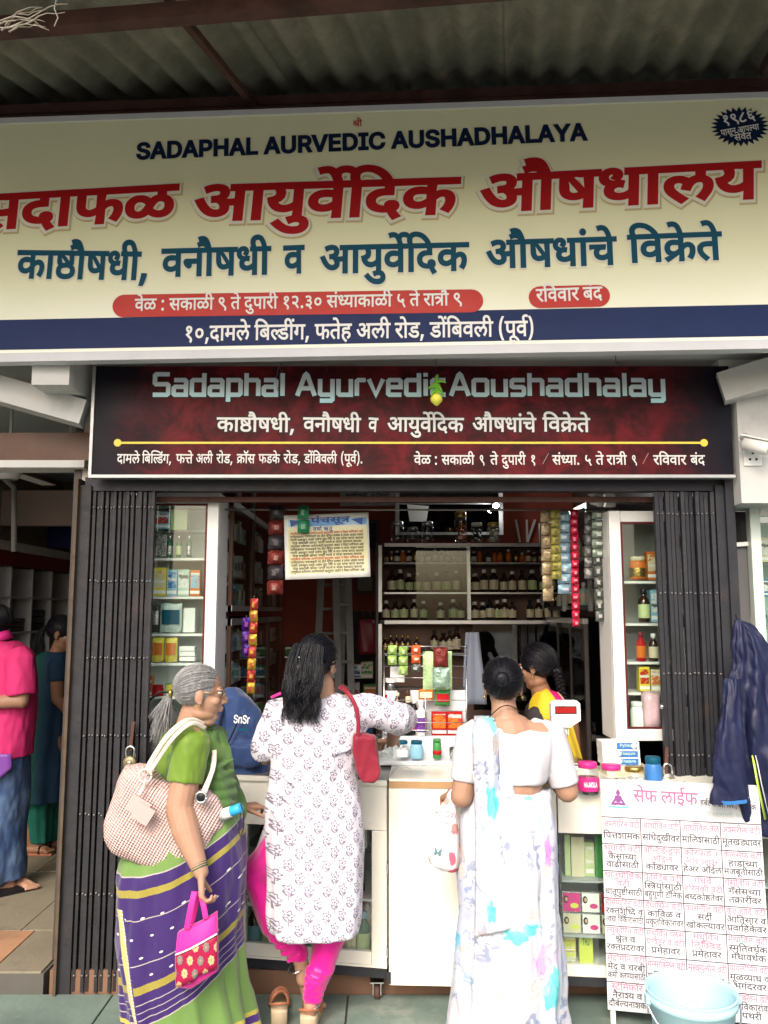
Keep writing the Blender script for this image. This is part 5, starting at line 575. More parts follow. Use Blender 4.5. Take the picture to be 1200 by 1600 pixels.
# ---------------------------------------------------------------- ground
def plane(name,x0,x1,y0,y1,z,m,t=.05):
 return struct(MB().span(x0,x1,y0,y1,z-t,z).build(name,m))
plane('ground',-60,60,-60,3.0,-.12,M_street,.2)
plane('ground',-60,60,3.0,60,-.25,M_mortar,.2)
pav=plane('pavement',-5,5,1.2,3.895,-.012,M_mortar,.1)
# stone slabs of the pavement, each with its own edges
yy=[1.2,1.95,2.62,3.22,3.56,3.89]
for j in range(5):
 x=-4.9+rnd.random() *.4;k=0
 while x<4.9:
  wd=rnd.uniform(.55,.95)
  if j == 4:wd=rnd.uniform(.8,1.3)
  d=yy[j+1] -yy[j] -.008
  o=MB().box((x+wd/2,(yy[j] +yy[j+1]) /2,-.006+rnd.uniform(-.002,.002)),(wd-.008,d,.024),rot=(rnd.uniform(-.003,.003),rnd.uniform(-.002,.002),0),bev=.004).build('stone_slab',M_slab,pav)
  x += wd
# raised floors
struct(MB().span(-1.50,1.60,YF,7.5,-.05,.1).build('shop_floor',M_tile2))
nf=struct(MB().span(-4.5,-1.52,YF-.02,9,-.05,.092).build('neighbour_floor',M_mortar))
yv=[3.88,4.36,5.3,6.3,7.4,8.3]
for j in range(5):
 x=-4.4 if j else -1.76-.62*4
 while x<-1.6:
  wd=min(rnd.uniform(.6,1.0) if j else .62,-1.53-x)
  MB().span(x+.003,x+wd-.003,yv[j] +.003,yv[j+1] -.003,.08,.1+rnd.uniform(-.001,.002),bev=.003).build('floor_tile',M_tile if j == 0 and x<-1.8 else M_slab2,nf)
  x += wd
struct(MB().span(1.62,5,YF-.05,8,-.05,.1).build('neighbour_floor',M_slab2))
# ---------------------------------------------------------------- walls of the shop room
struct(MB().span(-1.55,1.75,6.9,7.0,.1,3.1).build('back_wall',M_red))
struct(MB().span(-1.50,-1.46,YF+.12,6.9,.1,3.1).build('side_wall',mat('dim_wall',(.5,.45,.4),.8,var=.2)))
struct(MB().span(-1.54,-1.503,YF+.12,8.2,.1,3.1).build('side_wall',M_dark))
struct(MB().span(1.60,1.66,YF+.1,6.9,.1,3.1).build('side_wall',M_dark))
struct(MB().span(-1.55,1.66,YF+.1,7.0,2.95,3.0).build('ceiling',mat('dim_ceiling',(.65,.6,.55),.8,var=.15)))
# neighbour on the left
struct(MB().span(-4.5,-1.5,8.2,8.3,.1,3.2).build('back_wall',mat('ochre_wall',(.34,.30,.22),.8,var=.2)))
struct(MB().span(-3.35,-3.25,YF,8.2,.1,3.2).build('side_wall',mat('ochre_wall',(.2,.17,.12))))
struct(MB().span(-4.5,-1.55,YF+.1,8.3,2.98,3.05).build('ceiling',mat('pale_blue_ceiling',(.60,.66,.70),.7,var=.1)))
struct(MB().span(-4.5,-1.56,6.9,6.98,2.42,2.72).build('beam',mat('pink_beam',(.55,.44,.40),.7,var=.1)))
# slab and bracing over the front: white soffit, brackets, wall above
struct(MB().span(-5,5,3.66,4.02,2.90,3.02).build('soffit',M_white))
struct(MB().span(-5,5,4.02,4.3,2.9,4.3).build('upper_wall',M_white))
def bracket(x0,x1,pts,name='bracket',m=None):
 """pts in (Y, z)"""
 M=Matrix.Translation((x0,0,0)) @Matrix(((0,0,1,0),(1,0,0,0),(0,1,0,0),(0,0,0,1)))
 return MB().prism(pts,M,x1-x0).build(name,m or M_white)
zz=2.9
struct(MB().span(-1.60,-1.43,3.62,3.98,2.72,2.899).build('beam',M_white))
struct(MB().bar((-2.35,3.70,2.88),(-1.44,3.86,2.64),.12,.12).build('sloping_brace',M_white))
struct(MB().span(-2.6,-1.45,3.99,4.2,2.44,2.58).build('beam',M_darkwood))
struct(MB().span(-2.6,-1.47,3.96,4.12,2.40,2.436).build('ledge',M_white))
# right pillar head (white box) and the strut beside the sign
struct(MB().span(1.665,2.6,3.78,4.1,2.20,2.72).build('pillar_head',M_white))
struct(MB().bar((1.60,3.80,2.74),(2.3,3.55,2.92),.16,.14).build('sloping_brace',M_white))
struct(MB().span(1.60,2.6,3.80,4.0,2.73,2.895).build('beam',M_white))
struct(MB().span(1.665,1.85,4.11,4.2,.1,2.2).build('pillar',M_dark))
# front lintel and jambs of the shop
struct(MB().span(-1.44,1.66,3.90,3.97,2.275,2.342).build('lintel',M_iron))
struct(MB().span(-1.44,1.66,4.0,4.03,2.235,2.26).build('gate_rail',M_rust))
struct(MB().span(-1.470,-1.457,3.86,3.99,-.0,2.33).build('door_post',mat('wood_post',(.085,.06,.04),.7,var=.4,vs=12,bump=.5,dirt=.4,dcol=(.05,.035,.025),ds=8)))
struct(MB().span(1.625,1.664,3.86,4.0,0,2.33).build('door_post',M_iron))
# right neighbour back wall
struct(MB().span(1.68,5,7,7.1,.1,3.2).build('back_wall',mat('grey_wall',(.3,.3,.3),.8)))
struct(MB().span(1.86,5,3.78,4.2,2.73,2.9).build('beam',M_white))
# ---------------------------------------------------------------- corrugated canopy
def roofz(y,x):return 4.24-.25*(3.78-y) +.02*x
roof=thing('corrugated_canopy','stained grey corrugated sheet roof over the pavement above the signboards','roof',(0,3.78,4.24))
dirv=Vector((.19,1,.25)); 
nsheet=7;SW=1.12
for i in range(nsheet):
 c0=-3.9+i*(SW-.05)
 def fn(u,v,c0=c0,i=i):
  t=u*SW;yy_=2.02+v*1.93
  x=c0+t+(yy_-2.4) *.16
  z=roofz(yy_,x) +.024*math.cos(2*math.pi*(c0+t) /.15) +.008*(i % 2)
  return Vector((x,yy_,z))
 o=MB().grid(fn,84,4).build('roof_sheet',M_roof,roof,recalc=False)
 md=o.modifiers.new('thick','SOLIDIFY');md.thickness=.006;md.offset=0
def beam(a,b,w_,h_,lab,name='roof_beam'):
 o=MB().bar(a,b,w_,h_).build(name,M_rust,loc=((Vector(a) +Vector(b)) /2));tag(o,lab,'beam');return o
def pe(xa,ya,xb,yb_,Ya,Yb):
 a,b=P(xa,ya,Ya),P(xb,yb_,Yb);d=b-a;return a-d*.5,b+d*.5
a,b=pe(0,44,600,-4,2.62,2.50);beam(a,b,.05,.055,'rusty purlin crossing under the near part of the canopy','roof_purlin')
a,b=pe(0,176,1200,133,3.70,3.56);beam(a,b,.05,.045,'rusty purlin along the back ends of the corrugated sheets','roof_purlin')
a,b=pe(0,190,1200,146,3.66,3.52);beam(a,b,.03,.04,'lower dark beam lying along the top of the yellow signboard','roof_purlin')
beam(P(262,0,2.6),P(400,168,3.66),.028,.03,'rusty rafter running back to the signboard left of the middle','roof_rafter')
beam(P(1262,0,2.5),P(1195,110,3.4),.04,.05,'rusty rafter above the right end of the signboard','roof_rafter')
struct(MB().span(-5,5,3.98,4.02,3.0,4.3).build('upper_wall',mat('dark_wall',(.06,.05,.045),.9,var=.2)))  # near-black sheet in front of the white wall above the sign
tw=MB()
for k in range(9):
 p=P(-10+k*3,40+rnd.uniform(-15,10),2.36);pts=[p]
 d=Vector((rnd.uniform(.5,1),rnd.uniform(-.1,.1),rnd.uniform(.1,.5)))
 for q in range(7):p=p+d*.03+Vector((0,0,-.002*q)) +Vector([rnd.uniform(-.008,.008) for _ in range(3)]);pts.append(p)
 tw.tube(pts,[.003*(1-.09*q) for q in range(8)],5)
p=P(88,0,2.35);tw.tube([p,p+Vector((-.005,0,-.03)),p+Vector((.008,0,-.06)),p+Vector((-.002,0,-.09))],.002,5)
tag(tw.build('dry_twigs',mat('pale_twig',(.42,.38,.31),.8),loc=P(10,30,2.36)),'pale dry twigs caught on the purlin in the top left corner','twigs')
# ---------------------------------------------------------------- the big yellow signboard
yaw1=-math.radians(3.2)
sg_o=Vector((0,3.47,0))
def sgY(px):return 3.47-math.tan(math.radians(3.2)) *0   # centre distance
s1c=P(600,360,3.47)
SG=Matrix.Translation(s1c) @Euler((0,0,yaw1)).to_matrix().to_4x4() @Euler((math.pi/2,0,0)).to_matrix().to_4x4()
def on(Mx,px,py):
 """where the sight line through a photograph pixel meets the plane Mx, in that plane's own x, y"""
 o=Vector((0,0,CAMZ));d=P(px,py,1.0) -o;n=Mx.to_3x3() @Vector((0,0,1));q=Mx.translation
 p=o+d*((q-o).dot(n) /d.dot(n));l=Mx.inverted() @p;return l.x,l.y
def signcol():
 x,y,z,v=coords()
 c=mixc(smooth(z*1+nz(1.5,3) *.25,-.42,.05),(.92,.93,.80),(.86,.86,.58))  # paler towards the bottom: brighter light on the sign put into its colour
 return c
big=thing('signboard','big pale yellow shop signboard with red and blue lettering under the canopy','sign',s1c,yaw1)
xl,yb=on(SG,0,545)[0] -.9,on(SG,600,548)[1];xr=on(SG,1200,300)[0] +.55;yt=on(SG,600,172)[1]
def sgbox(mb,x0,x1,y0,y1,z0,z1):
 vs=[SG@Vector((x,y,z)) for x in (x0,x1) for y in (y0,y1) for z in (z0,z1)]
 return mb.add(vs,[(0,1,3,2),(4,6,7,5),(0,4,5,1),(2,3,7,6),(0,2,6,4),(1,5,7,3)])
M_sign=mat('flex_banner',(.7,.66,.4),.42,var=.05,vs=2,bump=.3,bs=4,fn=signcol)
M_frame=mat('sign_frame',(.62,.63,.66),.5,var=.1,bump=.1)
sgbox(MB(),xl,xr,yb,yt,-.05,0).build('panel',M_sign,big)
fr=MB();e=.022
sgbox(fr,xl-.01,xr+.01,yt-.005,yt+e,-.055,.006);sgbox(fr,xl-.01,xr+.01,yb-e,yb+.018,-.055,.006)
fr.build('frame',M_frame,big)
M_navy=mat('print_navy',(.014,.028,.10),.5,var=.1,spec=.15)
M_navy2=mat('print_dark_blue',(.006,.016,.055),.5,var=.05,spec=.15)
M_teal=mat('print_teal',(.004,.075,.13),.5,var=.05,spec=.15)
M_pred=mat('print_red',(.40,.008,.012),.5,var=.06,spec=.15)
M_pill=mat('print_bright_red',(.52,.03,.022),.45,var=.05)
M_pwhite=mat('print_white',(.82,.82,.80),.45,var=.03)
M_halo=mat('print_pale_halo',(.80,.78,.66),.45,var=.03)
M_shade=mat('print_tan_edge',(.60,.50,.28),.45,var=.03)
bl0,bl1=on(SG,600,488),on(SG,600,536)
sgbox(MB(),xl,xr,bl1[1],bl0[1],.0,.0015).build('blue_band',M_navy,big)
def on_sign(t,x0,x1,base0,base1,cap,m,bold,slant=0,sy=1,halo=None,z=.004,q=3,par=None,Mx=None,name='lettering',vary=None):
 """lettering from photograph x0 to x1, baseline height base0 at x0 and base1 at x1, cap = size in photo pixels of the em"""
 Mx=Mx or SG;a=on(Mx,x0,base0);b=on(Mx,x1,base1);ang=math.atan2(b[1] -a[1],b[0] -a[0]);W_=math.hypot(b[0] -a[0],b[1] -a[1])
 c=on(Mx,x0,base0-cap);size=(c[1] -a[1])
 T=Mx@Matrix.Translation((a[0],a[1],z)) @Matrix.Rotation(ang,4,'Z')
 if halo:
  for k,(hm,hb,dx,dy) in enumerate(halo):
   text(t,T@Matrix.Translation((dx,dy,-.001*(k+1))),size,hm,par or big,name,bold=hb,slant=slant,fit=W_,q=q,sy=sy)
 text(t,T,size,m,par or big,name,bold=bold,slant=slant,fit=W_,q=q,sy=sy)
on_sign(Lt('SADAPHAL AURVEDIC AUSHADHALAYA'),213,917,249,219,33,M_navy2,50)
on_sign('सदाफळ',-38,272,359,342,82,M_pred,33,halo=[(M_halo,68,-.004,-.004),(M_shade,80,.0,-.010)],slant=.08)
on_sign('आयुर्वेदिक',302,712,345,333,84,M_pred,33,halo=[(M_halo,68,-.004,-.004),(M_shade,80,.0,-.010)],slant=.08)
on_sign('औषधालय',750,1184,331,309,86,M_pred,33,halo=[(M_halo,68,-.004,-.004),(M_shade,80,.0,-.010)],slant=.08)
for t,x0,x1,b0,b1 in (('काष्ठौषधी,',26,232,434,437),('वनौषधी',253,421,432,428),('व',444,474,427,426),('आयुर्वेदिक',500,731,427,422),('औषधांचे',760,962,419,413),('विक्रेते',983,1127,410,405)):
 on_sign(t,x0,x1,b0,b1,66,M_teal,28,halo=[(M_halo,52,-.003,-.003)])
def pill(x0,x1,y0l,y1l,y0r,m,z=.0025):
 a=on(SG,x0,(y0l+y1l) /2);b=on(SG,x1,(y0r));h=(on(SG,x0,y0l)[1] -on(SG,x0,y1l)[1]) /2
 ang=math.atan2(b[1] -a[1],b[0] -a[0]);W_=math.hypot(b[0] -a[0],b[1] -a[1]);pts=[]
 for k in range(13):t=math.pi/2+math.pi*k/12;pts.append((h+h*math.cos(t),h*math.sin(t)))
 for k in range(13):t=-math.pi/2+math.pi*k/12;pts.append((W_-h+h*math.cos(t),h*math.sin(t)))
 MB().prism(pts,SG@Matrix.Translation((a[0],a[1],z-.001)) @Matrix.Rotation(ang,4,'Z'),.001).build('red_pill',m,big)
pill(176,755,461,496,470,M_pill);pill(826,953,448,482,462,M_pill)
on_sign('वेळ : सकाळी ९ ते दुपारी १२.३० संध्याकाळी ५ ते रात्रौ ९',211,722,486,477,29,M_pwhite,16)
on_sign('रविवार बंद',838,941,472,468,31,M_pwhite,18)
on_sign('१०,दामले बिल्डींग, फतेह अली रोड, डोंबिवली (पूर्व)',287,835,533,525,36,M_pwhite,18)
on_sign('श्री',551,566,199,198,15,M_pill,10)
# starburst with year
bc=on(SG,1156,198);r1=on(SG,1202,198)[0] -bc[0];pts=[]
for k in range(56):
 a=2*math.pi*k/56;r=1.0 if k % 2 == 0 else .78;pts.append((bc[0] +r1*r*math.cos(a),bc[1] +r1*.74*r*math.sin(a)))
MB().prism(pts,SG@Matrix.Translation((0,0,.001)),.0015).build('starburst',M_navy2,big)
on_sign('१९८६',1129,1180,197,188,24,M_pwhite,20)
on_sign('पासून आपल्या',1127,1186,213,203,14,M_pwhite,16)
on_sign('सेवेत',1148,1174,221,217,15,M_pwhite,16)
# ---------------------------------------------------------------- the dark red signboard
R2=Matrix.Translation(P(640,660,3.80)) @Euler((math.pi/2,0,0)).to_matrix().to_4x4()
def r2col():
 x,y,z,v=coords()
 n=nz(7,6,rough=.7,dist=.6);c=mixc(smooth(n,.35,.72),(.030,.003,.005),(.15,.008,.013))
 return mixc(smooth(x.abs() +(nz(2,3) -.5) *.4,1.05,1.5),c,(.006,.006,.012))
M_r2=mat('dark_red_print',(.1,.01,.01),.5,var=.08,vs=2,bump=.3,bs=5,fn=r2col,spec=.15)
rs=thing('signboard','dark red name board with pale blue lettering fixed over the shop opening','sign',R2.translation)
x0,y0=on(R2,143,742);x1,y1=on(R2,1138,572)
def bx2(mb,Mx,xa,xb,ya,yb_,za,zb):
 vs=[Mx@Vector((x,y,z)) for x in (xa,xb) for y in (ya,yb_) for z in (za,zb)]
 return mb.add(vs,[(0,1,3,2),(4,6,7,5),(0,4,5,1),(2,3,7,6),(0,2,6,4),(1,5,7,3)])
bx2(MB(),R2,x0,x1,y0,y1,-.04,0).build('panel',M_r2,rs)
f2=MB();bx2(f2,R2,x0-.012,x1+.004,y0-.014,y0,-.045,.008);bx2(f2,R2,x0-.014,x0,y0,y1,-.045,.006)
f2.build('frame',mat('pale_metal_trim',(.45,.45,.45),.45,metal=.5,var=.2),rs)
M_yel=mat('print_yellow',(.75,.62,.08),.4,var=.05)
ya=on(R2,184,692);yb2=on(R2,1100,695);m_=MB()
bx2(m_,R2,ya[0],yb2[0],ya[1] -.005,ya[1] +.005,.0005,.002)
for q in (ya,yb2):m_.prism([(q[0] +.018*math.cos(a*math.pi/10),ya[1] +.018*math.sin(a*math.pi/10)) for a in range(20)],R2@Matrix.Translation((0,0,.001)),.0018)
m_.build('yellow_line',M_yel,rs)
K=M_dk=mat('print_black',(.01,.01,.012),.45,var=.02)
M_lw=mat('print_soft_white',(.72,.70,.68),.45,var=.05)
for t,a,b in (('काष्ठौषधी,',339,461),('वनौषधी',474,563),('व',575,589),('आयुर्वेदिक',605,724),('औषधांचे',738,837),('विक्रेते',848,921)):
 on_sign(t,a,b,674,675,34,M_lw,18,halo=[(M_dk,60,0,0)],par=rs,Mx=R2,z=.0035)
for t,a,b in (('दामले',183,218),('बिल्डिंग,',222,268),('फत्ते',275,301),('अली',306,332),('रोड,',338,364),('क्रॉस',370,398),('फडके',404,437),('रोड,',443,470),('डोंबिवली',475,526),('(पूर्व).',532,567)):
 on_sign(t,a,b,723.5,724,22,M_lw,14,par=rs,Mx=R2,z=.003)
for t,a,b in (('वेळ :',647,684),('सकाळी',690,741),('९',749,757),('ते',766,778),('दुपारी',784,821),('१',828,838),('/',848,857),('संध्या.',863,906),('५',913,924),('ते',931,943),('रात्री',948,979),('९',987,995),('/',1004,1013),('रविवार',1021,1072),('बंद',1079,1101)):
 if t == '/': 
  p,q=on(R2,a,725),on(R2,b,708);MB().bar(R2@Vector((p[0],p[1],.002)),R2@Vector((q[0],q[1],.002)),.003,.001).build('lettering',M_lw,rs);continue
 on_sign(t,a,b,726,726,23,M_lw,14,par=rs,Mx=R2,z=.003)
# squarish lettering drawn stroke by stroke (unit: x-height 5, cap height 7)
ST={
 'S':(4.6,[[(4.4,7),(.6,7),(.2,6.6),(.2,4),(.6,3.6),(4,3.6),(4.4,3.2),(4.4,.4),(4,0),(0,0)]]),
 'a':(4.3,[[(.6,5),(3.6,5),(4,4.6),(4,0),(.6,0),(.2,.4),(.2,2.3),(.6,2.7),(4,2.7)]]),
 'd':(4.3,[[(4,7),(4,0),(.6,0),(.2,.4),(.2,4.6),(.6,5),(4,5)]]),
 'p':(4.3,[[(.3,-2),(.3,5),(3.7,5),(4.1,4.6),(4.1,.4),(3.7,0),(.3,0)]]),
 'h':(4.2,[[(.3,7),(.3,0)],[(.3,5),(3.6,5),(4,4.6),(4,0)]]),
 'l':(.8,[[(.4,7),(.4,0)]]),'i':(.8,[[(.4,5),(.4,0)],[(.4,7.1),(.4,6.5)]]),
 'A':(5.2,[[(.1,0),(2.2,6.6),(2.6,7),(3,6.6),(5.1,0)],[(1.1,2.2),(4.1,2.2)]]),
 'y':(4.2,[[(.3,5),(.3,.4),(.7,0),(4,0)],[(4,5),(4,-1.6),(3.6,-2),(.6,-2)]]),
 'u':(4.2,[[(.3,5),(.3,.4),(.7,0),(4,0),(4,5)]]),
 'r':(2.6,[[(.3,0),(.3,4.6),(.7,5),(2.6,5)]]),
 'v':(4.2,[[(.1,5),(2.1,0),(4.1,5)]]),
 'e':(4.2,[[(.3,2.6),(4,2.6),(4,4.6),(3.6,5),(.7,5),(.3,4.6),(.3,.4),(.7,0),(3.9,0)]]),
 'c':(3.9,[[(3.9,5),(.7,5),(.3,4.6),(.3,.4),(.7,0),(3.9,0)]]),
 'o':(4.3,[[(.6,5),(3.7,5),(4.1,4.6),(4.1,.4),(3.7,0),(.6,0),(.2,.4),(.2,4.6),(.6,5)]]),
 's':(3.9,[[(3.8,5),(.7,5),(.3,4.6),(.3,2.9),(.7,2.6),(3.4,2.6),(3.8,2.2),(3.8,.4),(3.4,0),(.2,0)]]),' ':(2.6,[])}
def strokes(word,Mx,xa,xb,yb_,h,m,thick,z):
 tot=sum(ST[c][0] +1.3 for c in word) -1.3;k=(xb-xa) /tot;kz=h/7;x=xa;mb=MB();i=0
 for c in word:
  for pl in ST[c][1]:
   pts=[Vector((x+a*k,yb_+b*kz)) for a,b in pl];closed=(pts[0] -pts[-1]).length<1e-4;n=len(pts);Lf=[];Rt=[]
   for j in range(n):
    p=pts[j];a_=pts[j-1] if j else (pts[-2] if closed else None);b_=pts[j+1] if j<n-1 else (pts[1] if closed else None)
    d1=(p-a_).normalized() if a_ is not None else None;d2=(b_-p).normalized() if b_ is not None else None
    d1=d1 or d2;d2=d2 or d1;nn=(Vector((-d1.y,d1.x)) +Vector((-d2.y,d2.x)))
    nn=nn/max(nn.length_squared/2,.5)
    ext=Vector((0,0))
    if not closed and j == 0:ext=-d2*(thick*.25)
    if not closed and j == n-1:ext=d1*(thick*.25)
    Lf.append(p+ext+nn*thick/2);Rt.append(p+ext-nn*thick/2)
   zz_=z+.0002*(i % 3);i += 1
   for j in range(n-1):
    mb.add([Mx@Vector((q.x,q.y,zz_+.00005*(j % 2))) for q in (Lf[j],Lf[j+1],Rt[j+1],Rt[j])],[(0,1,2,3)])
  x += (ST[c][0] +1.3) *k
 return mb
def techcol():
 x,y,z,v=coords();return mixc(smooth(z,.0,.17),(.36,.62,.66),(.36,.40,.44))
M_tech=mat('print_pale_blue',(.35,.5,.55),.4,var=.04,fn=lambda:mixc(smooth(coords()[2],.09,.19),(.50,.82,.88),(.62,.70,.76)))
for wd_,a,b in (('Sadaphal',238,446),('Ayurvedic',462,697),('Aoushadhalay',702,1040)):
 p,q=on(R2,a,617),on(R2,b,617);top=on(R2,a,585);h=top[1] -p[1]
 strokes(wd_,R2,p[0] +.008,q[0] -.008,p[1],h,None,.031,.0012).build('lettering',M_dk,rs,recalc=False)
 strokes(wd_,R2,p[0] +.008,q[0] -.008,p[1],h,None,.0215,.0025).build('lettering',M_tech,rs,recalc=False)
# ---------------------------------------------------------------- folding gates
def gate(label,x0,x1,n,rows,fm,zl,zt,plain=0):
 g=thing('folding_gate',label,'gate',((x0+x1) /2,YF,0),0,'folded collapsible gates at the sides of the opening')
 pitch=(x1-x0) /n
 for i in range(n):
  xc=x0+(i+.5) *pitch;dy=.012*math.sin(i*2.1) ;tl=rnd.uniform(-.0015,.0015)
  m=MB();w_=pitch*rnd.uniform(.70,.80)
  m.box((xc,YF+dy,(zl+zt) /2),(w_,.006,zt-zl),rot=(0,tl,rnd.uniform(-.12,.12)),bev=.0015)
  m.box((xc-w_/2+.002,YF+dy+.014,(zl+zt) /2),(.003,.026,zt-zl),rot=(0,tl,0));m.box((xc+w_/2-.002,YF+dy+.014,(zl+zt) /2),(.003,.026,zt-zl),rot=(0,tl,0))
  m.build('upright',fm,g)
 rv=MB()
 for z in rows:
  for i in range(n):
   rv.ell((x0+(i+.5) *pitch+rnd.uniform(-.002,.002),YF-.006+.012*math.sin(i*2.1),z+rnd.uniform(-.003,.003)),(.0055,.005,.0055),n=8,m=5)
 tag(rv.build('rivets',mat('bare_rivet',(.2,.19,.2),.45,metal=.6,var=.3),g),kind='stuff')
 lt=MB()
 for z in rows[:-1]:
  for i in range(n-1):
   lt.bar((x0+(i+.5) *pitch,YF+.03,z),(x0+(i+1.5) *pitch,YF+.033,z-.16),.004,.018,up=(0,1,0))
 tag(lt.build('lattice_links',fm,g),kind='stuff')
 return g
XL0,XL1=PX(137,YF,800) +.0,PX(243,YF,800)
gl=gate('folded black collapsible gate at the left side of the shop opening',XL0+.02,XL1,15,[PZ(y,YF) for y in (793,908,1028,1149,1272,1397,1523)],M_iron2,.01,2.27)
XR0,XR1=PX(1023,YF,800),PX(1116,YF,800)
gr=gate('folded black collapsible gate at the right side behind the white poster',XR0,XR1,12,[PZ(y,YF) for y in (803,927,1052,1180,1300,1420,1530)],M_iron,.01,2.27)
MB().span(XR1+.002,PX(1146,YF,800),YF-.02,YF+.01,.0,2.30,bev=.002).build('flat_post',M_iron,gr)
MB().span(XL0-.045,XL0+.018,YF-.015,YF+.02,.0,2.30,bev=.002).build('flat_post',M_iron2,gl)
def padlock(label,p,bodym,s=1):
 t=thing('padlock',label,'padlock',p);m=MB()
 m.lathe([(.0,-.012),(.026*s,-.012),(.031*s,-.008),(.031*s,.008),(.026*s,.012),(.0,.012)],p,24,'Y');m.build('lock_body',bodym,t)
 q=Vector(p);pts=[q+Vector((-.019*s,0,.02*s)),q+Vector((-.019*s,0,.045*s))] +[q+Vector((-.019*s*math.cos(a),0,.055*s+.018*s*math.sin(a))) for a in [k*math.pi/8 for k in range(9)]] +[q+Vector((.019*s,0,.045*s)),q+Vector((.019*s,0,.02*s))]
 MB().tube(pts,.0055*s,10).build('shackle',M_steel,t)
 MB().lathe([(0,-.014),(.014*s,-.014),(.014*s,-.0125)],p,16,'Y').build('keyhole_plate',mat('old_brass',(.35,.30,.2),.4,metal=.8),t)
 return t
M_lock=mat('lock_metal',(.38,.36,.32),.4,metal=.8,var=.3,vs=30,bump=.2)
padlock('round steel padlock hanging from the right gate above the white poster',P(1044,1219,YF-.06),M_lock)
padlock('dull brass padlock hanging on the left gate above the pink handbag',P(203,1192,YF-.05),mat('lock_brass',(.22,.18,.11),.45,metal=.7,var=.3,vs=30))
for gg,p in ((gr,P(1041,1190,YF-.05)),(gl,P(206,1150,YF-.04))):
 MB().box(p,(.016,.006,.13),rot=(0,.08,0),bev=.002).build('hasp',M_rust,gg)
gbr=MB().lathe([(0,0),(.009,0),(.012,-.012),(.007,-.02)],P(1033,1104,YF-.02),12,'Y').build('knob',M_steel,gr)
# ================================================================ goods: prototypes and placing
PAL=dict(red=(.45,.03,.02),orange=(.60,.16,.02),yellow=(.72,.52,.03),green=(.05,.24,.06),pgreen=(.52,.62,.32),blue=(.04,.16,.42),sky=(.25,.48,.62),
  white=(.75,.75,.72),cream=(.66,.60,.42),brown=(.06,.025,.012),black=(.02,.02,.02),purple=(.16,.05,.28),pink=(.62,.03,.22),teal=(.02,.30,.38),gold=(.45,.30,.08),silver=(.5,.5,.5),dgreen=(.02,.12,.06),mint=(.45,.62,.52),maroon=(.2,.02,.03),lime=(.62,.68,.10))
def cm(c,gloss=.35):
 if c in ('gold','silver'):return mat('foil_'+c,PAL[c],.25,metal=.85,var=.2,vs=30,bump=.4,bs=90)
 return mat('print_'+c,PAL[c],gloss,var=.06,vs=12)
def print_mat(a,b,k):
 """a printed pack front: bands and blotches of two colours, different for each k"""
 nm='pack_%s_%s_%d' % (a,b,k)
 def f():
  x,y,z,v=coords();r=random.Random(k+len(a))
  n=nz(28+6*(k % 3),3,dist=1.5)
  band=(z*(60+12*k) +n*2).sin()
  c=mixc(smooth(n,.5,.56),PAL[a],PAL[b]);return mixc(smooth(band,.75,.85) *.8,c,PAL['white'] if a != 'white' else PAL['black'])
 return mat(nm,PAL[a],.35,var=.05,fn=f)
M_clear=glass('clear_plastic',(.90,.93,.93),.12,.88)
M_brownglass=mat('brown_glass',(.035,.013,.006),.08,var=.1,spec=.8)
def pbox(x0,yt,x1,yb_,Y,dep,a,lab,b=None,cat='box',rz=0,group=None,txt=None,tcol='white'):
 p=P((x0+x1) /2,yb_,Y);W_=abs(PX(x1,Y) -PX(x0,Y));H_=PZ(yt,Y) -p.z
 t=thing('carton',lab,cat,p,rz,group);m=MB();T=wm(t)
 def bxx(x0,x1,y0,y1,z0,z1,bev=0):
  q=MB().span(x0,x1,y0,y1,z0,z1,bev=bev);q.v=[T@v for v in q.v];return q
 bxx(-W_/2,W_/2,0,dep,0,H_,bev=.0015).build('pack',cm(a),t)
 if b:
  k=rnd.randrange(5)
  bxx(-W_*.42,W_*.42,-.001,.0,H_*.3,H_*.9).build('printed_front',print_mat(b,a,k),t)
  bxx(-W_*.46,W_*.46,-.0008,.0,H_*.08,H_*.2).build('printed_strip',cm('white' if a != 'white' else 'blue'),t)
 if txt:text(txt,T@Matrix.Translation((0,-.0015,H_*.55)) @Euler((math.pi/2,0,0)).to_matrix().to_4x4(),H_*.3,cm(tcol),t,align='c',bold=20,fit=W_*.75)
 return t
def prof_bottle(W_,H_):
 r=W_/2;return [(r*.9,0),(r,H_*.02),(r,H_*.58),(r*.92,H_*.66),(r*.45,H_*.78),(r*.38,H_*.82),(r*.38,H_*.86)]
def bottle(x,yt,yb_,w_,Y,body,capc,labc,lab,group=None,cat='bottle',pos=None,size=None):
 if pos is None:
  p=P(x,yb_,Y);W_=w_/FPX*Y;H_=PZ(yt,Y) -p.z
 else:p=Vector(pos);W_,H_=size
 t=thing('bottle',lab,cat,p,0,group);r=W_/2
 bm_=M_brownglass if body == 'brown' else (M_clear if body == 'clear' else cm(body,.15))
 MB().lathe(prof_bottle(W_,H_),p,14).build('bottle_body',bm_,t)
 MB().lathe([(r*.46,H_*.84),(r*.5,H_*.85),(r*.5,H_*.98),(r*.42,H_),(0,H_)],p,12).build('cap',cm(capc),t)
 if labc:MB().lathe([(r*1.015,H_*.12),(r*1.02,H_*.13),(r*1.02,H_*.52),(r*1.015,H_*.53)],p,14).build('paper_label',cm(labc) if labc != 'mix' else print_mat('cream','green',1),t)
 return t
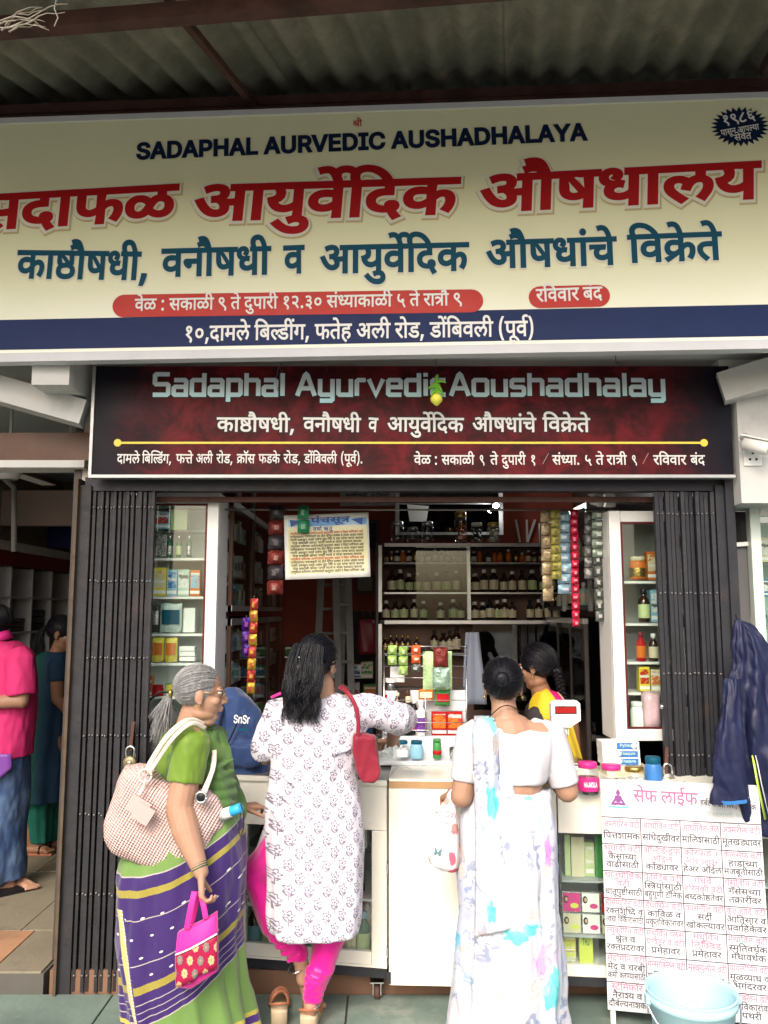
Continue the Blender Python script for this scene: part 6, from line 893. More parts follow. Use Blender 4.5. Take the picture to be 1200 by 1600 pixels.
def jar(x,yt,yb_,w_,Y,lid,content,lab,labc=None,group=None,cfill=.6,txt=None,body=None):
 p=P(x,yb_,Y);W_=w_/FPX*Y;H_=PZ(yt,Y) -p.z;r=W_/2;t=thing('jar',lab,'jar',p,0,group)
 MB().lathe([(r*.86,0),(r*.98,H_*.05),(r,H_*.2),(r,H_*.66),(r*.9,H_*.76),(r*.78,H_*.84)],p,22).build('jar_body',body or M_clear,t)
 MB().lathe([(r*.84,H_*.82),(r*.87,H_*.83),(r*.87,H_*.97),(r*.80,H_),(0,H_)],p,22).build('lid',cm(lid),t)
 if content:
  m=MB();rr=random.Random(int(x))
  for k in range(46):
   a=rr.random() *6.3;q=r*.8*math.sqrt(rr.random());m.ell(p+Vector((q*math.cos(a),q*math.sin(a),H_*(.05+cfill*rr.random()))),(r*.2,r*.2,r*.14),rot=(a,q*30,0),n=6,m=4)
  tag(m.build('sweets',cm(content),t),kind='stuff')
 if labc:MB().lathe([(r*1.01,H_*.12),(r*1.015,H_*.13),(r*1.015,H_*.5),(r*1.01,H_*.51)],p,22).build('paper_label',cm(labc),t)
 if txt:text(txt,facing(p+Vector((0,-r*1.03,H_*.27))),H_*.2,cm('white'),t,align='c',bold=30,fit=r*1.2)
 return t
# ================================================================ the room: left glass cabinets
def cabinet_side(lab,x,ya,yb_,z0,z1,xb,boards,nshelf,side=1):
 c=thing('wall_cabinet',lab,'cabinet',(x,(ya+yb_) /2,z0))
 t=.02
 MB().span(x,x-side*.02,ya,ya+.03,z0,z1).build('post',M_darkwood,c);MB().span(x,x-side*.02,yb_-.03,yb_,z0,z1).build('post',M_darkwood,c)
 MB().span(x+side*.004,x-side*.03,ya,yb_,z1-.035,z1).build('top_rail',M_rail,c)
 MB().span(x+side*.004,x-side*.03,ya,yb_,z0,z0+.03).build('bottom_rail',M_rail,c)
 MB().span(xb,xb+side*.01,ya,yb_,z0,z1).build('back_panel',mat('cabinet_back',(.50,.48,.43),.7,var=.2),c)
 MB().span(x,xb,yb_-.012,yb_-.002,z0,z1).build('side_panel',M_dark,c)
 for k in range(1,nshelf+1):
  z=z0+(z1-z0) *k/(nshelf+1);MB().span(x-side*.04,xb+side*.012,ya+.01,yb_-.015,z-.006,z).build('shelf',M_wpaint if k % 2 else M_glassd,c)
 MB().span(x-side*.008,x-side*.012,ya+.03,yb_-.03,z0+.03,z1-.035).build('glass_pane',M_glass,c)
 return c
XC=-.80
segs=[(4.32,5.02),(5.05,5.75),(5.78,6.45)]
ob={0:'nearest',1:'middle',2:'farthest'}
k=0
for i,(a,b) in enumerate(segs):
 for (z0,z1,nm,ns) in ((1.70,2.29,'upper',2),(.95,1.66,'lower',3)):
  cabinet_side('%s %s glass fronted medicine cabinet on the left wall of the shop' % (ob[i],nm),XC,a,b,z0,z1,XC-.42,0,ns)
  # packs on its shelves
  for s in range(ns+1):
   zb=z0+(.03 if s == 0 else (z1-z0) *s/(ns+1));hh=(z1-z0) /(ns+1) *.66;yq=a+.08;j=0
   while yq<b-.08:
    cc=rnd.choice(['white','white','mint','cream','white','brown','sky'])
    lab='%s pack, %s inward on shelf %s of the %s %s left wall cabinet' % (cc.replace('mint','pale green').replace('sky','pale blue'),ORD[j],['one','two','three','four'][s],ob[i],nm)
    if rnd.random() <.5:
     t=thing('bottle','small '+lab.replace('pack','bottle'),'bottle',(XC-.05,yq,zb))
     w_=rnd.uniform(.035,.055);MB().lathe(prof_bottle(w_,hh),t.location,10).build('bottle_body',cm(cc,.2),t);MB().lathe([(w_*.25,hh*.84),(w_*.26,hh),(0,hh)],t.location,8).build('cap',cm('white' if cc != 'white' else 'green'),t)
     yq += w_+.02
    else:
     w_=rnd.uniform(.05,.1);h2=hh*rnd.uniform(.6,1)
     t=thing('carton',lab,'box',(XC-.05,yq+w_/2-.02,zb));L_=t.location
     MB().span(L_.x-.05,L_.x+.02,L_.y-w_/2,L_.y+w_/2,zb,zb+h2,bev=.001).build('pack',cm(cc),t)
     MB().span(L_.x+.0202,L_.x+.021,L_.y-w_*.4,L_.y+w_*.4,zb+h2*.3,zb+h2*.7).build('printed_front',cm(rnd.choice(['green','blue','maroon','orange'])),t)
     yq += w_+.012
    j += 1
# sloping loft cabinet over them
lf=thing('loft_cabinet','dark glass loft cabinet high on the left wall under the ceiling','cabinet',(-1.2,5.3,2.33))
MB().span(-1.44,-1.0,4.3,6.5,2.31,2.345).build('bottom_board',M_rail,lf)
for yq in (4.3,4.95,5.6,6.25):MB().span(-1.02,-.99,yq,yq+.03,2.346,2.9).build('post',M_rail,lf)
MB().span(-1.013,-1.008,4.3,6.3,2.35,2.9).build('glass_pane',M_glasst,lf)
# ================================================================ back wall shelving
YB=5.65
bx0,bx1=PX(594,YB),PX(892,YB)
bs=thing('shelf_unit','dark shelving unit with white edged boards full of bottles at the back of the shop','shelving',((bx0+bx1) /2,YB,.1))
zs={'top':PZ(848,YB),'a':PZ(878,YB),'b':PZ(925,YB),'c':PZ(969,YB),'d':PZ(1020,YB)}
MB().span(bx0-.02,bx1,YB+.30,YB+.32,.1,zs['top']).build('back_panel',mat('shelf_back',(.24,.15,.12),.7,var=.2),bs)
for n_,z in zs.items():
 MB().span(bx0,bx1,YB+.02,YB+.3,z-.018,z).build('board',M_dark if n_ != 'b' else M_darkwood,bs)
 MB().span(bx0+.03,bx1-.04 if n_ in ('top','c') else bx1-.02,YB+.012,YB+.0195,z-(.026 if n_ in ('top','c') else .012),z-.002).build('edge_strip',M_rail if n_ in ('top','c','b') else mat('dim_edge',(.3,.3,.3),.4,metal=.4),bs)
for xx,za,zb in ((594,852,956),(594,975,1092),(733,848,968),(889,975,1092)):
 MB().span(PX(xx,YB) -.012,PX(xx,YB) +.012,YB-.0,YB+.0118,PZ(zb,YB),PZ(za,YB)).build('upright',M_rail,bs)
MB().span(bx0-.03,bx0-.012,YB+.02,YB+.3,.1,zs['top']).build('side_panel',M_dark,bs);MB().span(bx1,bx1+.02,YB+.02,YB+.3,.1,zs['top']).build('side_panel',M_dark,bs)
for (x0,x1) in ((PX(602,YB),PX(728,YB)),(PX(738,YB),PX(880,YB))):
 pass
MB().span(PX(650,YB),PX(735,YB),YB-.012,YB-.008,zs['c'] +.01,zs['top'] -.03).build('sliding_glass',M_glass,bs)
MB().span(PX(738,YB),PX(885,YB),YB-.004,YB-.001,zs['c'] -.60,zs['c'] -.03).build('sliding_glass',M_glasst,bs)
def row(z,xs,wr,hr,cols,rown,capcs=('black','white')):
 for j,px in enumerate(xs):
  H_=rnd.uniform(*hr);W_=rnd.uniform(*wr);body,labc,nm=rnd.choice(cols)
  bottle(0,0,0,0,0,body,rnd.choice(capcs),labc,'%s, %s from left on %s' % (nm,(ORD+['twenty-first','twenty-second','twenty-third','twenty-fourth','twenty-fifth'])[j],rown),'medicine bottles lined up on the back shelving',pos=(PX(px,YB),YB+.09+rnd.uniform(0,.05),z+.001),size=(W_,H_))
syr=[('brown','cream','dark brown syrup bottle and cream label'),('brown','pgreen','dark brown syrup bottle, pale green label'),('black','cream','black medicine bottle and cream label')]
sml=[('brown','white','small brown bottle with a white label'),('maroon','cream','small dark red bottle and cream label'),('dgreen','white','small green bottle with a white label'),('orange',None,'small orange bottle'),('gold',None,'small gold coloured bottle')]
row(zs['a'],[604,612,621,630,640,650,660,671,682,692,702,712,722,744,754,768,777,786,800,812,822,832,842,852,862],(.033,.045),(.07,.10),sml,'topmost back shelf')
row(zs['b'],[613,626,640,654,668,684,700,716,746,760,776,792,806,822,838,854,870],(.055,.07),(.13,.17),syr,'second back shelf')
row(zs['c'],[603,618,632,648,663,690,710,722,744,758,769,781,792,804,833,846,861,875],(.048,.062),(.12,.16),syr,'third back shelf')
row(zs['d'] ,[602,611,620,629,638,652],(.036,.045),(.10,.13),[('brown','gold','small bottle with a gold band')],'fourth back shelf',('gold',))
row(zs['d'],[680,694,704,715],(.05,.065),(.12,.17),[('brown','cream','wide brown bottle, cream label')],'fourth back shelf',('gold','black'))
# jars standing on top
zt_=846
for (px,w_,ytp,lid,cont,lab) in ((621,22,815,'silver',None,'clear round pot, leftmost on top of the back shelving'),(645,20,824,'silver',None,'low clear pot on top of the back shelving, second from the left'),(668,20,815,'silver',None,'clear pot with a pale lid, third along the top of the back shelving'),(720,20,800,'gold','orange','tall jar of orange powder on top of the back shelving'),(745,19,817,'white','black','dark filled jar with a white lid on top of the back shelving'),(771,21,817,'gold','cream','jar of cream powder with a gold lid on top of the back shelving')):
 jar(px,ytp,846,w_,YB+.1,lid,cont,lab,cfill=.6)
# loft glass cabinet above the shelving
lc=thing('loft_cabinet','glass fronted loft cabinet above the bottle shelving on the back wall','cabinet',P(702,838,6.3))
xa,xb,z0,z1=PX(618,6.3),PX(788,6.3),PZ(836,6.3),PZ(750,6.3)
MB().span(xa,xb,6.56,6.6,z0,z1).build('back_panel',M_dark,lc)
MB().span(xa,xb,6.30,6.55,PZ(786,6.3) -.01,PZ(786,6.3)).build('shelf',M_rail,lc)
fq=MB();fq.span(xa,xa+.03,6.28,6.31,z0,z1);fq.span(xb-.03,xb,6.28,6.31,z0,z1);fq.span(xa,xb,6.275,6.28,z0,z0+.02)
fq.build('frame',M_rail,lc);MB().span(xa,xb,6.302,6.305,z0,z1).build('glass_pane',M_glasst,lc)
tag(MB().box(P(665,778,6.4),(.14,.02,.04),bev=.01).build('green_packet',cm('green'),loc=P(665,778,6.4)),'green packet lying in the loft cabinet','packet')
tag(MB().prism([(-.08,0),(.05,0),(.07,.12),(-.1,.13)],facing(P(656,815,6.2),.2),.003).build('folded_card',M_wpaint,loc=P(656,815,6.2)),'pale folded card leaning against the loft cabinet','card')
for j,(px,tl) in enumerate(((806,.12),(823,.0),(836,-.28))):
 a=P(px,812,6.85);MB_=MB().bar(a-Vector((math.sin(tl),0,-math.cos(tl))) *0,a+Vector((-math.sin(tl) *.2,0,.0)) +Vector((0,0,-.19)) +Vector((math.sin(tl) *.45,0,0)),.016,.02)
 tag(MB_.build('white_stick',M_wpaint,loc=a),['left upright','middle upright','right slanting'][j] +' white stick fixed on the red back wall','stick','white sticks on the red wall')
# small printed board high on the back wall
nb=thing('notice_board','small grey printed board high on the back wall above the yellow poster','sign',P(574,780,6.5))
T=facing(P(574,780,6.5));w2=PX(618,6.5) -PX(532,6.5)
MB().box(P(574,778,6.5),(w2,.02,PZ(766,6.5) -PZ(791,6.5))).build('panel',mat('grey_board',(.35,.38,.40),.4),nb)
for j in range(2):text('काष्ठौषधी, वनौषधी',facing(P(574,777+j*9,6.485)),.045,cm('black'),nb,align='c',fit=w2*.8,bold=8)
# framed pictures on the red wall
for (x0,y0,x1,y1,lab,c) in ((560,812,592,862,'dark framed picture on the red wall right of the yellow poster','black'),(554,898,586,928,'small framed certificate on the red wall below the yellow poster','cream')):
 t=thing('framed_picture',lab,'picture',P((x0+x1) /2,y1,6.85));a,b=PX(x0,6.85),PX(x1,6.85);c0,c1=PZ(y1,6.85),PZ(y0,6.85)
 MB().span(a,b,6.86,6.885,c0,c1).build('frame',mat('picture_frame',(.12,.07,.05),.5),t);MB().span(a+.025,b-.025,6.855,6.859,c0+.025,c1-.025).build('print',cm(c) if c == 'black' else mat('faded_print',(.3,.26,.22),.5,var=.3,vs=20),t)
# ladders
def ladder(lab,xa,ya,xb,yb_,Y,wd,lean=0,n=6):
 M_wpaint=mat('grey_aluminium',(.20,.19,.18),.5,var=.3,vs=10)  # white ladders toned down to a dark grey
 t=thing('ladder',lab,'ladder',P(xb,yb_,Y));a=P(xa,ya,Y+lean);b=P(xb,yb_,Y);o=Vector((wd,.06,0))
 MB().bar(a,b,.05,.025).build('rail',M_wpaint,t);MB().bar(a+o,b+o,.05,.025).build('rail',M_wpaint,t)
 for k in range(n):
  q=a.lerp(b,(k+.5) /n);MB().bar(q,q+o,.03,.02).build('rung',M_wpaint,t)
 return t
ladder('white stepladder folded against the back doorway behind the woman with long hair',502,895,492,1130,6.0,.17,.2)
ladder('taller white ladder leaning beside the folded stepladder',524,880,532,1200,5.9,.09,.25,7)
struct(MB().span(PX(535,6.85),PX(592,6.85),6.83,6.899,.1,PZ(955,6.85)).build('doorway',M_dk))  # flat black panel, the dark of the open doorway put into its colour
# bags in the dark doorway
def softbag(name,lab,cat,px,yt,yb_,w_,Y,c,dep=.05):
 p=P(px,yb_,Y);H_=PZ(yt,Y) -p.z;W_=w_/FPX*Y;t=thing(name,lab,cat,p);m=MB();rg=[]
 for k in range(9):
  v=k/8;ww=W_/2*(1-.12*v+.08*math.sin(v*3));dd=dep*(1-v*.75)
  rg.append([p+Vector((ww*math.copysign(abs(math.cos(a)) ** .6,math.cos(a)),dd*math.sin(a) +.004*math.sin(a*5+v*4),v*H_)) for a in [2*math.pi*q/28 for q in range(28)]])
 m.rings(rg).build('bag_body',c,t)
 for s in (-1,1):
  q=p+Vector((0,s*dep*.2,H_));MB().tube([q+Vector((W_*.25*math.cos(a),0,H_*.3*math.sin(a))) for a in [math.pi*z/8 for z in range(9)]],.004,6).build('handle',c,t)
 return t
softbag('carrier_bag','maroon carrier bag hanging in the dark doorway at the back','bag',573,968,1022,28,6.3,cm('maroon',.6))
# ================================================================ right side of the room: dark cold cabinet, wall rails
fc=thing('dark_cabinet','tall dark glass cabinet standing along the right side wall of the shop','cabinet',(1.3,4.9,.1))
MB().span(1.12,1.58,4.55,5.6,.1,1.66).build('body',M_dark,fc)
for yq in (4.55,4.9,5.25):MB().span(1.10,1.119,yq,yq+.025,.1,1.66).build('post',M_dark,fc)
MB().span(1.095,1.119,4.55,5.6,1.63,1.66).build('top_rail',M_rail,fc);MB().span(1.105,1.11,4.56,5.58,.15,1.6).build('glass_pane',M_glasst,fc)
for k,xq in enumerate((981,893)):pass
MB().span(1.119,1.58,4.53,4.549,.1,1.66).build('front_panel',M_glasst,fc)
for xq in (886,897):
 struct(MB().span(PX(xq,5.4) -.008,PX(xq,5.4) +.008,5.4,5.42,.8,1.65).build('rail_post',M_rail))
wr=thing('wall_cabinet','dark glass wall cabinet with grey edges on the right wall behind the sachet strips','cabinet',(1.45,5.2,1.7))
for z in (1.72,2.0,2.3):MB().span(1.14,1.58,4.5,5.9,z-.012,z+.012).build('shelf',M_rail if z>1.9 else M_dark,wr)
MB().span(1.57,1.59,4.5,5.9,1.7,2.33).build('back_panel',M_dark,wr)
for yq in (4.5,5.18,5.87):MB().span(1.12,1.14,yq,yq+.03,1.7,2.33).build('post',M_rail,wr)
for j in range(14):
 zq=1.735 if j % 2 else 2.015;yq=4.6+j*.085
 bottle(0,0,0,0,0,rnd.choice(['brown','white','mint']),'white','cream','medicine bottle on the %s board of the right wall cabinet, %s inward' % ('lower' if j % 2 else 'middle',ORD[j // 2]),pos=(1.22,yq,zq),size=(.05,.14))
gc=MB()
rg=[]
for k in range(12):
 v=k/11;c=P(738,988+v*112,4.9);ww=.035+.035*v
 rg.append([c+Vector((ww*math.cos(a) *(1+.25*math.sin(3*a+v*2)),.02*math.sin(a) +.01*math.sin(4*a),0)) for a in [2*math.pi*q/24 for q in range(24)]])
gc.rings(rg)
tag(gc.build('grey_cloth',M_cloth0,loc=P(738,1100,4.9)),'grey cloth hanging beside the wire rack behind the bun haired woman','cloth')
# ================================================================ the two glass showcases behind the gates
def showcase(lab,px0,px1,ytop,ybot,Y,dep,stile_side,backm,shelves,red=True):
 x0,x1,z0,z1=PX(px0,Y),PX(px1,Y),PZ(ybot,Y),PZ(ytop,Y);t=thing('showcase',lab,'showcase',((x0+x1) /2,Y,z0));s=.056
 MB().span(x0,x1,Y+dep,Y+dep+.012,z0,z1).build('back_panel',backm,t)
 MB().span(x0,x0+.012,Y+.03,Y+dep,z0,z1).build('side_panel',M_wpaint,t);MB().span(x1-.012,x1,Y+.03,Y+dep,z0,z1).build('side_panel',M_wpaint,t)
 MB().span(x0+.012,x1-.012,Y+.03,Y+dep,z1-.012,z1).build('top_panel',M_wpaint,t);MB().span(x0+.012,x1-.012,Y+.03,Y+dep,z0,z0+.012).build('bottom_panel',M_wpaint,t)
 d=MB().span(x0,x0+s,Y,Y+.028,z0,z1,bev=.004).build('door_stile',M_wpaint,t);MB().span(x1-s,x1,Y,Y+.028,z0,z1,bev=.004).build('door_stile',M_wpaint,t)
 MB().span(x0+s+.001,x1-s-.001,Y+.001,Y+.027,z1-s,z1-.001,bev=.004).build('door_rail',M_wpaint,t);MB().span(x0+s+.001,x1-s-.001,Y+.001,Y+.027,z0+.001,z0+s,bev=.004).build('door_rail',M_wpaint,t)
 bd=MB();a,b,c,d=x0+s+.001,x1-s-.001,z0+s+.001,z1-s-.001
 bd.span(a,a+.009,Y+.004,Y+.02,c,d);bd.span(b-.009,b,Y+.004,Y+.02,c,d);bd.span(a+.009,b-.009,Y+.004,Y+.02,d-.009,d);bd.span(a+.009,b-.009,Y+.004,Y+.02,c,c+.009)
 bd.build('red_beading',M_redbead,t)
 MB().span(a+.009,b-.009,Y+.011,Y+.014,c+.009,d-.009).build('glass_pane',M_glass,t)
 for y in shelves:
  z=PZ(y,Y+.04);MB().span(x0+.013,x1-.013,Y+.035,Y+dep-.002,z-.012,z).build('shelf',M_wpaint,t)
 return t
M_redbead=mat('maroon_beading',(.10,.012,.012),.4,var=.15)
M_lit=mat('white_back_board',(.74,.78,.77),.5,var=.05)
YS=4.06
scL=showcase('white framed glass showcase full of packs just inside the left gate',213,338,769,1215,YS,.24,1,M_lit,(872,932,990,1036,1088))
pbox(240,800,265,826,YS+.05,.05,'sky','pale blue and red carton on the top shelf of the left showcase','red')
pbox(266,796,292,828,YS+.06,.05,'pgreen','plain pale green carton on the top shelf of the left showcase')
MB_sh=MB().span(PX(225,YS),PX(325,YS),YS+.04,YS+.2,PZ(829,YS+.05) -.006,PZ(829,YS+.05));MB_sh.build('shelf',M_glassd,scL)
for j,px in enumerate((265,279,295)):bottle(px,837,871,9,YS+.05,'dgreen','silver','silver' if j != 1 else 'pgreen','%s slim dark green bottle with a silver neck in the left showcase' % ['left','middle','right'][j],'three slim bottles in the left showcase')
pbox(234,835,259,870,YS+.07,.05,'silver','grey tray box left of the slim bottles in the left showcase')
for a,b,c,lab,q in ((237,259,'yellow','olive yellow carton in the middle row of the left showcase','cream'),(260,276,'sky','pale blue carton with a blue wave in the left showcase','blue'),(277,295,'mint','tall mint green carton in the left showcase','white'),(296,312,'orange','orange and white carton at the right end of the middle row','sky')):
 pbox(a,886+rnd.randint(0,8),b,931,YS+.05,.05,c,lab,q)
def pouch(x0,yt,x1,yb_,Y,m,lab,name='pouch',cat='pouch',band=None,bulge=.015,group=None,rz=0):
 c=P((x0+x1) /2,(yt+yb_) /2,Y);W_=PX(x1,Y) -PX(x0,Y);H_=PZ(yt,Y) -PZ(yb_,Y);t=thing(name,lab,cat,c,rz,group);T=wm(t)
 r=random.Random(int(x0*7+yt));ph=r.random() *6
 def f(s):
  def g(u,v):
   e=(max(0,min(1,1-abs(2*u-1) ** 4)) *max(0,1-abs(2*v-1) ** 6))
   return T@Vector(((u-.5) *W_,s*(bulge*e) +.003*math.sin(9*u+ph) *math.sin(7*v+ph),(v-.5) *H_+.002*math.sin(u*8+ph)))
  return g
 m_=MB();m_.grid(f(-1),8,10);m_.grid(f(1),8,10);m_.build('sachet_body',m,t)
 if band:
  b=MB();b.grid(lambda u,v:T@Vector(((u-.5) *W_*.82,-bulge*(1-abs(2*(.1+.8*u) -1) ** 4) -.002-.003,(v*.5-.22) *H_)),6,3);b.build('printed_band',band,t)
 return t
M_foil=mat('crumpled_foil',(.55,.55,.55),.22,metal=.85,var=.2,vs=20,bump=1.5,bs=60)
M_clearbag=glass('cellophane',(.82,.84,.83),.15,.75)
pouch(236,945,250,988,YS+.05,mat('black_foil',(.04,.04,.04),.25,var=.5,vs=30,bump=1,bs=60),'black patterned sachet at the left of the left showcase',band=cm('silver'))
pouch(251,943,284,988,YS+.05,mat('clear_blue_pack',(.50,.60,.56),.2,var=.25,vs=30,bump=1,bs=60),'clear bag of pale green herbs in the left showcase',band=cm('teal'))
pbox(285,950,304,988,YS+.07,.05,'white','white carton beside the bag of herbs in the left showcase')
pouch(237,996,256,1034,YS+.05,cm('yellow'),'bright yellow pack with an orange foot, left one of the two',band=cm('orange'),group='two yellow packs')
pouch(258,996,277,1034,YS+.05,cm('yellow'),'bright yellow pack with an orange foot, right one of the two',band=cm('orange'),group='two yellow packs')
for k in range(3):pbox(280,1010+k*8,304,1017+k*8,YS+.05,.06,'white','thin white carton, %s in the small stack in the left showcase' % ['top','middle','bottom'][k])
pbox(226,1056,237,1088,YS+.05,.04,'orange','tall orange red carton at the foot of the left showcase','red')
jar(246,1070,1088,18,YS+.06,'red',None,'squat red pot at the foot of the left showcase',body=cm('red'))
pbox(258,1068,274,1088,YS+.05,.04,'green','green and yellow carton at the foot of the left showcase','yellow')
YR=4.06
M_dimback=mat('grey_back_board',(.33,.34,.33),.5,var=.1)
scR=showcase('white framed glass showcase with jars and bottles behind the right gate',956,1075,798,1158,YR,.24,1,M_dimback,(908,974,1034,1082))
jar(997,870,906,26,YR+.06,'cream',None,'orange pot with a cream lid in the right showcase',labc='gold',body=cm('orange'))
pbox(1012,862,1030,906,YR+.05,.05,'orange','orange and white carton beside the orange pot in the right showcase','cream')
bottle(1007,920,972,18,YR+.06,'brown','black','pgreen','dark bottle with a green label in the right showcase')
pbox(1018,922,1034,972,YR+.06,.05,'sky','pale blue carton beside the dark bottle in the right showcase','white')
bottle(1002,988,1033,15,YR+.06,'red','maroon','orange','small red sauce bottle in the right showcase')
bottle(1022,990,1033,15,YR+.06,'brown','white','cream','brown bottle with a white cap beside the red one in the right showcase')
pbox(1000,1042,1016,1080,YR+.05,.05,'yellow','yellow printed carton low in the right showcase','red')
pbox(1018,1046,1034,1080,YR+.06,.05,'cream','cream printed carton low in the right showcase','orange')
jar(998,1096,1140,24,YR+.06,'white',None,'white plastic pot at the foot of the right showcase',body=cm('white'))
pouch(1003,1080,1032,1140,YR+.03,mat('pink_clear_bag',(.5,.36,.38),.25,var=.3,vs=12,bump=1,bs=25),'crumpled pinkish clear bag at the foot of the right showcase',bulge=.04)
# ================================================================ rod with hanging sachets and the poster
YRD=4.22
a,b=P(232,796,YRD),P(948,797,YRD)
tag(MB().tube([a,b],.005,8).build('hanging_rod',mat('dull_rod',(.25,.24,.23),.4,metal=.7),loc=a),'thin steel rod across the opening carrying the sachet strips and the poster','rod')
def strip(lab,px,yt,yb_,w_,n,ms,Y=YRD,sway=0,bulge=.012):
 p=P(px,yt,Y);t=thing('sachet_strip',lab,'sachet strip',p)
 for k in range(n):
  y0=yt+(yb_-yt) *k/n;y1=yt+(yb_-yt) *(k+1) /n-1.2;xx=px+sway*k/n
  W_=w_/FPX*Y;c=P(xx,(y0+y1) /2,Y-.012);H_=PZ(y0,Y) -PZ(y1,Y);r=random.Random(k*13+px);tw_=r.uniform(-.25,.25)
  R_=Euler((r.uniform(-.06,.06),r.uniform(-.04,.04),tw_)).to_matrix();m_=MB()
  for s in (-1,1):
   m_.grid(lambda u,v:c+R_@Vector(((u-.5) *W_,s*bulge*max(0,1-abs(2*u-1) ** 3) *max(0,1-abs(2*v-1) ** 3) +.0025*math.sin(8*u+k) *math.sin(6*v+k),(v-.5) *H_)),6,6)
  m_.build('sachet',ms[k % len(ms)],t)
  r0=r.uniform(.3,.55);b_=MB();b_.grid(lambda u,v:c+R_@Vector(((u-.5) *W_*r0+(r0-.5) *.004,-bulge*.9*(1-abs(1.4*u-.7) ** 3) -.004,(v-.5) *H_*(.75-r0) +(r0-.5) *.02)),4,2);b_.build('printed_mark',MATS[ms[k % len(ms)].name+'_mark'] if ms[k % len(ms)].name+'_mark' in MATS else ms[k % len(ms)],t)
 MB().tube([P(px,yt,Y),P(px,yt-4,Y)],.0015,5).build('loop',M_steel,t)
 return t
def sm(name,c,mk,metal=.5): 
 m=mat(name,c,.25,metal=metal,var=.25,vs=25,bump=1.3,bs=70);mat(name+'_mark',mk,.3,var=.1);return m
m_gold=sm('sachet_gold',(.34,.26,.15),(.24,.18,.10));m_olive=sm('sachet_olive',(.30,.27,.06),(.1,.09,.03),.3);m_blue=sm('sachet_blue',(.22,.36,.44),(.5,.55,.58),.3)
m_redf=sm('sachet_red',(.50,.012,.05),(.6,.25,.3),.4);m_dark=sm('sachet_dark',(.09,.10,.085),(.42,.42,.42),.4);m_sil=sm('sachet_silver_green',(.22,.27,.22),(.55,.58,.55),.6)
m_pur=sm('sachet_purple',(.05,.012,.16),(.22,.05,.28),.4);m_py=sm('sachet_candy',(.35,.04,.03),(.45,.25,.04),.4);m_cand=sm('sachet_yellow',(.40,.24,.03),(.35,.05,.04),.4);m_grn=sm('sachet_green',(.02,.20,.09),(.2,.38,.25),.2)
m_cel=sm('sachet_redpack',(.16,.025,.02),(.30,.16,.13),.3);m_lgrn=sm('sachet_pale_green',(.26,.42,.10),(.45,.52,.32),.2);m_ora=sm('sachet_orange',(.60,.09,.02),(.7,.6,.5),.1);m_gry=sm('sachet_grey',(.2,.2,.2),(.35,.35,.35),.5)
strip('strip of dull gold sachets hanging leftmost on the right of the rod',853,796,940,17,7,[m_gold],sway=4)
strip('short strip of olive yellow sachets hanging in front of the blue one',868,797,906,15,8,[m_olive],sway=2,Y=YRD-.03)
strip('wide strip of pale blue sachets hanging between gold and red strips',879,800,929,22,8,[m_blue],sway=4,Y=YRD+.01)
strip('long strip of shiny crimson sachets',897,796,980,12,14,[m_redf],sway=3)
strip('strip of silver green sachets near the right end of the rod',936,797,872,22,5,[m_sil],sway=0,Y=YRD-.02)
strip('long strip of dark sachets with white marks near the right end of the rod',934,866,972,14,6,[m_dark],sway=4)
strip('strip of dull grey sachets hanging behind the dark strip',920,800,905,14,6,[m_gry],Y=YRD+.05)
strip('strip of pale green sachets clipped over the top edge of the yellow poster',474,790,834,18,2,[m_grn],Y=YRD-.04)
strip('string of clear bags filled with dark red spice left of the yellow poster',433,790,930,25,6,[sm('sachet_clear_dark',(.05,.045,.05),(.10,.09,.09),.5),m_cel],sway=-4,bulge=.025)
strip('tangled strip of red and yellow candy sachets hanging left of the long haired woman',397,935,1085,13,8,[m_py,m_cand],sway=-6,Y=YRD+.05)
strip('short strip of purple sachets beside the candy sachets',385,965,1026,14,3,[m_pur],Y=YRD+.06)
# yellow poster
pt=thing('poster','laminated yellow poster of small print with a blue heading hanging from the rod','poster',P(511,905,YRD-.02))
PT=facing(P(511,853,YRD-.02),0,.0,.035)
hw,hh=(PX(577,YRD) -PX(444,YRD)) /2,(PZ(803,YRD) -PZ(903,YRD)) /2
def postercol():
 x,y,z,v=coords();n=nz(9,5,dist=.8)
 return mixc(smooth(n,.45,.7) *.5,(.60,.57,.32),(.72,.70,.52))
M_post=mat('poster_paper',(.62,.58,.34),.3,var=.06,vs=8,bump=.6,bs=7,fn=postercol,coat=.4)
def pg(x0,x1,y0,y1,z=0,nu=14,nv=10):
 return MB().grid(lambda u,v:PT@Vector((x0+(x1-x0) *u,y0+(y1-y0) *v,z+.006*math.sin((x0+(x1-x0) *u) *16) +.004*math.sin((y0+(y1-y0) *v) *22))),nu,nv)
o=pg(-hw,hw,-hh,hh).build('sheet',mat('poster_white_edge',(.7,.7,.66),.35,bump=.4,bs=8),pt,recalc=False,solid=.001)
pg(-hw+.02,hw-.012,-hh+.025,hh*.62,.0012).build('yellow_print',M_post,pt,recalc=False)
pg(-hw+.02,hw-.012,hh*.625,hh*.85,.0012).build('blue_heading',mat('poster_blue',(.22,.45,.66),.35,fn=lambda:mixc(smooth(nz(5,3),.4,.6),(.10,.30,.58),(.45,.62,.72))),pt,recalc=False)
wf=lambda X,Y:(X,Y)
def ptext(t,x,y,size,fit,m,bold=20,al='c'):
 o_=MB();text(t,Matrix(),size,m,mb=o_,align=al,fit=fit,bold=bold,q=2)
 o_.v=[PT@Vector((v.x+x,v.y+y,.0025+v.z+.006*math.sin((v.x+x) *16) +.004*math.sin((v.y+y) *22))) for v in o_.v];o_.build('lettering',m,pt,recalc=False)
ptext('पंचसूत्र',.02,hh*.72,.045,.2,mat('poster_dark_blue',(.03,.08,.3),.4),26)
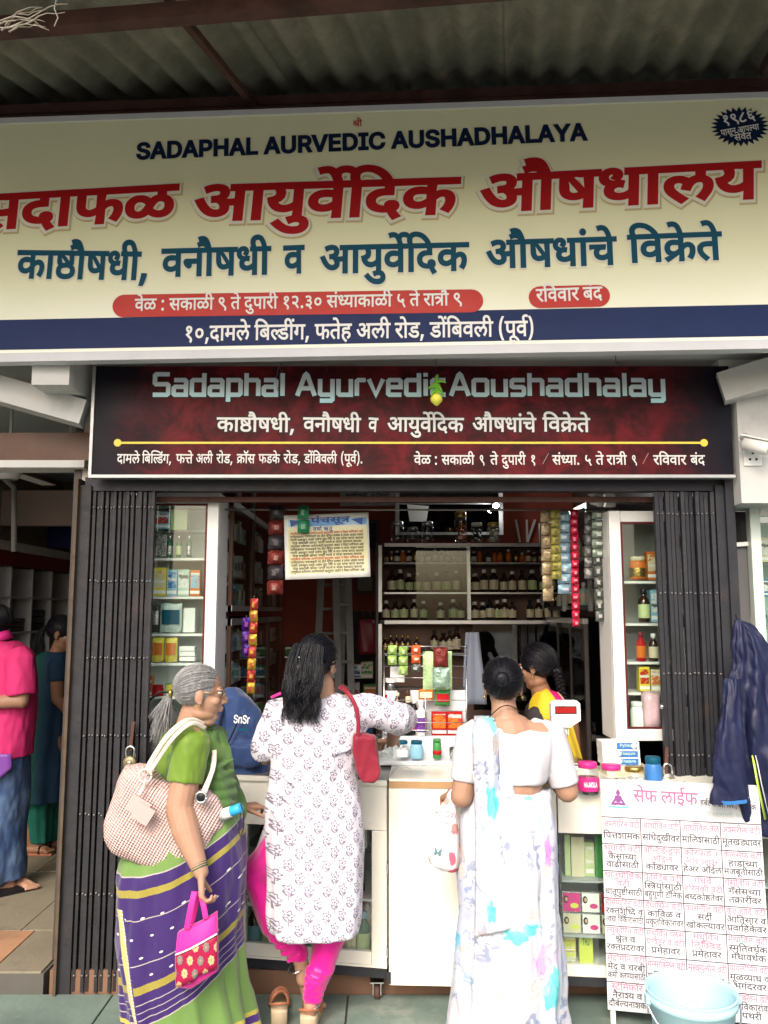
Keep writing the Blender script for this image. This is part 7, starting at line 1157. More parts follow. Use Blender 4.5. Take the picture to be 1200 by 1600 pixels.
ptext('वर्षा ऋतू',-.02,hh*.48,.03,.10,mat('poster_dark_blue',(.03,.08,.3),.4),20)
for s in (-1,1):
 MB().prism([(s*(hw-.03),hh*.84),(s*(hw-.09),hh*.80),(s*(hw-.035),hh*.62)],PT@Matrix.Translation((0,0,.0065)),.001).build('blue_corner',mat('poster_dark_blue',(.03,.08,.3),.4),pt)
lines=['आयुर्वेदात शरीराच्या आरोग्यासाठी ऋतूनुसार आहार व विहार सांगितला आहे','पावसाळ्यात पचनशक्ती मंद होते म्हणून हलका व ताजा आहार घ्यावा','पाणी उकळून प्यावे तसेच सुंठ मिरे व मध यांचा वापर करावा','रोज सकाळी कोमट पाणी घ्यावे व थोडा व्यायाम करावा']
for j in range(13):
 ptext(lines[j % 4],0,hh*.38-j*hh*.099,.017,(hw-.02) *2*(.95 if j % 4 != 3 else .9),cm('black') if j not in (0,8) else cm('red'),14)
# poster text only stands for small print whose words cannot be read
# cctv over the sachets, and one over the right pillar
def cctv(lab,c,d,s=1,mount=(0,0,.05)):
 t=thing('security_camera',lab,'camera',c);c=Vector(c);d=Vector(d).normalized();m=MB()
 m.tube([c-d*.05*s,c+d*.045*s,c+d*.05*s],[.028*s,.028*s,.024*s],18);m.build('housing',M_wpaint,t)
 MB().tube([c+d*.051*s,c+d*.056*s],[.017*s,.013*s],16).build('lens',M_dk,t)
 MB().bar(c-d*.055*s+Vector((0,0,.032*s)),c+d*.06*s+Vector((0,0,.032*s)),.05*s,.006*s).build('sun_hood',M_wpaint,t)
 MB().tube([c-d*.02*s,c+Vector(mount) *.5,c+Vector(mount)],[.010*s,.012*s,.02*s],10).build('bracket',M_wpaint,t)
 return t
cctv('white security camera under the lintel above the silver green sachets',P(932,783,4.10),(-.6,-.7,.05),.85,(.09,.05,.01))
tag(MB().box(P(952,782,4.14),(.05,.05,.07),bev=.004).build('junction_box',M_cream,loc=P(952,782,4.14)),'cream junction box right of the security camera under the lintel','junction box')
cctv('white security camera on the white pillar head at the right edge',P(1182,697,3.70),(.75,-.6,-.35),1.15,(-.02,.08,.06))
sk=thing('wall_socket','white three pin socket on the right pillar head below the security camera','socket',P(1176,712,3.778))
c=P(1176,714,3.775);MB().box(c,(.085,.008,.085),bev=.003).build('plate',M_wpaint,sk)
for dx,dz in ((0,.018),(-.015,-.012),(.015,-.012)):MB().lathe([(0,-.001),(.006,-.001),(.006,0)],c+Vector((dx,-.0045,dz)),10,'Y').build('pin_hole',M_dk,sk)
# lemon and chillies
lm=thing('lemon_and_chillies','lemon and green chillies strung on a thread in front of the dark red board','charm',P(682,600,3.70));YL=3.66
MB().tube([P(681,560,YL),P(682,590,YL),P(681,640,YL)],.0012,5).build('thread',M_dk,lm)
rg=MB();c=P(682,624,YL); 
rg.lathe([(0.0,-.031),(.006,-.029),(.012,-.024),(.026,-.010),(.0285,.002),(.024,.014),(.012,.024),(.004,.027),(0,.027)],c,18,'Z');rg.build('lemon',mat('lemon_skin',(.78,.74,.10),.4,var=.1,bump=.3,bs=220),lm)
gch=mat('chilli_skin',(.17,.45,.04),.25,var=.2,vs=20)
for k in range(9):
 a=k*2.4;cc=P(682,592+k*2.6,YL);d=Vector(((-1) ** k*(.8+.2*math.cos(a)),-.35+.3*math.sin(a),-.05+.3*math.sin(a*1.7)));L_=rnd.uniform(.05,.085)
 if k<2:d=Vector((.2*(-1) ** k,-.2,1))
 pts=[cc+d*L_*(t-.35) +Vector((0,0,-.018*(t-.4) ** 2*4)) for t in (0,.25,.5,.75,1)]
 MB().tube(pts,[.004,.0085,.0085,.006,.001],7).build('chilli',gch,lm)
for p0,lab in (((438,569),'thin wire hook under the white soffit above the word Sadaphal'),((962,556),'thin wire hook under the white soffit near the right side')):
 a=P(p0[0],p0[1] -2,3.6);tag(MB().tube([a,a+Vector((0,0,-.03)),a+Vector((.008,0,-.042)),a+Vector((.014,0,-.032))],.0018,6).build('wire_hook',M_rust,loc=a),lab,'hook')
a=P(442,565,3.66);tag(MB().tube([a,a+Vector((-.02,0,-.03)),a+Vector((-.03,0,-.08)),a+Vector((-.022,0,-.14)),a+Vector((-.012,0,-.05))],.0015,5).build('plastic_thread',M_clearbag,loc=a),'clear plastic thread dangling in front of the dark red board','thread')
# bright spot built as a lamp, its glow added to fill the room
lp=thing('lamp','added small round white fill lamp in front of the loft cabinet above the shelving','lamp',P(775,790,6.15))
MB().ell(P(775,790,6.15),(.022,.022,.018)).build('lamp_glass',mat('fill_lamp',(1,1,.96),.4,var=0,em=220),lp);MB().lathe([(.02,.0),(.024,.01),(.024,.03),(0,.03)],P(775,790,6.17),12,'Y').build('lamp_holder',M_rail,lp)
# more stock: bundles and cartons stacked in the dark left rear corner and on top of the side cabinets
for k in range(26):
 px=446+(k % 6) *24+rnd.uniform(-3,3);r_=k // 6;w2=rnd.uniform(17,23);h2=rnd.uniform(16,27);yb_=1150-r_*30
 pbox(px,yb_-h2,px+w2,yb_,6.2+.05*(k % 3),.12,rnd.choice(['cream','white','maroon','brown','green','sky']),'stacked carton, %s in row %s of the rear left corner pile' % (ORD[k % 6],['one','two','three','four','five'][r_]),rnd.choice(['red','blue','green','orange']))
# ================================================================ counters
def frame2(p,q,z):
 """frame along the front from p to q (x, Y): local x along the front, local y going into the shop"""
 d=Vector((q[0] -p[0],q[1] -p[1],0));return Matrix.Translation((p[0],p[1],z)) @Matrix.Rotation(math.atan2(d.y,d.x),4,'Z'),d.length
def lb(T,x0,x1,y0,y1,z0,z1,bev=0):
 m=MB().span(x0,x1,y0,y1,z0,z1,bev=bev);m.v=[T@v for v in m.v];return m
ZC=.945
def lbox(T,x0,x1,y0,d,z0,h,a,b,lab,cat='box',txt=None,group=None,tcol='white',par=None):
 t=thing('carton',lab,cat,T@Vector(((x0+x1) /2,y0,z0)),T.to_euler().z,group)
 lb(T,x0,x1,y0,y0+d,z0,z0+h,.001).build('pack',cm(a),t)
 if b:
  w_=x1-x0;lb(T,x0+w_*.12,x1-w_*.12,y0-.0012,y0,z0+h*.35,z0+h*.9).build('printed_front',print_mat(b,a,rnd.randrange(5)),t)
  lb(T,x0+w_*.12,x1-w_*.12,y0-.0012,y0,z0+h*.1,z0+h*.22).build('printed_strip',cm('white' if a != 'white' else 'maroon'),t)
 if txt:text(txt,T@Matrix.Translation(((x0+x1) /2,y0-.002,z0+h*.5)) @Euler((math.pi/2,0,0)).to_matrix().to_4x4(),h*.25,cm(tcol),t,align='c',bold=20,fit=(x1-x0) *.5)
 return t
# left glass fronted counter
p0=(PX(372,3.93),3.93);p1=(PX(604,3.80),3.80)
T,W=frame2(p0,p1,0)
cl=thing('display_counter','cream glass fronted medicine counter on castors at the left, behind the woman in printed white','counter',T.translation,math.atan2(p1[1] -p0[1],p1[0] -p0[0]))
s=.068;zb,ztp=.155,ZC
M_ctop=mat('counter_top',(.20,.19,.19),.15,var=.2,vs=5)
lb(T,0,W,.0,.5,zb-.05,zb-.012).build('base_frame',M_iron,cl)
lb(T,0,W,.002,.46,zb-.01,zb).build('bottom_board',M_cream,cl)
lb(T,0,s,0,.03,zb,ZC-.22,.003).build('door_stile',M_cream,cl);lb(T,W-s,W,0,.03,zb,ZC-.22,.003).build('door_stile',M_cream,cl)
lb(T,s+.001,W-s-.001,.001,.029,zb+.001,zb+.055,.003).build('door_rail',M_cream,cl)
lb(T,0,W,-.001,.03,ZC-.218,ZC-.02,.003).build('front_panel',M_cream,cl)
lb(T,0,.015,.031,.46,zb+.001,ZC-.02).build('side_panel',M_cream,cl);lb(T,W-.015,W,.031,.46,zb+.001,ZC-.02).build('side_panel',M_cream,cl)
lb(T,.016,W-.016,.455,.465,zb+.001,ZC-.02).build('back_panel',mat('counter_back',(.45,.47,.5),.5,var=.1),cl)
lb(T,-.004,W+.003,-.006,.47,ZC-.019,ZC,.003).build('counter_top',M_ctop,cl)
lb(T,-.004,W+.003,-.012,-.0065,ZC-.022,ZC+.001).build('top_edge',M_cream,cl)
lb(T,s+.002,W-s-.002,.012,.016,zb+.056,ZC-.222).build('glass_pane',M_glass,cl)
zsh=(.405,.50)
for z in (.415,):lb(T,.016,W-.016,.05,.45,z-.010,z).build('shelf',M_wpaint,cl)
lb(T,.016,W-.016,.10,.45,.60,.606).build('shelf',M_glassd,cl)
def local(T,x,y,z):return T@Vector((x,y,z))
MBc=MB(); 
def castor(par,c):
 m=MB();m.lathe([(0,-.012),(.024,-.012),(.028,-.008),(.028,.008),(.024,.012),(0,.012)],c,18,'X');m.build('wheel',M_rust,par)
 b=MB();b.box(c+Vector((-.017,.008,.016)),(.004,.035,.055));b.box(c+Vector((.017,.008,.016)),(.004,.035,.055));b.box(c+Vector((0,.008,.046)),(.06,.06,.005));b.lathe([(0,-.02),(.006,-.02),(.006,.02),(0,.02)],c,8,'X');b.build('castor_bracket',M_steel,par)
castor(cl,local(T,W-.05,.035,.032));castor(cl,local(T,.05,.06,.032));castor(cl,local(T,W-.05,.42,.032))
bots=[(.03,'brown','sky','brown bottle with a blue label low in the left counter, nearest the left end',.19),(.095,'black','pgreen','black bottle with a green label low in the left counter, second from its left end',.15),(.15,'black','pgreen','black bottle with a green label low in the left counter, third from its left end',.15),
  (.33,'brown','white','brown bottle behind the pink trousers low in the left counter',.17),(.41,'maroon','yellow','dark red bottle with a yellow label low in the left counter',.18),(.485,'clear','cream','clear bottle of amber oil with a pale cap low in the left counter',.20),(.55,'dgreen','pgreen','dark bottle with a pale green label at the right of the left counter',.19)]
for x,bd,lc_,lab,h in bots:
 q=local(T,x+.045,.10,zb+.001);bottle(0,0,0,0,0,bd,'white' if bd in ('clear','maroon') else ('silver' if bd != 'dgreen' else 'sky'),lc_,lab,pos=q,size=(.062,h))
q=local(T,.53,.10,zb+.003); 
for x,bd,lab,h in ((.07,'mint','pale green bottle standing in the back row low in the left counter',.2),(.37,'brown','brown bottle in the back row of the left counter, middle',.21),(.50,'sky','bottle with a pale blue cap in the back row of the left counter',.23),(.56,'white','white capped bottle in the back row at the right of the left counter',.24)):
 bottle(0,0,0,0,0,bd,'sky' if h>.2 else 'white','cream',lab,pos=local(T,x+.03,.2,zb+.001),size=(.06,h))
for x0,x1,y0,z0,h,a,b,lab in ((.07,.14,.1,.42,.11,'orange','yellow','orange and yellow carton on the middle shelf of the left counter'),(.15,.24,.1,.42,.09,'teal','white','teal carton on the middle shelf of the left counter'),(.50,.535,.1,.42,.17,'mint','teal','tall mint carton with a green figure at the right of the left counter'),(.54,.59,.09,.42,.17,'black','orange','tall black carton with an orange corner at the right of the left counter'),
   (.30,.42,.1,.42,.12,'cream','green','cream and green carton in the middle of the left counter'),(.52,.60,.14,.607,.1,'white','sky','white round patterned pack on the upper glass shelf of the left counter'),(.08,.2,.14,.607,.07,'black',None,'black carton on the upper glass shelf of the left counter')):
 lbox(T,x0,x1,y0,.06,z0+.001,h,a,b,lab)
# a second glass bay continuing to the left behind the grey haired woman
pa=(PX(205,3.985),3.985);TA,WA=frame2(pa,(p0[0] -.004,p0[1]),0)
ca=thing('display_counter','cream counter bay hidden mostly behind the grey haired woman and her handbag','counter',TA.translation,TA.to_euler().z)
lb(TA,0,WA,0,.5,zb-.05,zb-.012).build('base_frame',M_iron,ca);lb(TA,0,WA,.002,.46,zb-.01,zb).build('bottom_board',M_cream,ca)
lb(TA,0,s,0,.03,zb,ZC-.22,.003).build('door_stile',M_cream,ca);lb(TA,s+.001,WA,.001,.029,zb+.001,zb+.055,.003).build('door_rail',M_cream,ca)
lb(TA,0,WA,-.001,.03,ZC-.218,ZC-.02,.003).build('front_panel',M_cream,ca);lb(TA,-.004,WA,-.006,.47,ZC-.019,ZC,.003).build('counter_top',M_ctop,ca)
lb(TA,0,.015,.031,.46,zb+.001,ZC-.02).build('side_panel',M_cream,ca);lb(TA,.016,WA,.455,.465,zb+.001,ZC-.02).build('back_panel',M_darkwood,ca)
lb(TA,s+.002,WA,.012,.016,zb+.056,ZC-.222).build('glass_pane',M_glass,ca);lb(TA,.016,WA,.05,.45,.405,.415).build('shelf',M_wpaint,ca)
castor(ca,TA@Vector((.06,.06,.032)))
for x0,z0,h,a_,b_,lab in ((WA-.09,.416,.10,'orange','red','orange carton at the right end of the hidden counter bay'),(WA-.10,.156,.15,'yellow','orange','yellow carton low at the right end of the hidden counter bay'),(WA-.22,.416,.12,'sky','blue','blue carton inside the hidden counter bay')):
 lbox(TA,x0,x0+.075,.06,.06,z0+.001,h,a_,b_,lab)
# middle flap counter
p2=(PX(606,3.785),3.785);p3=(PX(862,3.75),3.75)
T2,W2=frame2(p2,p3,0)
cf=thing('flap_counter','plain cream laminate counter with a wooden top edge in the middle, behind the white sari','counter',T2.translation,T2.to_euler().z)
lb(T2,.004,W2,0,.02,.085,ZC-.03,.002).build('front_panel',M_cream,cf)
lb(T2,.004,W2,-.004,.02,ZC-.029,ZC-.002).build('wood_edge',mat('pale_wood',(.42,.26,.13),.5,var=.15,vs=12,bump=.1),cf)
lb(T2,.004,W2,.0,.46,ZC-.0015,ZC+.010,.002).build('counter_top',M_cream,cf)
lb(T2,.01,W2-.0,.021,.44,.3,.32).build('shelf',M_cream,cf)
lb(T2,.43*0+.01,.03,.021,.44,.085,ZC-.002).build('side_panel',M_cream,cf)
MB().bar(T2@Vector((.006,.06,ZC+.012)),T2@Vector((.03,.30,ZC+.012)),.01,.004).build('hinge_strip',M_rail,cf)
lb(T2,-.004,.0,-.004,.03,.2,.24).build('hinge',M_steel,cf);lb(T2,-.004,.0,-.004,.03,.55,.59).build('hinge',M_steel,cf)
lb(T2,-.006,.012,-.012,-.001,.095,.14).build('latch',M_iron,cf)
# right glass fronted counter
p4=(PX(864,3.735),3.735);p5=(PX(1190,3.64),3.64)
T3,W3=frame2(p4,p5,0)
cr=thing('display_counter','cream glass fronted counter holding green, cosmetic and yellow boxes left of the poster board','counter',T3.translation,T3.to_euler().z)
zb3=.155;zt3=.735
lb(T3,0,W3,.0,.46,zb3-.05,zb3-.012).build('base_frame',M_iron,cr)
lb(T3,0,W3,-.001,.03,zb3-.011,zb3+.035,.002).build('door_rail',M_cream,cr)
lb(T3,0,W3,-.001,.03,zt3,ZC-.02,.002).build('front_panel',M_cream,cr)
lb(T3,-.002,W3,-.004,.45,ZC-.019,ZC,.002).build('counter_top',M_cream,cr)
lb(T3,0,.012,.031,.44,zb3+.001,ZC-.02).build('side_panel',M_glassd,cr);lb(T3,W3-.012,W3,.031,.44,zb3,ZC-.02).build('side_panel',M_cream,cr)
lb(T3,.012,W3-.013,.43,.44,zb3,ZC-.02).build('back_panel',mat('counter_back',(.45,.47,.5)),cr)
lb(T3,.0,W3-.013,.012,.016,zb3+.036,zt3-.001).build('glass_pane',M_glass,cr)
lb(T3,.002,W3-.013,.031,.43,zb3+.0,zb3+.01).build('bottom_board',M_wpaint,cr)
z1,z2=PZ(1460,3.78),PZ(1372,3.80)
for z in (z1,z2):lb(T3,.013,W3-.013,.04,.42,z-.008,z).build('shelf',mat('grey_shelf',(.4,.42,.44),.4),cr)
lbox(T3,.035,.06,.10,.05,z2+.001,.175,'pgreen',None,'narrow pale green carton at the left of the top shelf, right counter');lbox(T3,.062,.12,.09,.05,z2+.001,.17,'cream',None,'pale cream green carton in front on the top shelf, right counter')
lbox(T3,.122,.165,.1,.05,z2+.001,.145,'pgreen','cream','shorter pale green carton on the top shelf, right counter');lbox(T3,.168,.235,.09,.06,z2+.001,.18,'green',None,'deep green carton beside the poster board, right counter')
for r_ in range(2):
 for c_ in range(3):
  nm=[['left','middle','right'][c_],['lower','upper'][r_]]
  x=.015+c_*.083;z=z1+.001+r_*.088
  t=lbox(T3,x,x+.08,.06+.002*r_,.03,z,.085,'silver' if c_ != 9 else 'white',None,'%s %s cosmetic face pack carton with a woman on it, right counter' % (nm[1],nm[0]),group='cosmetic cartons in the right counter')
  TT=T3@Matrix.Translation((x+.04,.0585+.002*r_,z+.0425)) @Euler((math.pi/2,0,0)).to_matrix().to_4x4()
  MB().prism([(-.037,-.039),(.037,-.039),(.037,.039),(-.037,.039)],TT,.0006).build('printed_front',cm(['mint','white','cream','pink','white','red'][(c_+3*r_) % 6]) if (c_,r_) != (0,0) else cm('cream'),t)
  MB().prism([(-.024+.011*math.cos(a),.012+.016*math.sin(a)) for a in [k*.5236 for k in range(12)]],TT@Matrix.Translation((0,0,.0007)),.0004).build('printed_hair',cm('black'),t)
  MB().prism([(-.022+.006*math.cos(a),.012+.009*math.sin(a)) for a in [k*.5236 for k in range(12)]],TT@Matrix.Translation((0,0,.0012)),.0004).build('printed_face',mat('printed_skin',(.55,.35,.25),.4),t)
  MB().prism([(.012+.018*math.cos(a),-.014+.011*math.sin(a)) for a in [k*.5236 for k in range(12)]],TT@Matrix.Translation((0,0,.0007)),.0004).build('printed_mark',cm(['lime','pink','brown'][c_]),t)
lbox(T3,.265,.31,.06,.04,z1+.001,.07,'red','white','small red and white carton beside the poster board, right counter')
for k in range(3):lbox(T3,.02,.072,.09,.05,zb3+.012+k*.045,.043,'yellow' if k else 'cream','lime','%s small yellow carton stacked at the left of the bottom shelf' % ['lowest','middle','top'][k])
lbox(T3,.085,.145,.08,.06,zb3+.011,.155,'lime',None,'bright lime yellow carton on the bottom shelf of the right counter',txt=Lt('THJ'),tcol='dgreen')
# ================================================================ things standing on the counters
# wire rack on the inner half of the flap counter
YK=4.20
rx0,rx1=PX(598,YK),PX(729,YK);zr=ZC+.011
rk=thing('wire_rack','white stepped wire rack of packets and syrup bottles standing on the flap counter','rack',((rx0+rx1) /2,YK,zr))
M_perl=mat('white_acrylic',(.68,.71,.73),.35,var=.05)
MB().span(rx0-.03,rx1,4.10,4.40,zr,zr+.018,bev=.004).build('base_board',M_perl,rk)
zl1,zl2=PZ(1151,YK),PZ(1078,YK)
MB().span(rx0,rx1-.002,YK+.02,YK+.2,zl1-.012,zl1).build('step',M_perl,rk);MB().span(rx0,rx1,YK+.02,YK+.026,zr+.018,zl1-.013).build('step_front',M_perl,rk)
MB().span(rx0,rx1-.002,YK+.12,YK+.2,zl2-.01,zl2).build('step',M_dark,rk);MB().span(rx0+.13,rx1,YK+.11,YK+.116,zl1,zl2-.012).build('step_front',M_perl,rk)
for y in (1010,1024,1041,1059):MB().tube([P(602,y,YK+.06),P(729,y,YK+.06)],.0022,6).build('wire',M_steel,rk)
for y in (1094,1111,1129,1141):MB().tube([P(600,y,YK+.0),P(729,y,YK)],.0022,6).build('wire',M_steel,rk)
for x in (600,665,729):
 MB().tube([P(x,1008,YK+.06),P(x,1075,YK+.06),P(x,1094,YK),P(x,1150,YK)],.003,6).build('wire',M_steel,rk)
def hang(lab,x0,yt,x1,yb_,Y,ms,n):
 return strip(lab,(x0+x1) /2,yt,yb_,x1-x0,n,ms,Y=Y)
hang('two pale green sachets hanging at the left of the wire rack',606,1008,620,1040,YK+.03,[m_lgrn],2)
hang('strip of three pale green sachets on the wire rack',623,1010,637,1056,YK+.03,[m_lgrn],3)
hang('strip of orange red sachets on the wire rack',643,1008,657,1052,YK+.03,[m_ora,m_ora,m_dark],3)
pouch(661,1018,706,1078,YK+.04,sm('pouch_leaf',(.42,.58,.30),(.6,.6,.5),.1),'large pale green five sided pouch standing on the wire rack',bulge=.02)
pouch(677,1011,700,1042,YK+.0,m_cel,'small clear bag of dark red seeds on the wire rack',bulge=.015)
pouch(676,1043,702,1075,YK-.01,mat('green_foil',(.3,.45,.35),.15,metal=.5,var=.3,vs=30,bump=1.5,bs=60),'shiny crumpled green pouch on the wire rack',bulge=.015)
pbox(610,1042,632,1066,YK+.09,.03,'white','white carton behind the green sachets on the wire rack')
pouch(654,1077,677,1095,YK+.05,cm('orange',.2),'orange pouch on the middle step of the rack',band=cm('cream'))
pouch(680,1078,703,1103,YK+.05,cm('green',.2),'green pouch with a red emblem on the middle step of the rack',band=cm('red'))
jar(611,1059,1100,20,YK+.10,'white','brown','clear jar with a white lid on the wire rack',labc='white')
bottle(603,1085,1118,13,YK+.08,'red','red',None,'bottle with a red cap at the left end of the wire rack')
bottle(621,1082,1118,13,YK+.08,'brown','cream','cream','small brown bottle with a cream cap on the wire rack')
bottle(637,1078,1146,17,YK+.09,'brown','brown',None,'tall amber bottle at the back of the wire rack')
bottle(638,1088,1148,17,YK+.04,'black','cream','pink','dark syrup bottle with a pink label and cream cap')
bottle(647,1090,1146,15,YK+.07,'black','white','pink','dark syrup bottle with a white cap behind the pink label one')
bottle(658,1095,1149,17,YK+.04,'white','white','purple','white plastic bottle with a purple label on the rack')
bottle(624,1112,1150,13,YK+.045,'purple','white','pink','small purple bottle at the left of the syrup bottles')
for a,b,n_ in ((675,698,'left'),(699,723,'right')):
 t=pbox(a,1112,b,1149,YK+.035,.04,'red','%s of the two red cartons with an orange ring on the wire rack' % n_,'orange',group='red cartons on the rack')
jar(628,1157,1185,20,YK-.06,'teal','white','small jar with a teal lid and white label, left of two',labc='white');jar(651,1157,1185,20,YK-.06,'teal',None,'small blue jar with a teal lid, right of two',labc='sky',body=cm('sky',.2))
t=thing('tin','slim green tin on the white board in front of the rack','tin',P(683,1185,YK-.06));MB().lathe([(.018,0),(.021,.003),(.021,.075),(.018,.078)],t.location,18).build('tin_body',cm('green'),t);MB().lathe([(.0195,.079),(.0195,.092),(.017,.094),(0,.094)],t.location,18).build('lid',cm('green',.2),t);MB().lathe([(.0215,.02),(.0215,.04)],t.location,18).build('printed_strip',cm('red'),t)
c=P(712,1185,YK-.07);tag(MB().lathe([(0,.002),(.028,.002),(.03,0),(.032,.035),(.034,.052),(.031,.051),(.029,.03),(0,.006)],c,24).build('steel_bowl',M_steel,loc=c),'small steel bowl on the white board beside the white sari shoulder','bowl')
pouch(588,1146,614,1184,YK-.06,M_clearbag,'crumpled clear plastic bag beside the teal lidded jars',name='plastic_bag',cat='plastic bag',bulge=.04)
# navy backpack on the left counter
bp=thing('backpack','navy backpack with pale lettering standing on the left counter behind the grey haired woman','backpack',P(372,1214,4.02));BY=4.03
m=MB();rg=[]
for k in range(13):
 v=k/12;yp=1216-(1216-1076) *v;cx=378-18*v ** 2;ww=(46*(1-.15*v) *math.sqrt(max(.02,1-max(0,(v-.55) /.46) ** 2.2))) *.0031
 c=P(cx,yp,BY);c.y += .03*v
 rg.append([c+Vector((ww*math.copysign(abs(math.cos(a)) ** .75,math.cos(a)),.10*(1-.2*v) *math.sin(a) *min(1,ww/.06),0)) for a in [2*math.pi*q/36 for q in range(36)]])
m.rings(rg);m.box(P(384,1180,3.94),(.16,.06,.11),bev=.02);o=m.build('bag_body',mat('navy_nylon',(.018,.045,.14),.6,var=.15,vs=12,bump=.8,bs=40,sheen=.3),bp)
o=remesh(o,.008,3,wr=.016,ws=7)
q=P(377,1130,BY-.115)
text(Lt('SnSr'),facing(q,.1,0,-.06),.05,cm('white'),bp,align='c',bold=20,fit=.075);MB().box(q+Vector((.01,.002,-.03)),(.05,.002,.012),rot=(0,.06,0)).build('printed_mark',cm('teal'),bp)
zp=MB();zp.tube([P(378-30+t*4,1180-t*9,BY-.10) for t in range(0,8)],.004,6);zp.build('zip',M_dk,bp)
MB().tube([P(350,1100,BY-.06),P(343,1130,BY-.10),P(345,1170,BY-.10),P(352,1205,BY-.08)],[.012,.014,.014,.012],8,flat=.4).build('shoulder_strap',mat('navy_strap',(.012,.02,.05),.7),bp)
# grey bag with a black strap behind her head
gb=thing('shoulder_bag','dark grey bag with a black looped strap on the counter behind the ponytail','bag',P(252,1215,3.98))
m=MB();m.ell(P(255,1150,4.0),(.095,.07,.15));m.ell(P(262,1185,4.0),(.10,.07,.10));o=m.build('bag_body',mat('grey_mesh_cloth',(.05,.055,.055),.8,var=.4,vs=30,bump=.8,bs=90),gb);remesh(o,.01,4,wr=.01,ws=10)
MB().tube([P(238,1150,3.93),P(226,1120,3.93),P(232,1095,3.93),P(250,1081,3.93),P(268,1081,3.93),P(278,1088,3.93)],.007,8,flat=.6).build('strap',M_dk,gb)
# scale display
sc=thing('weighing_scale','weighing scale with a cream display head and red screen on a steel pole','weighing scale',P(888,1216,3.92));YW=3.80
MB().tube([P(883,1215,YW+.02),P(881,1160,YW+.02),P(880.5,1140,YW+.02)],.0115,14).build('pole',M_steel,sc)
c=P(883,1117,YW);f=facing(c,0,-.05);k=.00297
hd=[(-21,17),(-16,22),(16,22),(21,17),(21,-8),(10,-15),(7,-18),(-7,-18),(-10,-15),(-21,-8)]
MB().prism([(a*k*1.05,b*k) for a,b in hd],f@Matrix.Translation((0,0,-.03)),.05).build('display_head',M_cream,sc)
MB().prism([(-15*k,3*k),(15*k,3*k),(15*k,12*k),(-15*k,12*k)],f@Matrix.Translation((0,0,.0205)),.001).build('red_screen',mat('red_screen',(.30,.008,.008),.3,var=.05),sc)
MB().prism([(-16.5*k,1.5*k),(16.5*k,1.5*k),(16.5*k,13.5*k),(-16.5*k,13.5*k)],f@Matrix.Translation((0,0,.0195)),.0008).build('screen_border',cm('black'),sc)
nk=MB();nk.tube([P(882,1134,YW+.01),P(881.5,1150,YW+.02)],[.020,.017],14)
for q in range(5):nk.bar(P(876+q*3,1138,YW-.009),P(876+q*3,1148,YW-.004),.003,.004)
nk.build('neck',M_cream,sc)
MB().span(PX(845,3.95),PX(905,3.95),3.86,4.06,ZC+.002,ZC+.05,bev=.012).build('scale_base',M_cream,sc);MB().span(PX(848,3.95),PX(903,3.95),3.87,4.05,ZC+.055,ZC+.062,bev=.003).build('pan',M_steel,sc)
# jars and boxes on the right counter
jar(919,1190,1240,33,3.70,'pink','black','big clear jar with a bright pink lid and magenta label, leftmost on the right counter',labc='pink',txt=Lt('HAJMOLA'),cfill=.3)
jar(956,1194,1240,33,3.74,'pink','maroon','big clear jar with a pink lid, second on the right counter',cfill=.45)
jar(992,1197,1240,33,3.76,'gold','white','big clear jar with a gold lid beside the padlock',cfill=.5,labc='white')
jar(1022,1182,1240,26,3.82,'teal','purple','dark blue lidded jar just left of the hanging padlock',body=cm('blue',.2))
for k_,(y0,y1,tx) in enumerate(((1159,1172,Lt('Pylmukt')),(1172,1184,Lt('Tnaqure')),(1184,1196,Lt('Tnaqure')))):
 a=942+k_*1;Y=3.90;p=P((a+a+56) /2,y1,Y);W_=PX(a+57,Y) -PX(a,Y);H_=PZ(y0,Y) -p.z-.001
 t=thing('carton','%s of three flat white ointment cartons with blue lettered ends' % ['top','middle','bottom'][k_],'box',p)
 MB().box(p+Vector((0,.05,H_/2)),(W_,.10,H_),bev=.001).build('pack',cm('white'),t)
 MB().box(p+Vector((W_*.17,-.0008,H_/2)),(W_*.55,.0015,H_*.8)).build('printed_front',cm('navy' if 'navy' in PAL else 'blue'),t)
 MB().lathe([(0,0),(H_*.38,0),(H_*.38,.0006),(0,.0006)],p+Vector((-W_*.08 if k_ else W_*.36,-.003,H_/2)),14,'Y').build('printed_mark',cm('white'),t)
 text(tx,facing(p+Vector((W_*.17,-.0036,H_*.42))),H_*.5,cm('mint'),t,align='c',bold=25,fit=W_*.40)
jr=MB().span(PX(940,3.9),PX(1002,3.9),3.90,4.02,ZC,PZ(1197,3.9));tag(jr.build('carton',cm('cream'),loc=P(970,1216,3.9)),'plain carton under the three flat ointment cartons on the right counter','box')
# ================================================================ poster board
pl,pr=P(938,1217,3.665),P(1186,1241,3.53)
d=pr-pl;yawp=math.atan2(d.y,d.x);Wp=math.hypot(d.x,d.y)
hp=.93
PB=Matrix.Translation(pl) @Euler((0,0,yawp)).to_matrix().to_4x4() @Euler((math.pi/2-.05,0,0)).to_matrix().to_4x4() @Matrix.Rotation(0,4,'Z')
x1p,y1p=on(PB,945,1577);hp=-y1p
pb=thing('poster_board','white poster board printed with a table of medicine names standing before the right counter','poster',PB.translation,0)
def pbx(x0,x1,y0,y1,z0,z1):return bx2(MB(),PB,x0,x1,y0,y1,z0,z1)
pbx(0,Wp,-hp,0,-.006,0).build('board',mat('poster_white',(.60,.60,.62),.3,var=.03,vs=3,bump=.15,bs=8),pb)
lg=MB()
for x in (.02,Wp-.04):
 a=PB@Vector((x,-hp,-.012));lg.bar(PB@Vector((x,-.02,-.016)),Vector((a.x,a.y,.0)),.02,.015)
lg.build('stand_legs',M_wpaint,pb)
hy=on(PB,941,1276)[1]
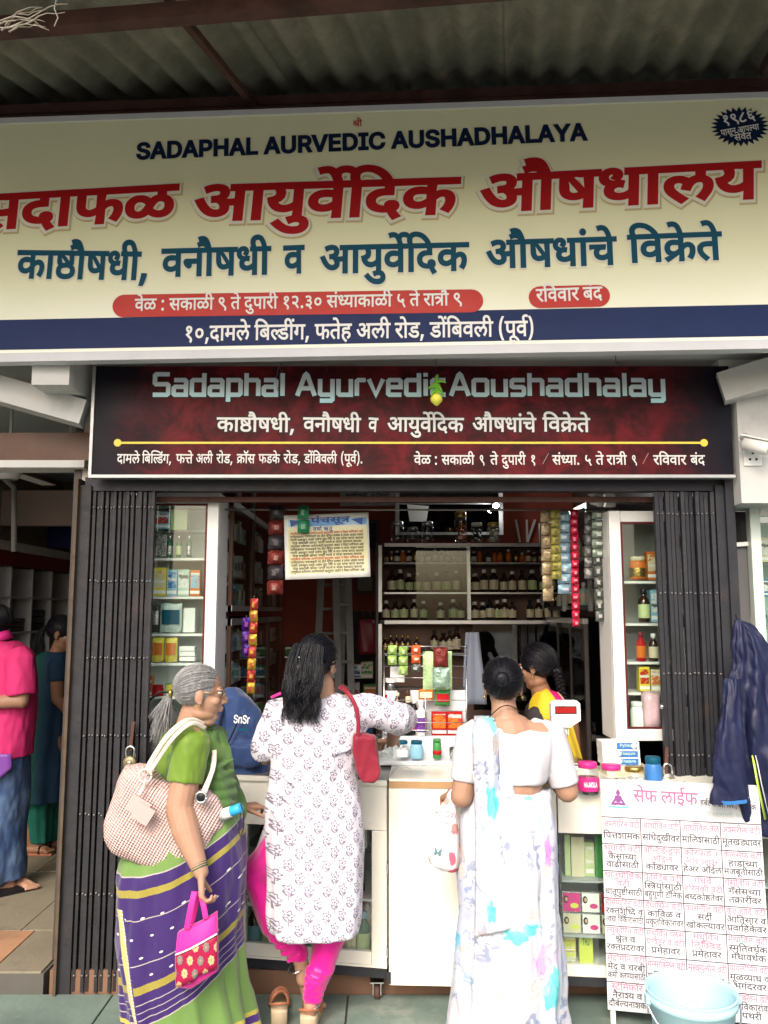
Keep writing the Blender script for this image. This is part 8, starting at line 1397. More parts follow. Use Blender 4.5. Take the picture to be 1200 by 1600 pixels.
rows=7;cw=Wp/4;rh=(hp+hy) /rows
gm=MB()
for r_ in range(rows):bx2(gm,PB,0,Wp,hy-r_*rh-.0018,hy-r_*rh+.0018,.0004,.0009)
for c_ in range(1,4):bx2(gm,PB,c_*cw-.0018,c_*cw+.0018,-hp,hy,.0010,.0014)
gm.build('table_lines',mat('line_grey',(.06,.05,.07),.5),pb)
M_pk=mat('print_faded_pink',(.40,.18,.26),.4,var=.03);M_gk=mat('print_soft_black',(.06,.06,.075),.4,var=.05);M_pm=mat('print_mauve',(.34,.12,.24),.4,var=.03)
cells=[[('अम्लारिन वटी','पित्तशामक'),('आर्थोविन वटी','सांधेदुखीवर'),('आर्थोविन तेल','मालिशसाठी'),('अश्मरील वटी','मूतखड्यावर')],
 [('भृंगादी वटी','केसाच्या','वाढीसाठी'),('ॲन्टिडॅन्ड्रफ','-ऑइल','कोंड्यावर'),('कोरफड +','-(Aloe Vera+)','हेअर ऑईल'),('कॅलसेफ वटी','हाडांच्या','मजबूतीसाठी')],
 [('धातूपौष्टिक','-वटी','धातूपुष्टीसाठी'),('फेमिटॅब वटी','स्त्रियांसाठी','बहुगुणी टॉनिक'),('गंधर्व','-हरितकी वटी','बध्दकोष्ठतेवर'),('गॅसोवीन वटी','गॅसेसच्या','तक्रारींवर')],
 [('हेमिप्युरिन वटी','रक्तशुध्दि व','त्वचा विकारांसाठी'),('हेपासिन वटी','काविळ व','यकृतविकारावर'),('कासनील वटी','सर्दी','खोकल्यावर'),('कुटजादि वटी','आतिसार व','प्रवाहिकेवर')],
 [('ल्युकोरिन वटी','श्वेत व','रक्तप्रदरावर'),('मधुविन प्लस','-पावडर व वटी','प्रमेहावर'),('मधुविन','-लिक्विड','प्रमेहावर'),('मेधाविन वटी','स्मृतिवर्धक','मेधावर्धक')],
 [('मेदोमीन वटी','मेद व चरबी','कमी करण्यासाठी'),('मेन्साक्लिन वटी','मासिक पाळी व'),('मस्क्युलीन वटी','शक्ती व'),('पायलोमिन वटी','मूळव्याध व','भगंदरवर')],
 [('स्टॅमिफॉर','नैराश्य व','दौर्बल्यनाशक'),('सुवर्ण','अर्क'),('तेल','वटी'),('युरेक्लिन वटी','मूत्रविकारांवर','पथरी')]]
ml={0:MB(),1:MB()}
for r_,rw in enumerate(cells):
 for c_,ce in enumerate(rw):
  n=len(ce)
  for i,t in enumerate(ce):
   pk=i == 0 or t[0] == '-';t2=t[1:] if t[0] == '-' else t
   y=hy-r_*rh-rh*((i+.85) /(n+.35));sz=rh*(.32 if n == 3 else .35);fit=min(cw*.94,textw(t2) *sz/1000*1.12)
   text(t2,PB@Matrix.Translation((c_*cw+cw/2,y,.0006)),sz,None,mb=ml[0 if pk else 1],align='c',fit=fit,bold=14 if pk else 15,q=2)
ml[0].build('lettering',M_pk,pb,recalc=False);ml[1].build('lettering',M_gk,pb,recalc=False)
def pxt(t,x0,x1,y0,y1,cap,m,bold):on_sign(t,x0,x1,y0,y1,cap,m,bold,par=pb,Mx=PB,z=.0008)
pxt('सेफ लाईफ',990,1090,1252,1258,29,M_pm,10);pxt('हर्बल्स प्रा. लि., नाशिक',1094,1182,1258,1266,13,M_gk,12)
pxt('साठी मागणी करावी',1086,1180,1274,1279,9,mat('print_dull_green',(.35,.48,.42),.4),6);pxt('उत्पादने',1014,1078,1268,1273,9,mat('print_dull_green',(.35,.48,.42),.4),4)
# seated figure emblem
em=MB();ec=on(PB,966,1250);k=.0022
def epoly(pts,z=.001):em.prism([(ec[0] +a*k,ec[1] +b*k) for a,b in pts],PB@Matrix.Translation((0,0,z)),.0004)
epoly([(4.2*math.cos(a),13.5+4.6*math.sin(a)) for a in [q*.6283 for q in range(10)]]);epoly([(2*math.cos(a),18.6+1.8*math.sin(a)) for a in [q*1.0472 for q in range(6)]])
epoly([(-2,9),(-6,7.5),(-7.5,2),(-13,-6),(-11,-7.5),(-4,-1),(-4,-4),(4,-4),(4,-1),(11,-7.5),(13,-6),(7.5,2),(6,7.5),(2,9)]);epoly([(-16,-9),(-10,-5.5),(0,-4.4),(10,-5.5),(16,-9),(8,-9.6),(0,-8.6),(-8,-9.6)],.0013)
em.build('emblem',mat('emblem_purple',(.22,.07,.24),.4),pb)
em=MB();epoly([(-20,-9),(-18,-14),(-3,-14.5),(0,-17),(3,-14.5),(18,-14),(20,-9),(15,-11),(0,-12),(-15,-11)],.0008);em.build('emblem',mat('emblem_teal',(.12,.42,.45),.4),pb)
# ================================================================ bucket
bk=thing('bucket','pale blue plastic bucket with a wide rim in front of the white poster board','bucket',PG(1082,1700));bc=P(1082,1600,3.22);bc.z=.0;Rb=64/FPX*3.3
zb_=PZ(1545,3.22)
M_bk=mat('pale_blue_plastic',(.36,.56,.62),.35,var=.05,vs=4,bump=.05,dirt=.05,sub=.1)
bk.location=bc
MB().lathe([(Rb*.68,.0),(Rb*.70,.004),(Rb*.93,zb_-.045),(Rb*.98,zb_-.04),(Rb*.98,zb_-.02),(Rb*.95,zb_-.018),(Rb*1.0,zb_-.004),(Rb*1.0,zb_),(Rb*.95,zb_),(Rb*.92,zb_-.02),(Rb*.66,.012),(0,.012)],bc,48).build('bucket_body',M_bk,bk)
for s_ in (-1,1):MB().box(bc+Vector((s_*Rb*1.0,-.01,zb_-.03)),(.018,.03,.035),bev=.005).build('handle_lug',M_bk,bk)
MB().tube([bc+Vector((Rb*1.03*math.cos(a),-Rb*1.0*math.sin(a) *.75-.01,zb_-.03-.75*Rb*math.sin(a))) for a in [math.pi*q/20 for q in range(21)]],.0035,8).build('handle',M_steel,bk)
MB().box(bc+Vector((-.045,-Rb*.93,zb_-.075)),(.03,.003,.022),rot=(.15,.1,0)).build('paper_label',cm('red'),bk)
# ================================================================ raincoat and the right neighbour
M_nav=mat('navy_raincoat',(.010,.013,.045),.5,var=.25,vs=8,bump=.6,bs=16)
rc=thing('raincoat','navy raincoat with a lime stripe hanging on the right gate post','coat',P(1152,968,3.62))
def coat(u,v,Y0=3.60,seed=0,wk=1.0):
 a=2*math.pi*u;wd=(3+59*min(1,v*1.6) ** .6) *(1 if v<.9 else 1-(v-.9) *1.6) *wk;xc=1153+29*min(1,v*4) ** .5
 f=1+(.05+.10*min(1,v*2)) *(abs(math.sin(3.5*a+1.5*math.sin(v*4) +seed)) -.5) *2*(1 if math.sin(a) <.3 else .5) +.05*math.sin(11*a+6*v)
 p=P(xc,968+308*v+(26*math.sin(a+2.2) +10*math.sin(3*a)) *v*v,Y0);h=wd*.00281*.95
 return p+Vector((h*math.cos(a) *f,h*.42*math.sin(a) *f*f,0))
def crease(o,k):
 me=o.data;nr=[v.normal.copy() for v in me.vertices];out=[]
 for v,n in zip([v.co.copy() for v in me.vertices],nr):
  s_=noise.fractal(Vector((v.x*9+v.z*2,v.y*9,v.z*3.2)),.9,2.1,4);out += list(v+n*k*(1-2*abs(s_)))
 me.vertices.foreach_set('co',out)
o=MB().grid(coat,120,90).build('cloth',M_nav,rc,recalc=False);crease(o,.012)
md=o.modifiers.new('thick','SOLIDIFY');md.thickness=.003
def slv(u,v):
 a=2*math.pi*u;wd=(12+16*v) *(1+.10*math.sin(3*a+5*v) +.05*math.sin(7*a-4*v));c=P(1146-6*math.sin(v*2.6),1060+190*v,3.50-.03*math.sin(v*3))
 return c+Vector((wd*.0028*math.cos(a),wd*.0019*math.sin(a),.012*math.sin(a+1) *v))
o=MB().grid(slv,60,60).build('sleeve',M_nav,rc,recalc=False);crease(o,.010)
MB().grid(lambda u,v:slv(u,.97+.03*v) *.97+P(1141,1250,3.5) *.03,30,3).build('sleeve_lining',cm('blue',.6),rc,recalc=False)
MB().tube([P(1176,1180,3.535),P(1184,1225,3.53),P(1196,1280,3.53)],.012,6,flat=.25).build('lime_stripe',mat('lime_tape',(.45,.62,.12),.4),rc)
MB().tube([P(1181,1180,3.533),P(1190,1225,3.528),P(1203,1280,3.528)],.006,6,flat=.25).build('pale_stripe',mat('reflective_tape',(.6,.62,.62),.35),rc)
MB().tube([P(1150,962,3.80),P(1151,966,3.64),P(1152,974,3.62)],.004,6).build('hanging_loop',M_dk,rc)
# neighbour: green door post, white framed showcase, leaning board
nb2=thing('leaning_board','narrow white framed board leaning in the gap right of the right gate','board',P(1160,1250,4.0))
MB().bar(P(1176,850,4.02),P(1181,1320,4.02),.022,.03).build('white_edge',M_wpaint,nb2);MB().bar(P(1162,852,4.03),P(1166,1320,4.03),.07,.01,up=(0,1,0)).build('grey_panel',mat('grey_panel',(.12,.12,.125),.5),nb2)
MB().bar(P(1150,851,4.01),P(1178,849,4.01),.012,.02).build('white_edge',M_wpaint,nb2)
gp=thing('green_post','dark green door post of the neighbouring shop at the right edge','post',(2.02,4.25,.1));MB().span(PX(1156,4.25),PX(1180,4.25),4.25,4.3,.1,2.2).build('post_body',mat('green_paint',(.01,.09,.055),.4,var=.15),gp)
ns=thing('showcase','white framed glass showcase of the neighbouring shop at the right edge','showcase',(1.9,4.02,.1));x0=PX(1178,3.98)
MB().span(x0,x0+.05,3.97,4.02,.1,PZ(790,3.98),bev=.004).build('frame_post',mat('pale_green_frame',(.62,.70,.64),.4),ns);MB().span(x0+.051,x0+.9,3.97,4.02,PZ(806,3.98),PZ(790,3.98)).build('frame_rail',M_wpaint,ns)
MB().span(x0-.02,x0+.9,3.93,4.06,PZ(789,3.98),PZ(777,3.98)).build('top_board',M_wpaint,ns)
MB().span(x0+.052,x0+.9,3.99,3.994,.3,PZ(807,3.98)).build('glass_pane',M_glass,ns)
MB().span(x0+.051,x0+.9,4.3,4.31,.1,PZ(806,3.98)).build('back_panel',mat('aqua_back',(.45,.66,.58),.5),ns)
for j,y in enumerate((880,960,1040,1130)):MB().span(x0+.051,x0+.9,4.02,4.29,PZ(y,4.1) -.01,PZ(y,4.1)).build('shelf',M_glassd,ns)
for j,(y0,y1,c_,lab) in enumerate(((905,932,'blue','bright blue pack in the neighbouring showcase'),(1005,1038,'purple','purple printed pack in the neighbouring showcase'),(840,878,'cream','cream pack at the top of the neighbouring showcase'))):pbox(1187,y0,1210,y1,4.08,.05,c_,lab,'white')
MB().span(x0+.06,x0+.16,3.90,3.969,PZ(1085,3.9),PZ(1068,3.9)).build('purple_drape',cm('purple',.7),ns)
# ================================================================ the left neighbour
nl=thing('pigeonhole_shelf','white pigeonhole shelving under a red fascia along the left wall of the neighbouring shop','shelving',(-2.9,7,.1))
xn=-2.95
fcs=MB().span(xn,xn+.02,5.2,8.1,2.06,2.17);fcs.build('red_fascia',mat('red_fascia',(.22,.01,.012),.4),nl);MB().span(xn-.25,xn+.04,5.2,8.1,2.172,2.24).build('top_board',M_wpaint,nl)
for k in range(8):
 y=5.3+k*.4;MB().span(xn-.28,xn,y,y+.02,.1,2.05).build('upright',mat('dull_white_board',(.62,.62,.65),.5),nl)
for k in range(6):MB().span(xn-.28,xn-.002,5.32,8.1,.4+k*.28,.415+k*.28).build('board',mat('dull_white_board',(.62,.62,.65),.5),nl)
MB().span(xn-.3,xn-.281,5.2,8.1,.1,2.05).build('back_panel',mat('dull_grey_board',(.2,.2,.21),.5),nl)
for k in range(7):
 for j in range(5):
  if rnd.random() <.75:
   h=rnd.uniform(.06,.2);c_=rnd.choice(['black','maroon','brown','purple','black']);z=.4165+j*.28;y=5.34+k*.4
   t=thing('folded_clothes','%s pile of folded cloth in pigeonhole row %s, %s bay inward' % (c_.replace('black','dark'),['one','two','three','four','five'][j],ORD[k]),'clothes',(xn-.12,y+.17,z))
   for q in range(3):MB().span(xn-.22,xn-.03,y+.03+.01*q,y+.32,z+h*q/3,z+h*(q+1) /3-.003,bev=.012).build('folded_piece',cm(c_,.8),t)
for k,(x,Y,r_) in enumerate(((PX(98,5.2),5.2,.26),(PX(2,4.6),4.6,.25))):
 z=PZ([722,735][k],Y);t=thing('ceiling_fan',['white ceiling fan near the partition in the left neighbouring shop','white ceiling fan at the left edge of the neighbouring shop'][k],'fan',(x,Y,2.97))
 MB().lathe([(0,-.05),(.05,-.05),(.07,-.02),(.07,.02),(.04,.05),(0,.05)],(x,Y,z),18).build('motor',M_wpaint,t);MB().tube([(x,Y,z+.05),(x,Y,2.97)],.01,8).build('down_rod',M_wpaint,t)
 for q in range(3):
  a=q*2.094+.5+k;d=Vector((math.cos(a),math.sin(a),0));MB().bar(Vector((x,Y,z-.01)) +d*.07,Vector((x,Y,z-.01)) +d*.48,.09,.004).build('blade',M_wpaint,t)
tag(MB().span(PX(72,7.5),PX(128,7.5),7.45,7.5,PZ(857,7.5),PZ(820,7.5)).build('blue_panel',mat('deep_blue',(.01,.02,.12),.6),loc=P(100,857,7.5)),'deep blue panel hanging below the pink beam of the left shop','panel')
for k in range(5):struct(MB().span(-4.2+k*.5,-4.17+k*.5,8.17,8.199,2.2,2.9).build('wall_batten',M_darkwood))
a,b,c=P(0,742,4.6),P(22,762,4.6),P(22,862,4.6)
tag(MB().tube([a+(a-b),b,c],.016,10).build('pipe',mat('grey_pipe',(.16,.15,.14),.5),loc=c),'bent grey pipe coming down at the left edge of the left shop','pipe')
tag(MB().span(PX(88,6.9) -.1,PX(88,6.9) +.12,6.6,6.9,.1,.75,bev=.01).build('stool_box',mat('tan_box',(.25,.19,.12),.6,var=.2),loc=(PX(88,6.9),6.7,.1)),'tan box behind the woman in teal in the left shop','box')
# ================================================================ people
def skinmat(name,c):return mat(name,c,.5,var=.16,vs=14,bump=.15,bs=160,spec=.35,sub=.12)
M_sk1=skinmat('warm_brown_skin',(.36,.205,.135));M_sk2=skinmat('deep_brown_skin',(.27,.135,.08))
def hairmat(name,c,c2,rough=.32):
 def f():
  x,y,z,v=coords();return mixc(smooth(nz(38,4,comb(x*2.5,y*2.5,z*.6)),.42,.62),c,c2)
 return mat(name,c,rough,var=.25,vs=30,spec=.22,bump=.5,bs=140,fn=f)
M_hblack=hairmat('black_hair',(.004,.004,.006),(.009,.009,.013),.4);M_hgrey=hairmat('grey_hair',(.20,.20,.205),(.27,.27,.275),.38)
def headframe(c,fwd,up=(0,0,1),s=1):
 f=Vector(fwd).normalized();u=Vector(up);r=f.cross(u).normalized();u=r.cross(f)
 M=Matrix((r,f,u)).transposed().to_4x4();M.translation=Vector(c);return M@Matrix.Scale(s,4)
def tell(mb,H,c,r,n=18,m=12):
 q=MB().ell(c,r,n=n,m=m);mb.add([H@v for v in q.v],q.f,True)
def tcap(mb,H,a,ra,b,rb,n=12,sx=1):
 q=MB().cap(a,ra,b,rb,n,sx);mb.add([H@v for v in q.v],q.f,True)
def head(mb,H,ears=True,age=0):
 tell(mb,H,(0,-.014,.028),(.073,.092,.084));tell(mb,H,(0,.022,-.025),(.059,.066,.078));tell(mb,H,(0,.050,-.088),(.030,.030,.023))
 tell(mb,H,(0,.018,-.075),(.052,.056,.035))
 tcap(mb,H,(0,.083,.012),.009,(0,.100,-.022),.012);tell(mb,H,(.010,.090,-.027),(.009,.011,.008));tell(mb,H,(-.010,.090,-.027),(.009,.011,.008))
 for s in (-1,1):
  tell(mb,H,(s*.027,.074,.026),(.024,.014,.008));tell(mb,H,(s*.036,.058,-.022),(.022,.022,.022))
  if ears:
   tell(mb,H,(s*.074,-.006,-.006),(.009,.019,.030));tell(mb,H,(s*.073,.000,-.030),(.009,.010,.012))
 tell(mb,H,(0,.086,-.049),(.022,.011,.006));tell(mb,H,(0,.084,-.060),(.019,.011,.007))
 if age:tell(mb,H,(0,.035,-.108),(.034,.035,.022))
def eyes(par,H):
 for s in (-1,1):
  m=MB();tell(m,H,(s*.029,.073,.010),(.013,.011,.009));m.build('eye',mat('eye_white',(.6,.57,.54),.2,var=.02),par)
  m=MB();tell(m,H,(s*.029,.0815,.010),(.006,.0035,.006));m.build('iris',M_dk,par)
  m=MB();tcap(m,H,(s*.014,.085,.029),.003,(s*.044,.074,.031),.0025);m.build('eyebrow',M_hblack,par)
def hand(mb,w,f,n,side=1,curl=.5,s=1.0,thumb=1):
 """w wrist, f towards the fingers, n the way the fingers curl"""
 w,f,n=Vector(w),Vector(f).normalized(),Vector(n).normalized();n=(n-f*n.dot(f)).normalized();q=f.cross(n) *side
 a=w+f*.04*s; 
 for k in range(4):
  o=(k-1.5) *.0195*s;mb.cap(w+q*o*.55+f*.008,.015*s,w+f*.082*s+q*o,.0115*s)
 for k,L_ in enumerate((.068,.078,.073,.056)):
  o=(k-1.5) *.0215*s;p=w+f*.085*s+q*o;d=f.copy();ang=curl*(.9+.08*k)
  for j,(l,r) in enumerate(((.45,.0088),(.31,.0080),(.24,.0072))):
   d=(d*math.cos(ang) +n*math.sin(ang)).normalized() if j else (f*math.cos(ang*.7) +n*math.sin(ang*.7))
   if j:d=(f*math.cos(ang*(j+.7)) +n*math.sin(ang*(j+.7)))
   p2=p+d*L_*l*s;mb.cap(p,r*s,p2,r*.9*s,10);p=p2
 p=w+f*.02*s-q*.022*s;d=(f*.7-q*.65+n*.3).normalized()
 for l,r in ((.035,.013),(.030,.0105),(.024,.009)):
  p2=p+d*l*s;mb.cap(p,r*s,p2,r*.9*s,10);p=p2;d=(d+f*.35+n*.35*curl).normalized()
def foot(mb,ankle,fwd,z0=0.0,s=1.0):
 a=Vector(ankle);f=Vector((fwd[0],fwd[1],0)).normalized();q=Vector((f.y,-f.x,0))
 heel=Vector((a.x,a.y,z0+.028)) -f*.03;mb.cap(a,.030*s,heel,.030*s);ball=Vector((a.x,a.y,z0+.02)) +f*.13*s
 mb.cap(a+f*.01,.03*s,ball-q*.012,.020*s);mb.cap(heel,.028*s,ball+q*.015,.018*s)
 for k in range(5):
  o=(k-2) *.0165*s;t=ball+q*o+f*(.02-abs(k-1) *.006);t.z=z0+.014;mb.cap(ball+q*o*.8,.012*s,t+f*.022*s,(.011 if k == 0 else .0085) *s,8)
def loftpx(mb,rows,n=64,fold=None,zoff=0):
 """rows (photo y, left x, right x, distance, half depth): rings round a body"""
 rg=[]
 # resample smoothly
 R2_=[]
 for i in range(len(rows) -1):
  for k in range(4):
   t=k/4;p0_=rows[max(i-1,0)];p1_=rows[i];p2_=rows[i+1];p3_=rows[min(i+2,len(rows) -1)]
   R2_.append([.5*(2*b+(c-a) *t+(2*a-5*b+4*c-d) *t*t+(-a+3*b-3*c+d) *t ** 3) for a,b,c,d in zip(p0_,p1_,p2_,p3_)])
 R2_.append(list(rows[-1]))
 for i,(y,xl,xr,Y,dp) in enumerate(R2_):
  v=i/(len(R2_) -1);c=P((xl+xr) /2,y,Y);hw=(PX(xr,Y-dp*.15) -PX(xl,Y-dp*.15)) /2;ring=[]
  # correct the width for the real distance of the silhouette
  for k in range(n):
   a=2*math.pi*k/n;f=fold(a,v) if fold else 0
   ca,sa=math.cos(a),math.sin(a);e=.88
   ring.append(c+Vector(((hw+f) *math.copysign(abs(ca) ** e,ca),(dp+f) *math.copysign(abs(sa) ** e,sa),zoff)))
  rg.append(ring)
 return mb.rings(rg)
def sweep_hair(name,H,knot,m,par,n=240,rad=.0016,r=(.079,.100,.092),c=(0,-.018,.028),zmin=-.05,front=.07,seed=3,bump_=.004):
 """strands lying on the skull, combed back to the knot; strand cap over a solid underlayer"""
 rr=random.Random(seed);mb=MB();knot=Vector(knot);c=Vector(c);tl=knot-c;td=Vector((tl.x/r[0],tl.y/r[1],tl.z/r[2])).normalized()
 mb2=MB();tell(mb2,H,(c.x,c.y-.004,c.z+.002),(r[0] *.965,r[1] *.95,r[2] *.965),28,18)
 k=0
 while k<n:
  d=Vector((rr.gauss(0,1),rr.gauss(0,1),rr.gauss(0,1))).normalized();p=Vector((d.x*r[0],d.y*r[1],d.z*r[2]))
  if p.y+c.y>front-.5*max(0,.05-p.z-c.z) or p.z+c.z<zmin+max(0,(p.y+.03)) *.9:continue
  ang=math.acos(max(-1,min(1,d.dot(td))))
  if ang<.1:continue
  pts=[];up=rr.uniform(.985,1.03)
  for j in range(9):
   t=j/8;q=(d*math.sin((1-t) *ang) +td*math.sin(t*ang)) /math.sin(ang);q=q.normalized() *up
   pts.append(H@(c+Vector((q.x*r[0],q.y*r[1],q.z*r[2]))))
  mb.tube(pts,[rad*.6] +[rad] *7+[rad*.8],4,cap=False);k += 1
 mb.add(mb2.v,mb2.f,True);return mb.build(name,m,par,recalc=False)
# ---------------------------------------------------------------- 1: grey haired woman in green and purple sari
g=thing('person','grey haired woman in a green and purple sari holding a pink handbag and small bag','person',(PX(290,3.45),3.45,0))
Hg=headframe(P(315,1084,3.42),(.97,.18,-.10),s=.99)
b=MB();head(b,Hg,age=1)
S1,E1,W1=P(302,1158,3.33),P(281,1262,3.29),P(314,1362,3.22)
b.cap(P(304,1100,3.43),.047,P(296,1135,3.44),.056)                    # neck
b.cap(P(292,1165,3.45),.07,P(298,1172,3.52),.08);b.cap(P(290,1180,3.49),.10,P(292,1290,3.48),.12);b.cap(P(292,1290,3.48),.12,P(292,1340,3.48),.13)
b.cap(S1,.058,E1,.056);b.cap(E1,.056,P(291,1300,3.265),.053);b.cap(P(291,1300,3.265),.053,W1,.029)
fw=(P(315,1400,3.21) -W1)
hand(b,W1,fw,(.55,.1,-.25),side=1,curl=.95,s=.97)
b.cap(P(330,1165,3.60),.05,P(345,1260,3.60),.045);b.cap(P(345,1260,3.60),.045,P(372,1262,3.66),.03);hand(b,P(374,1262,3.67),(.8,.4,0),(0,0,-1),curl=.6)
for xx in (270,318):
 b.cap(P(xx,1350,3.46),.09,Vector((PX(xx,3.46) ,3.46,.45)),.06);b.cap(Vector((PX(xx,3.46),3.46,.45)),.055,Vector((PX(xx,3.46),3.46,.09)),.034);foot(b,(PX(xx,3.46),3.46,.09),(1,.1))
o=b.build('body',M_sk1,g);remesh(o,.0042,3)
eyes(g,Hg)
o=sweep_hair('hair',Hg,(-.0,-.118,-.005),M_hgrey,g,900,.0010,zmin=-.045,front=.062)
knot=Hg@Vector((0,-.120,-.008));tl_=MB()
rr=random.Random(5)
for k in range(170):
 e=P(244+rr.uniform(-12,22),1150+rr.uniform(-32,14),3.44+rr.uniform(-.04,.04));mid=knot.lerp(e,.4) +Vector((rr.uniform(-.012,.012) -.008,rr.uniform(-.02,.02),.022+rr.uniform(-.012,.012)));pts=[]
 for j in range(9):t=j/8;q=(1-t) ** 2*knot+2*t*(1-t) *mid+t*t*e;pts.append(q+Vector((math.sin(t*7+k) *.004*t,0,math.cos(t*6+k) *.004*t)))
 tl_.tube(pts,[.0022,.0022,.002,.002,.0018,.0016,.0014,.001,.0005],4,cap=False)
tl_.build('ponytail',M_hgrey,g,recalc=False)
MB().lathe([(.010,-.006),(.016,-.005),(.018,0),(.016,.006),(.010,.007)],knot+Vector((-.004,0,0)),12,'X').build('hair_band',cm('gold',.5),g)
# glasses and earring
gm=MB();e1=Hg@Vector((.072,.005,.012));e2=Hg@Vector((.048,.088,.010));gm.tube([e1,e2],.0022,6)
for s in (1,-1):
 cc=Vector((s*.030,.096,.006));gm.tube([Hg@(cc+Vector((.021*math.cos(a),-.25*abs(.021*math.cos(a)),.016*math.sin(a)))) for a in [2*math.pi*q/16 for q in range(17)]],.0017,5)
gm.build('glasses',mat('gold_wire',(.40,.24,.10),.3,metal=.8),g)
m=MB();tell(m,Hg,(.082,.000,-.042),(.004,.004,.006),8,6);m.build('earring',cm('gold'),g)
# blouse: sleeve and back
b=MB();b.cap(P(300,1140,3.40),.050,S1+Vector((0,0,-.01)),.070);b.tube([S1+Vector((0,0,.03)),S1,S1.lerp(E1,.35),S1.lerp(E1,.62),S1.lerp(E1,.64)],[.057,.073,.074,.071,.064],24)
b.cap(P(276,1160,3.46),.075,P(276,1215,3.46),.08)
b.cap(P(310,1150,3.50),.07,P(318,1200,3.50),.09)
o=b.build('blouse',mat('olive_green_silk',(.115,.20,.018),.55,var=.15,vs=7,bump=.3,bs=20,sheen=.2),g);remesh(o,.006,3,wr=.008,ws=12)
# sari: upper drape, then skirt with the printed pallu
def gfold(a,v):return .008*math.sin(7*a+9*v) *(1-.2*v) +.006*math.sin(13*a-12*v+1)
b=MB();loftpx(b,[(1136,300,345,3.50,.07),(1150,262,352,3.50,.10),(1180,250,362,3.50,.135),(1220,245,368,3.50,.15),(1262,232,378,3.50,.16),(1300,222,372,3.49,.165),(1350,215,368,3.48,.17)],72,gfold)
def scol():
 x,y,z,v=coords();return mixc(smooth((x*22+z*34+nz(6,3) *7).sin(),.0,.9),(.05,.115,.025),(.09,.18,.035))
M_sg=mat('green_sari_cloth',(.1,.2,.04),.6,var=.12,vs=6,bump=.25,bs=200,fn=scol,sheen=.2)
# diagonal folds across the chest
for k in range(6):
 b.tube([P(262+k*6,1150+k*20,3.40),P(300+k*5,1190+k*18,3.345),P(340+k*4,1200+k*14,3.37),P(366+k,1185+k*18,3.44)],[.012,.018,.018,.010],8)
o=b.build('sari_drape',M_sg,g);remesh(o,.007,2,wr=.014,ws=9)
KP=.00262
def pallu():
 x,y,z,v=coords();O=P(290,1450,3.30) -Vector((PX(290,3.45),3.45,0))
 a=(x-O.x) /KP+nz(4,2) *3;b_=(z-O.z) /KP
 gq=a*.50+a*a*.00225;q=b_-gq*(1+((60-b_) /200).max(0.0) *.35)
 lt=(.125,.225,.055)
 c=mixc((q<96) *(q>-106),lt,(.032,.011,.105))
 ins=(q<94) *(q>-104)
 for q0,w0 in ((72,5.0),(-55,5.5)):c=mixc(((q-q0).abs() <w0) *ins,c,(.27,.225,.04))
 for q0,w0 in ((95,1.0),(37,.7),(-22,.7),(-74,.7),(-85,.6),(-95,.7),(-105,1.0)):c=mixc((q-q0).abs() <w0,c,(.36,.32,.30))
 # little woven motifs
 cx=(a/30+(q/26).floor() *.5).frac() -.5;cy=(q/26).frac() -.5;c=mixc(((cx*cx*90+cy*cy*260) <.8) *(q<60) *(q>-42),c,(.66,.64,.62))
 # upright gold border at the back edge
 ed=a+99+(b_-20) *.205;bd=((ed).abs() <6) *(b_<22) *(q>-170);c=mixc(bd,c,mixc(((b_/5).frac() <.4) *(ed>1.5),(.48,.42,.14),(.68,.65,.56)))
 c=mixc(((ed-7).abs() <1.2) *(b_<22) *(q>-150),c,(.045,.015,.15))
 # hem border
 hz=z-.10;c=mixc((hz.abs() <.030),c,(.42,.36,.06));c=mixc((hz.abs() <.014),c,(.045,.012,.13))
 return c
M_pal=mat('purple_and_green_sari',(.1,.2,.3),.5,var=.10,vs=8,bump=.3,bs=260,fn=pallu,sheen=.25)
def sfold(a,v):
 front=max(0,math.cos(a-.4));back=1-front
 return (.004+.016*v*v*front) *math.sin(15*a+2*v) +.006*math.sin(6*a-7*v) +.007*v*math.sin(9*a+1)
b=MB();loftpx(b,[(1255,240,362,3.47,.15),(1290,215,374,3.47,.172),(1340,197,380,3.47,.188),(1400,191,376,3.47,.195),(1460,191,370,3.47,.195),(1520,196,374,3.47,.195),(1580,204,386,3.48,.20),(1625,206,396,3.48,.205),(1640,206,398,3.48,.205)],180,sfold)
o=b.build('sari_skirt',M_pal,g);crease(o,.011)
b=MB()
for k,z in enumerate((-.004,.004,.012)):b.lathe([(.030,-.0025),(.033,0),(.030,.0025),(.027,0),(.030,-.0025)],(0,0,z),26)
Mw=Matrix.Translation(W1.lerp(E1,.10)) @(W1-E1).to_track_quat('Z','Y').to_matrix().to_4x4();b.v=[Mw@v for v in b.v];b.build('bangles',mat('green_glass_bangle',(.01,.10,.05),.15,var=.1),g)
# pink handbag
hbag=thing('handbag','large pale pink woven handbag with a tag hanging from the grey haired woman\'s shoulder','handbag',P(260,1380,3.28))
outl=[(188,1198),(208,1195),(226,1197),(246,1222),(266,1232),(320,1236),(336,1248),(347,1272),(345,1300),(330,1325),(312,1352),(290,1375),(272,1379),(245,1372),(205,1352),(170,1334),(158,1316),(158,1290),(168,1255),(180,1220)]
def bagcol():
 x,y,z,v=coords();s_=(x*.86-z*.5) *560;return mixc((s_+nz(40,2) *2).sin() *.5+.5,(.48,.32,.30),(.62,.45,.42))
def bagbump():
 x,y,z,v=coords();return ((x*.86-z*.5) *560).sin() *.5+((x*.5+z*.86) *620).sin() *.35
M_bag=mat('pink_woven_bag',(.6,.42,.40),.65,var=.06,vs=6,bump=.9,fn=bagcol,bvec=bagbump,dirt=.06,dcol=(.4,.28,.26),ds=6)
YB2=3.36
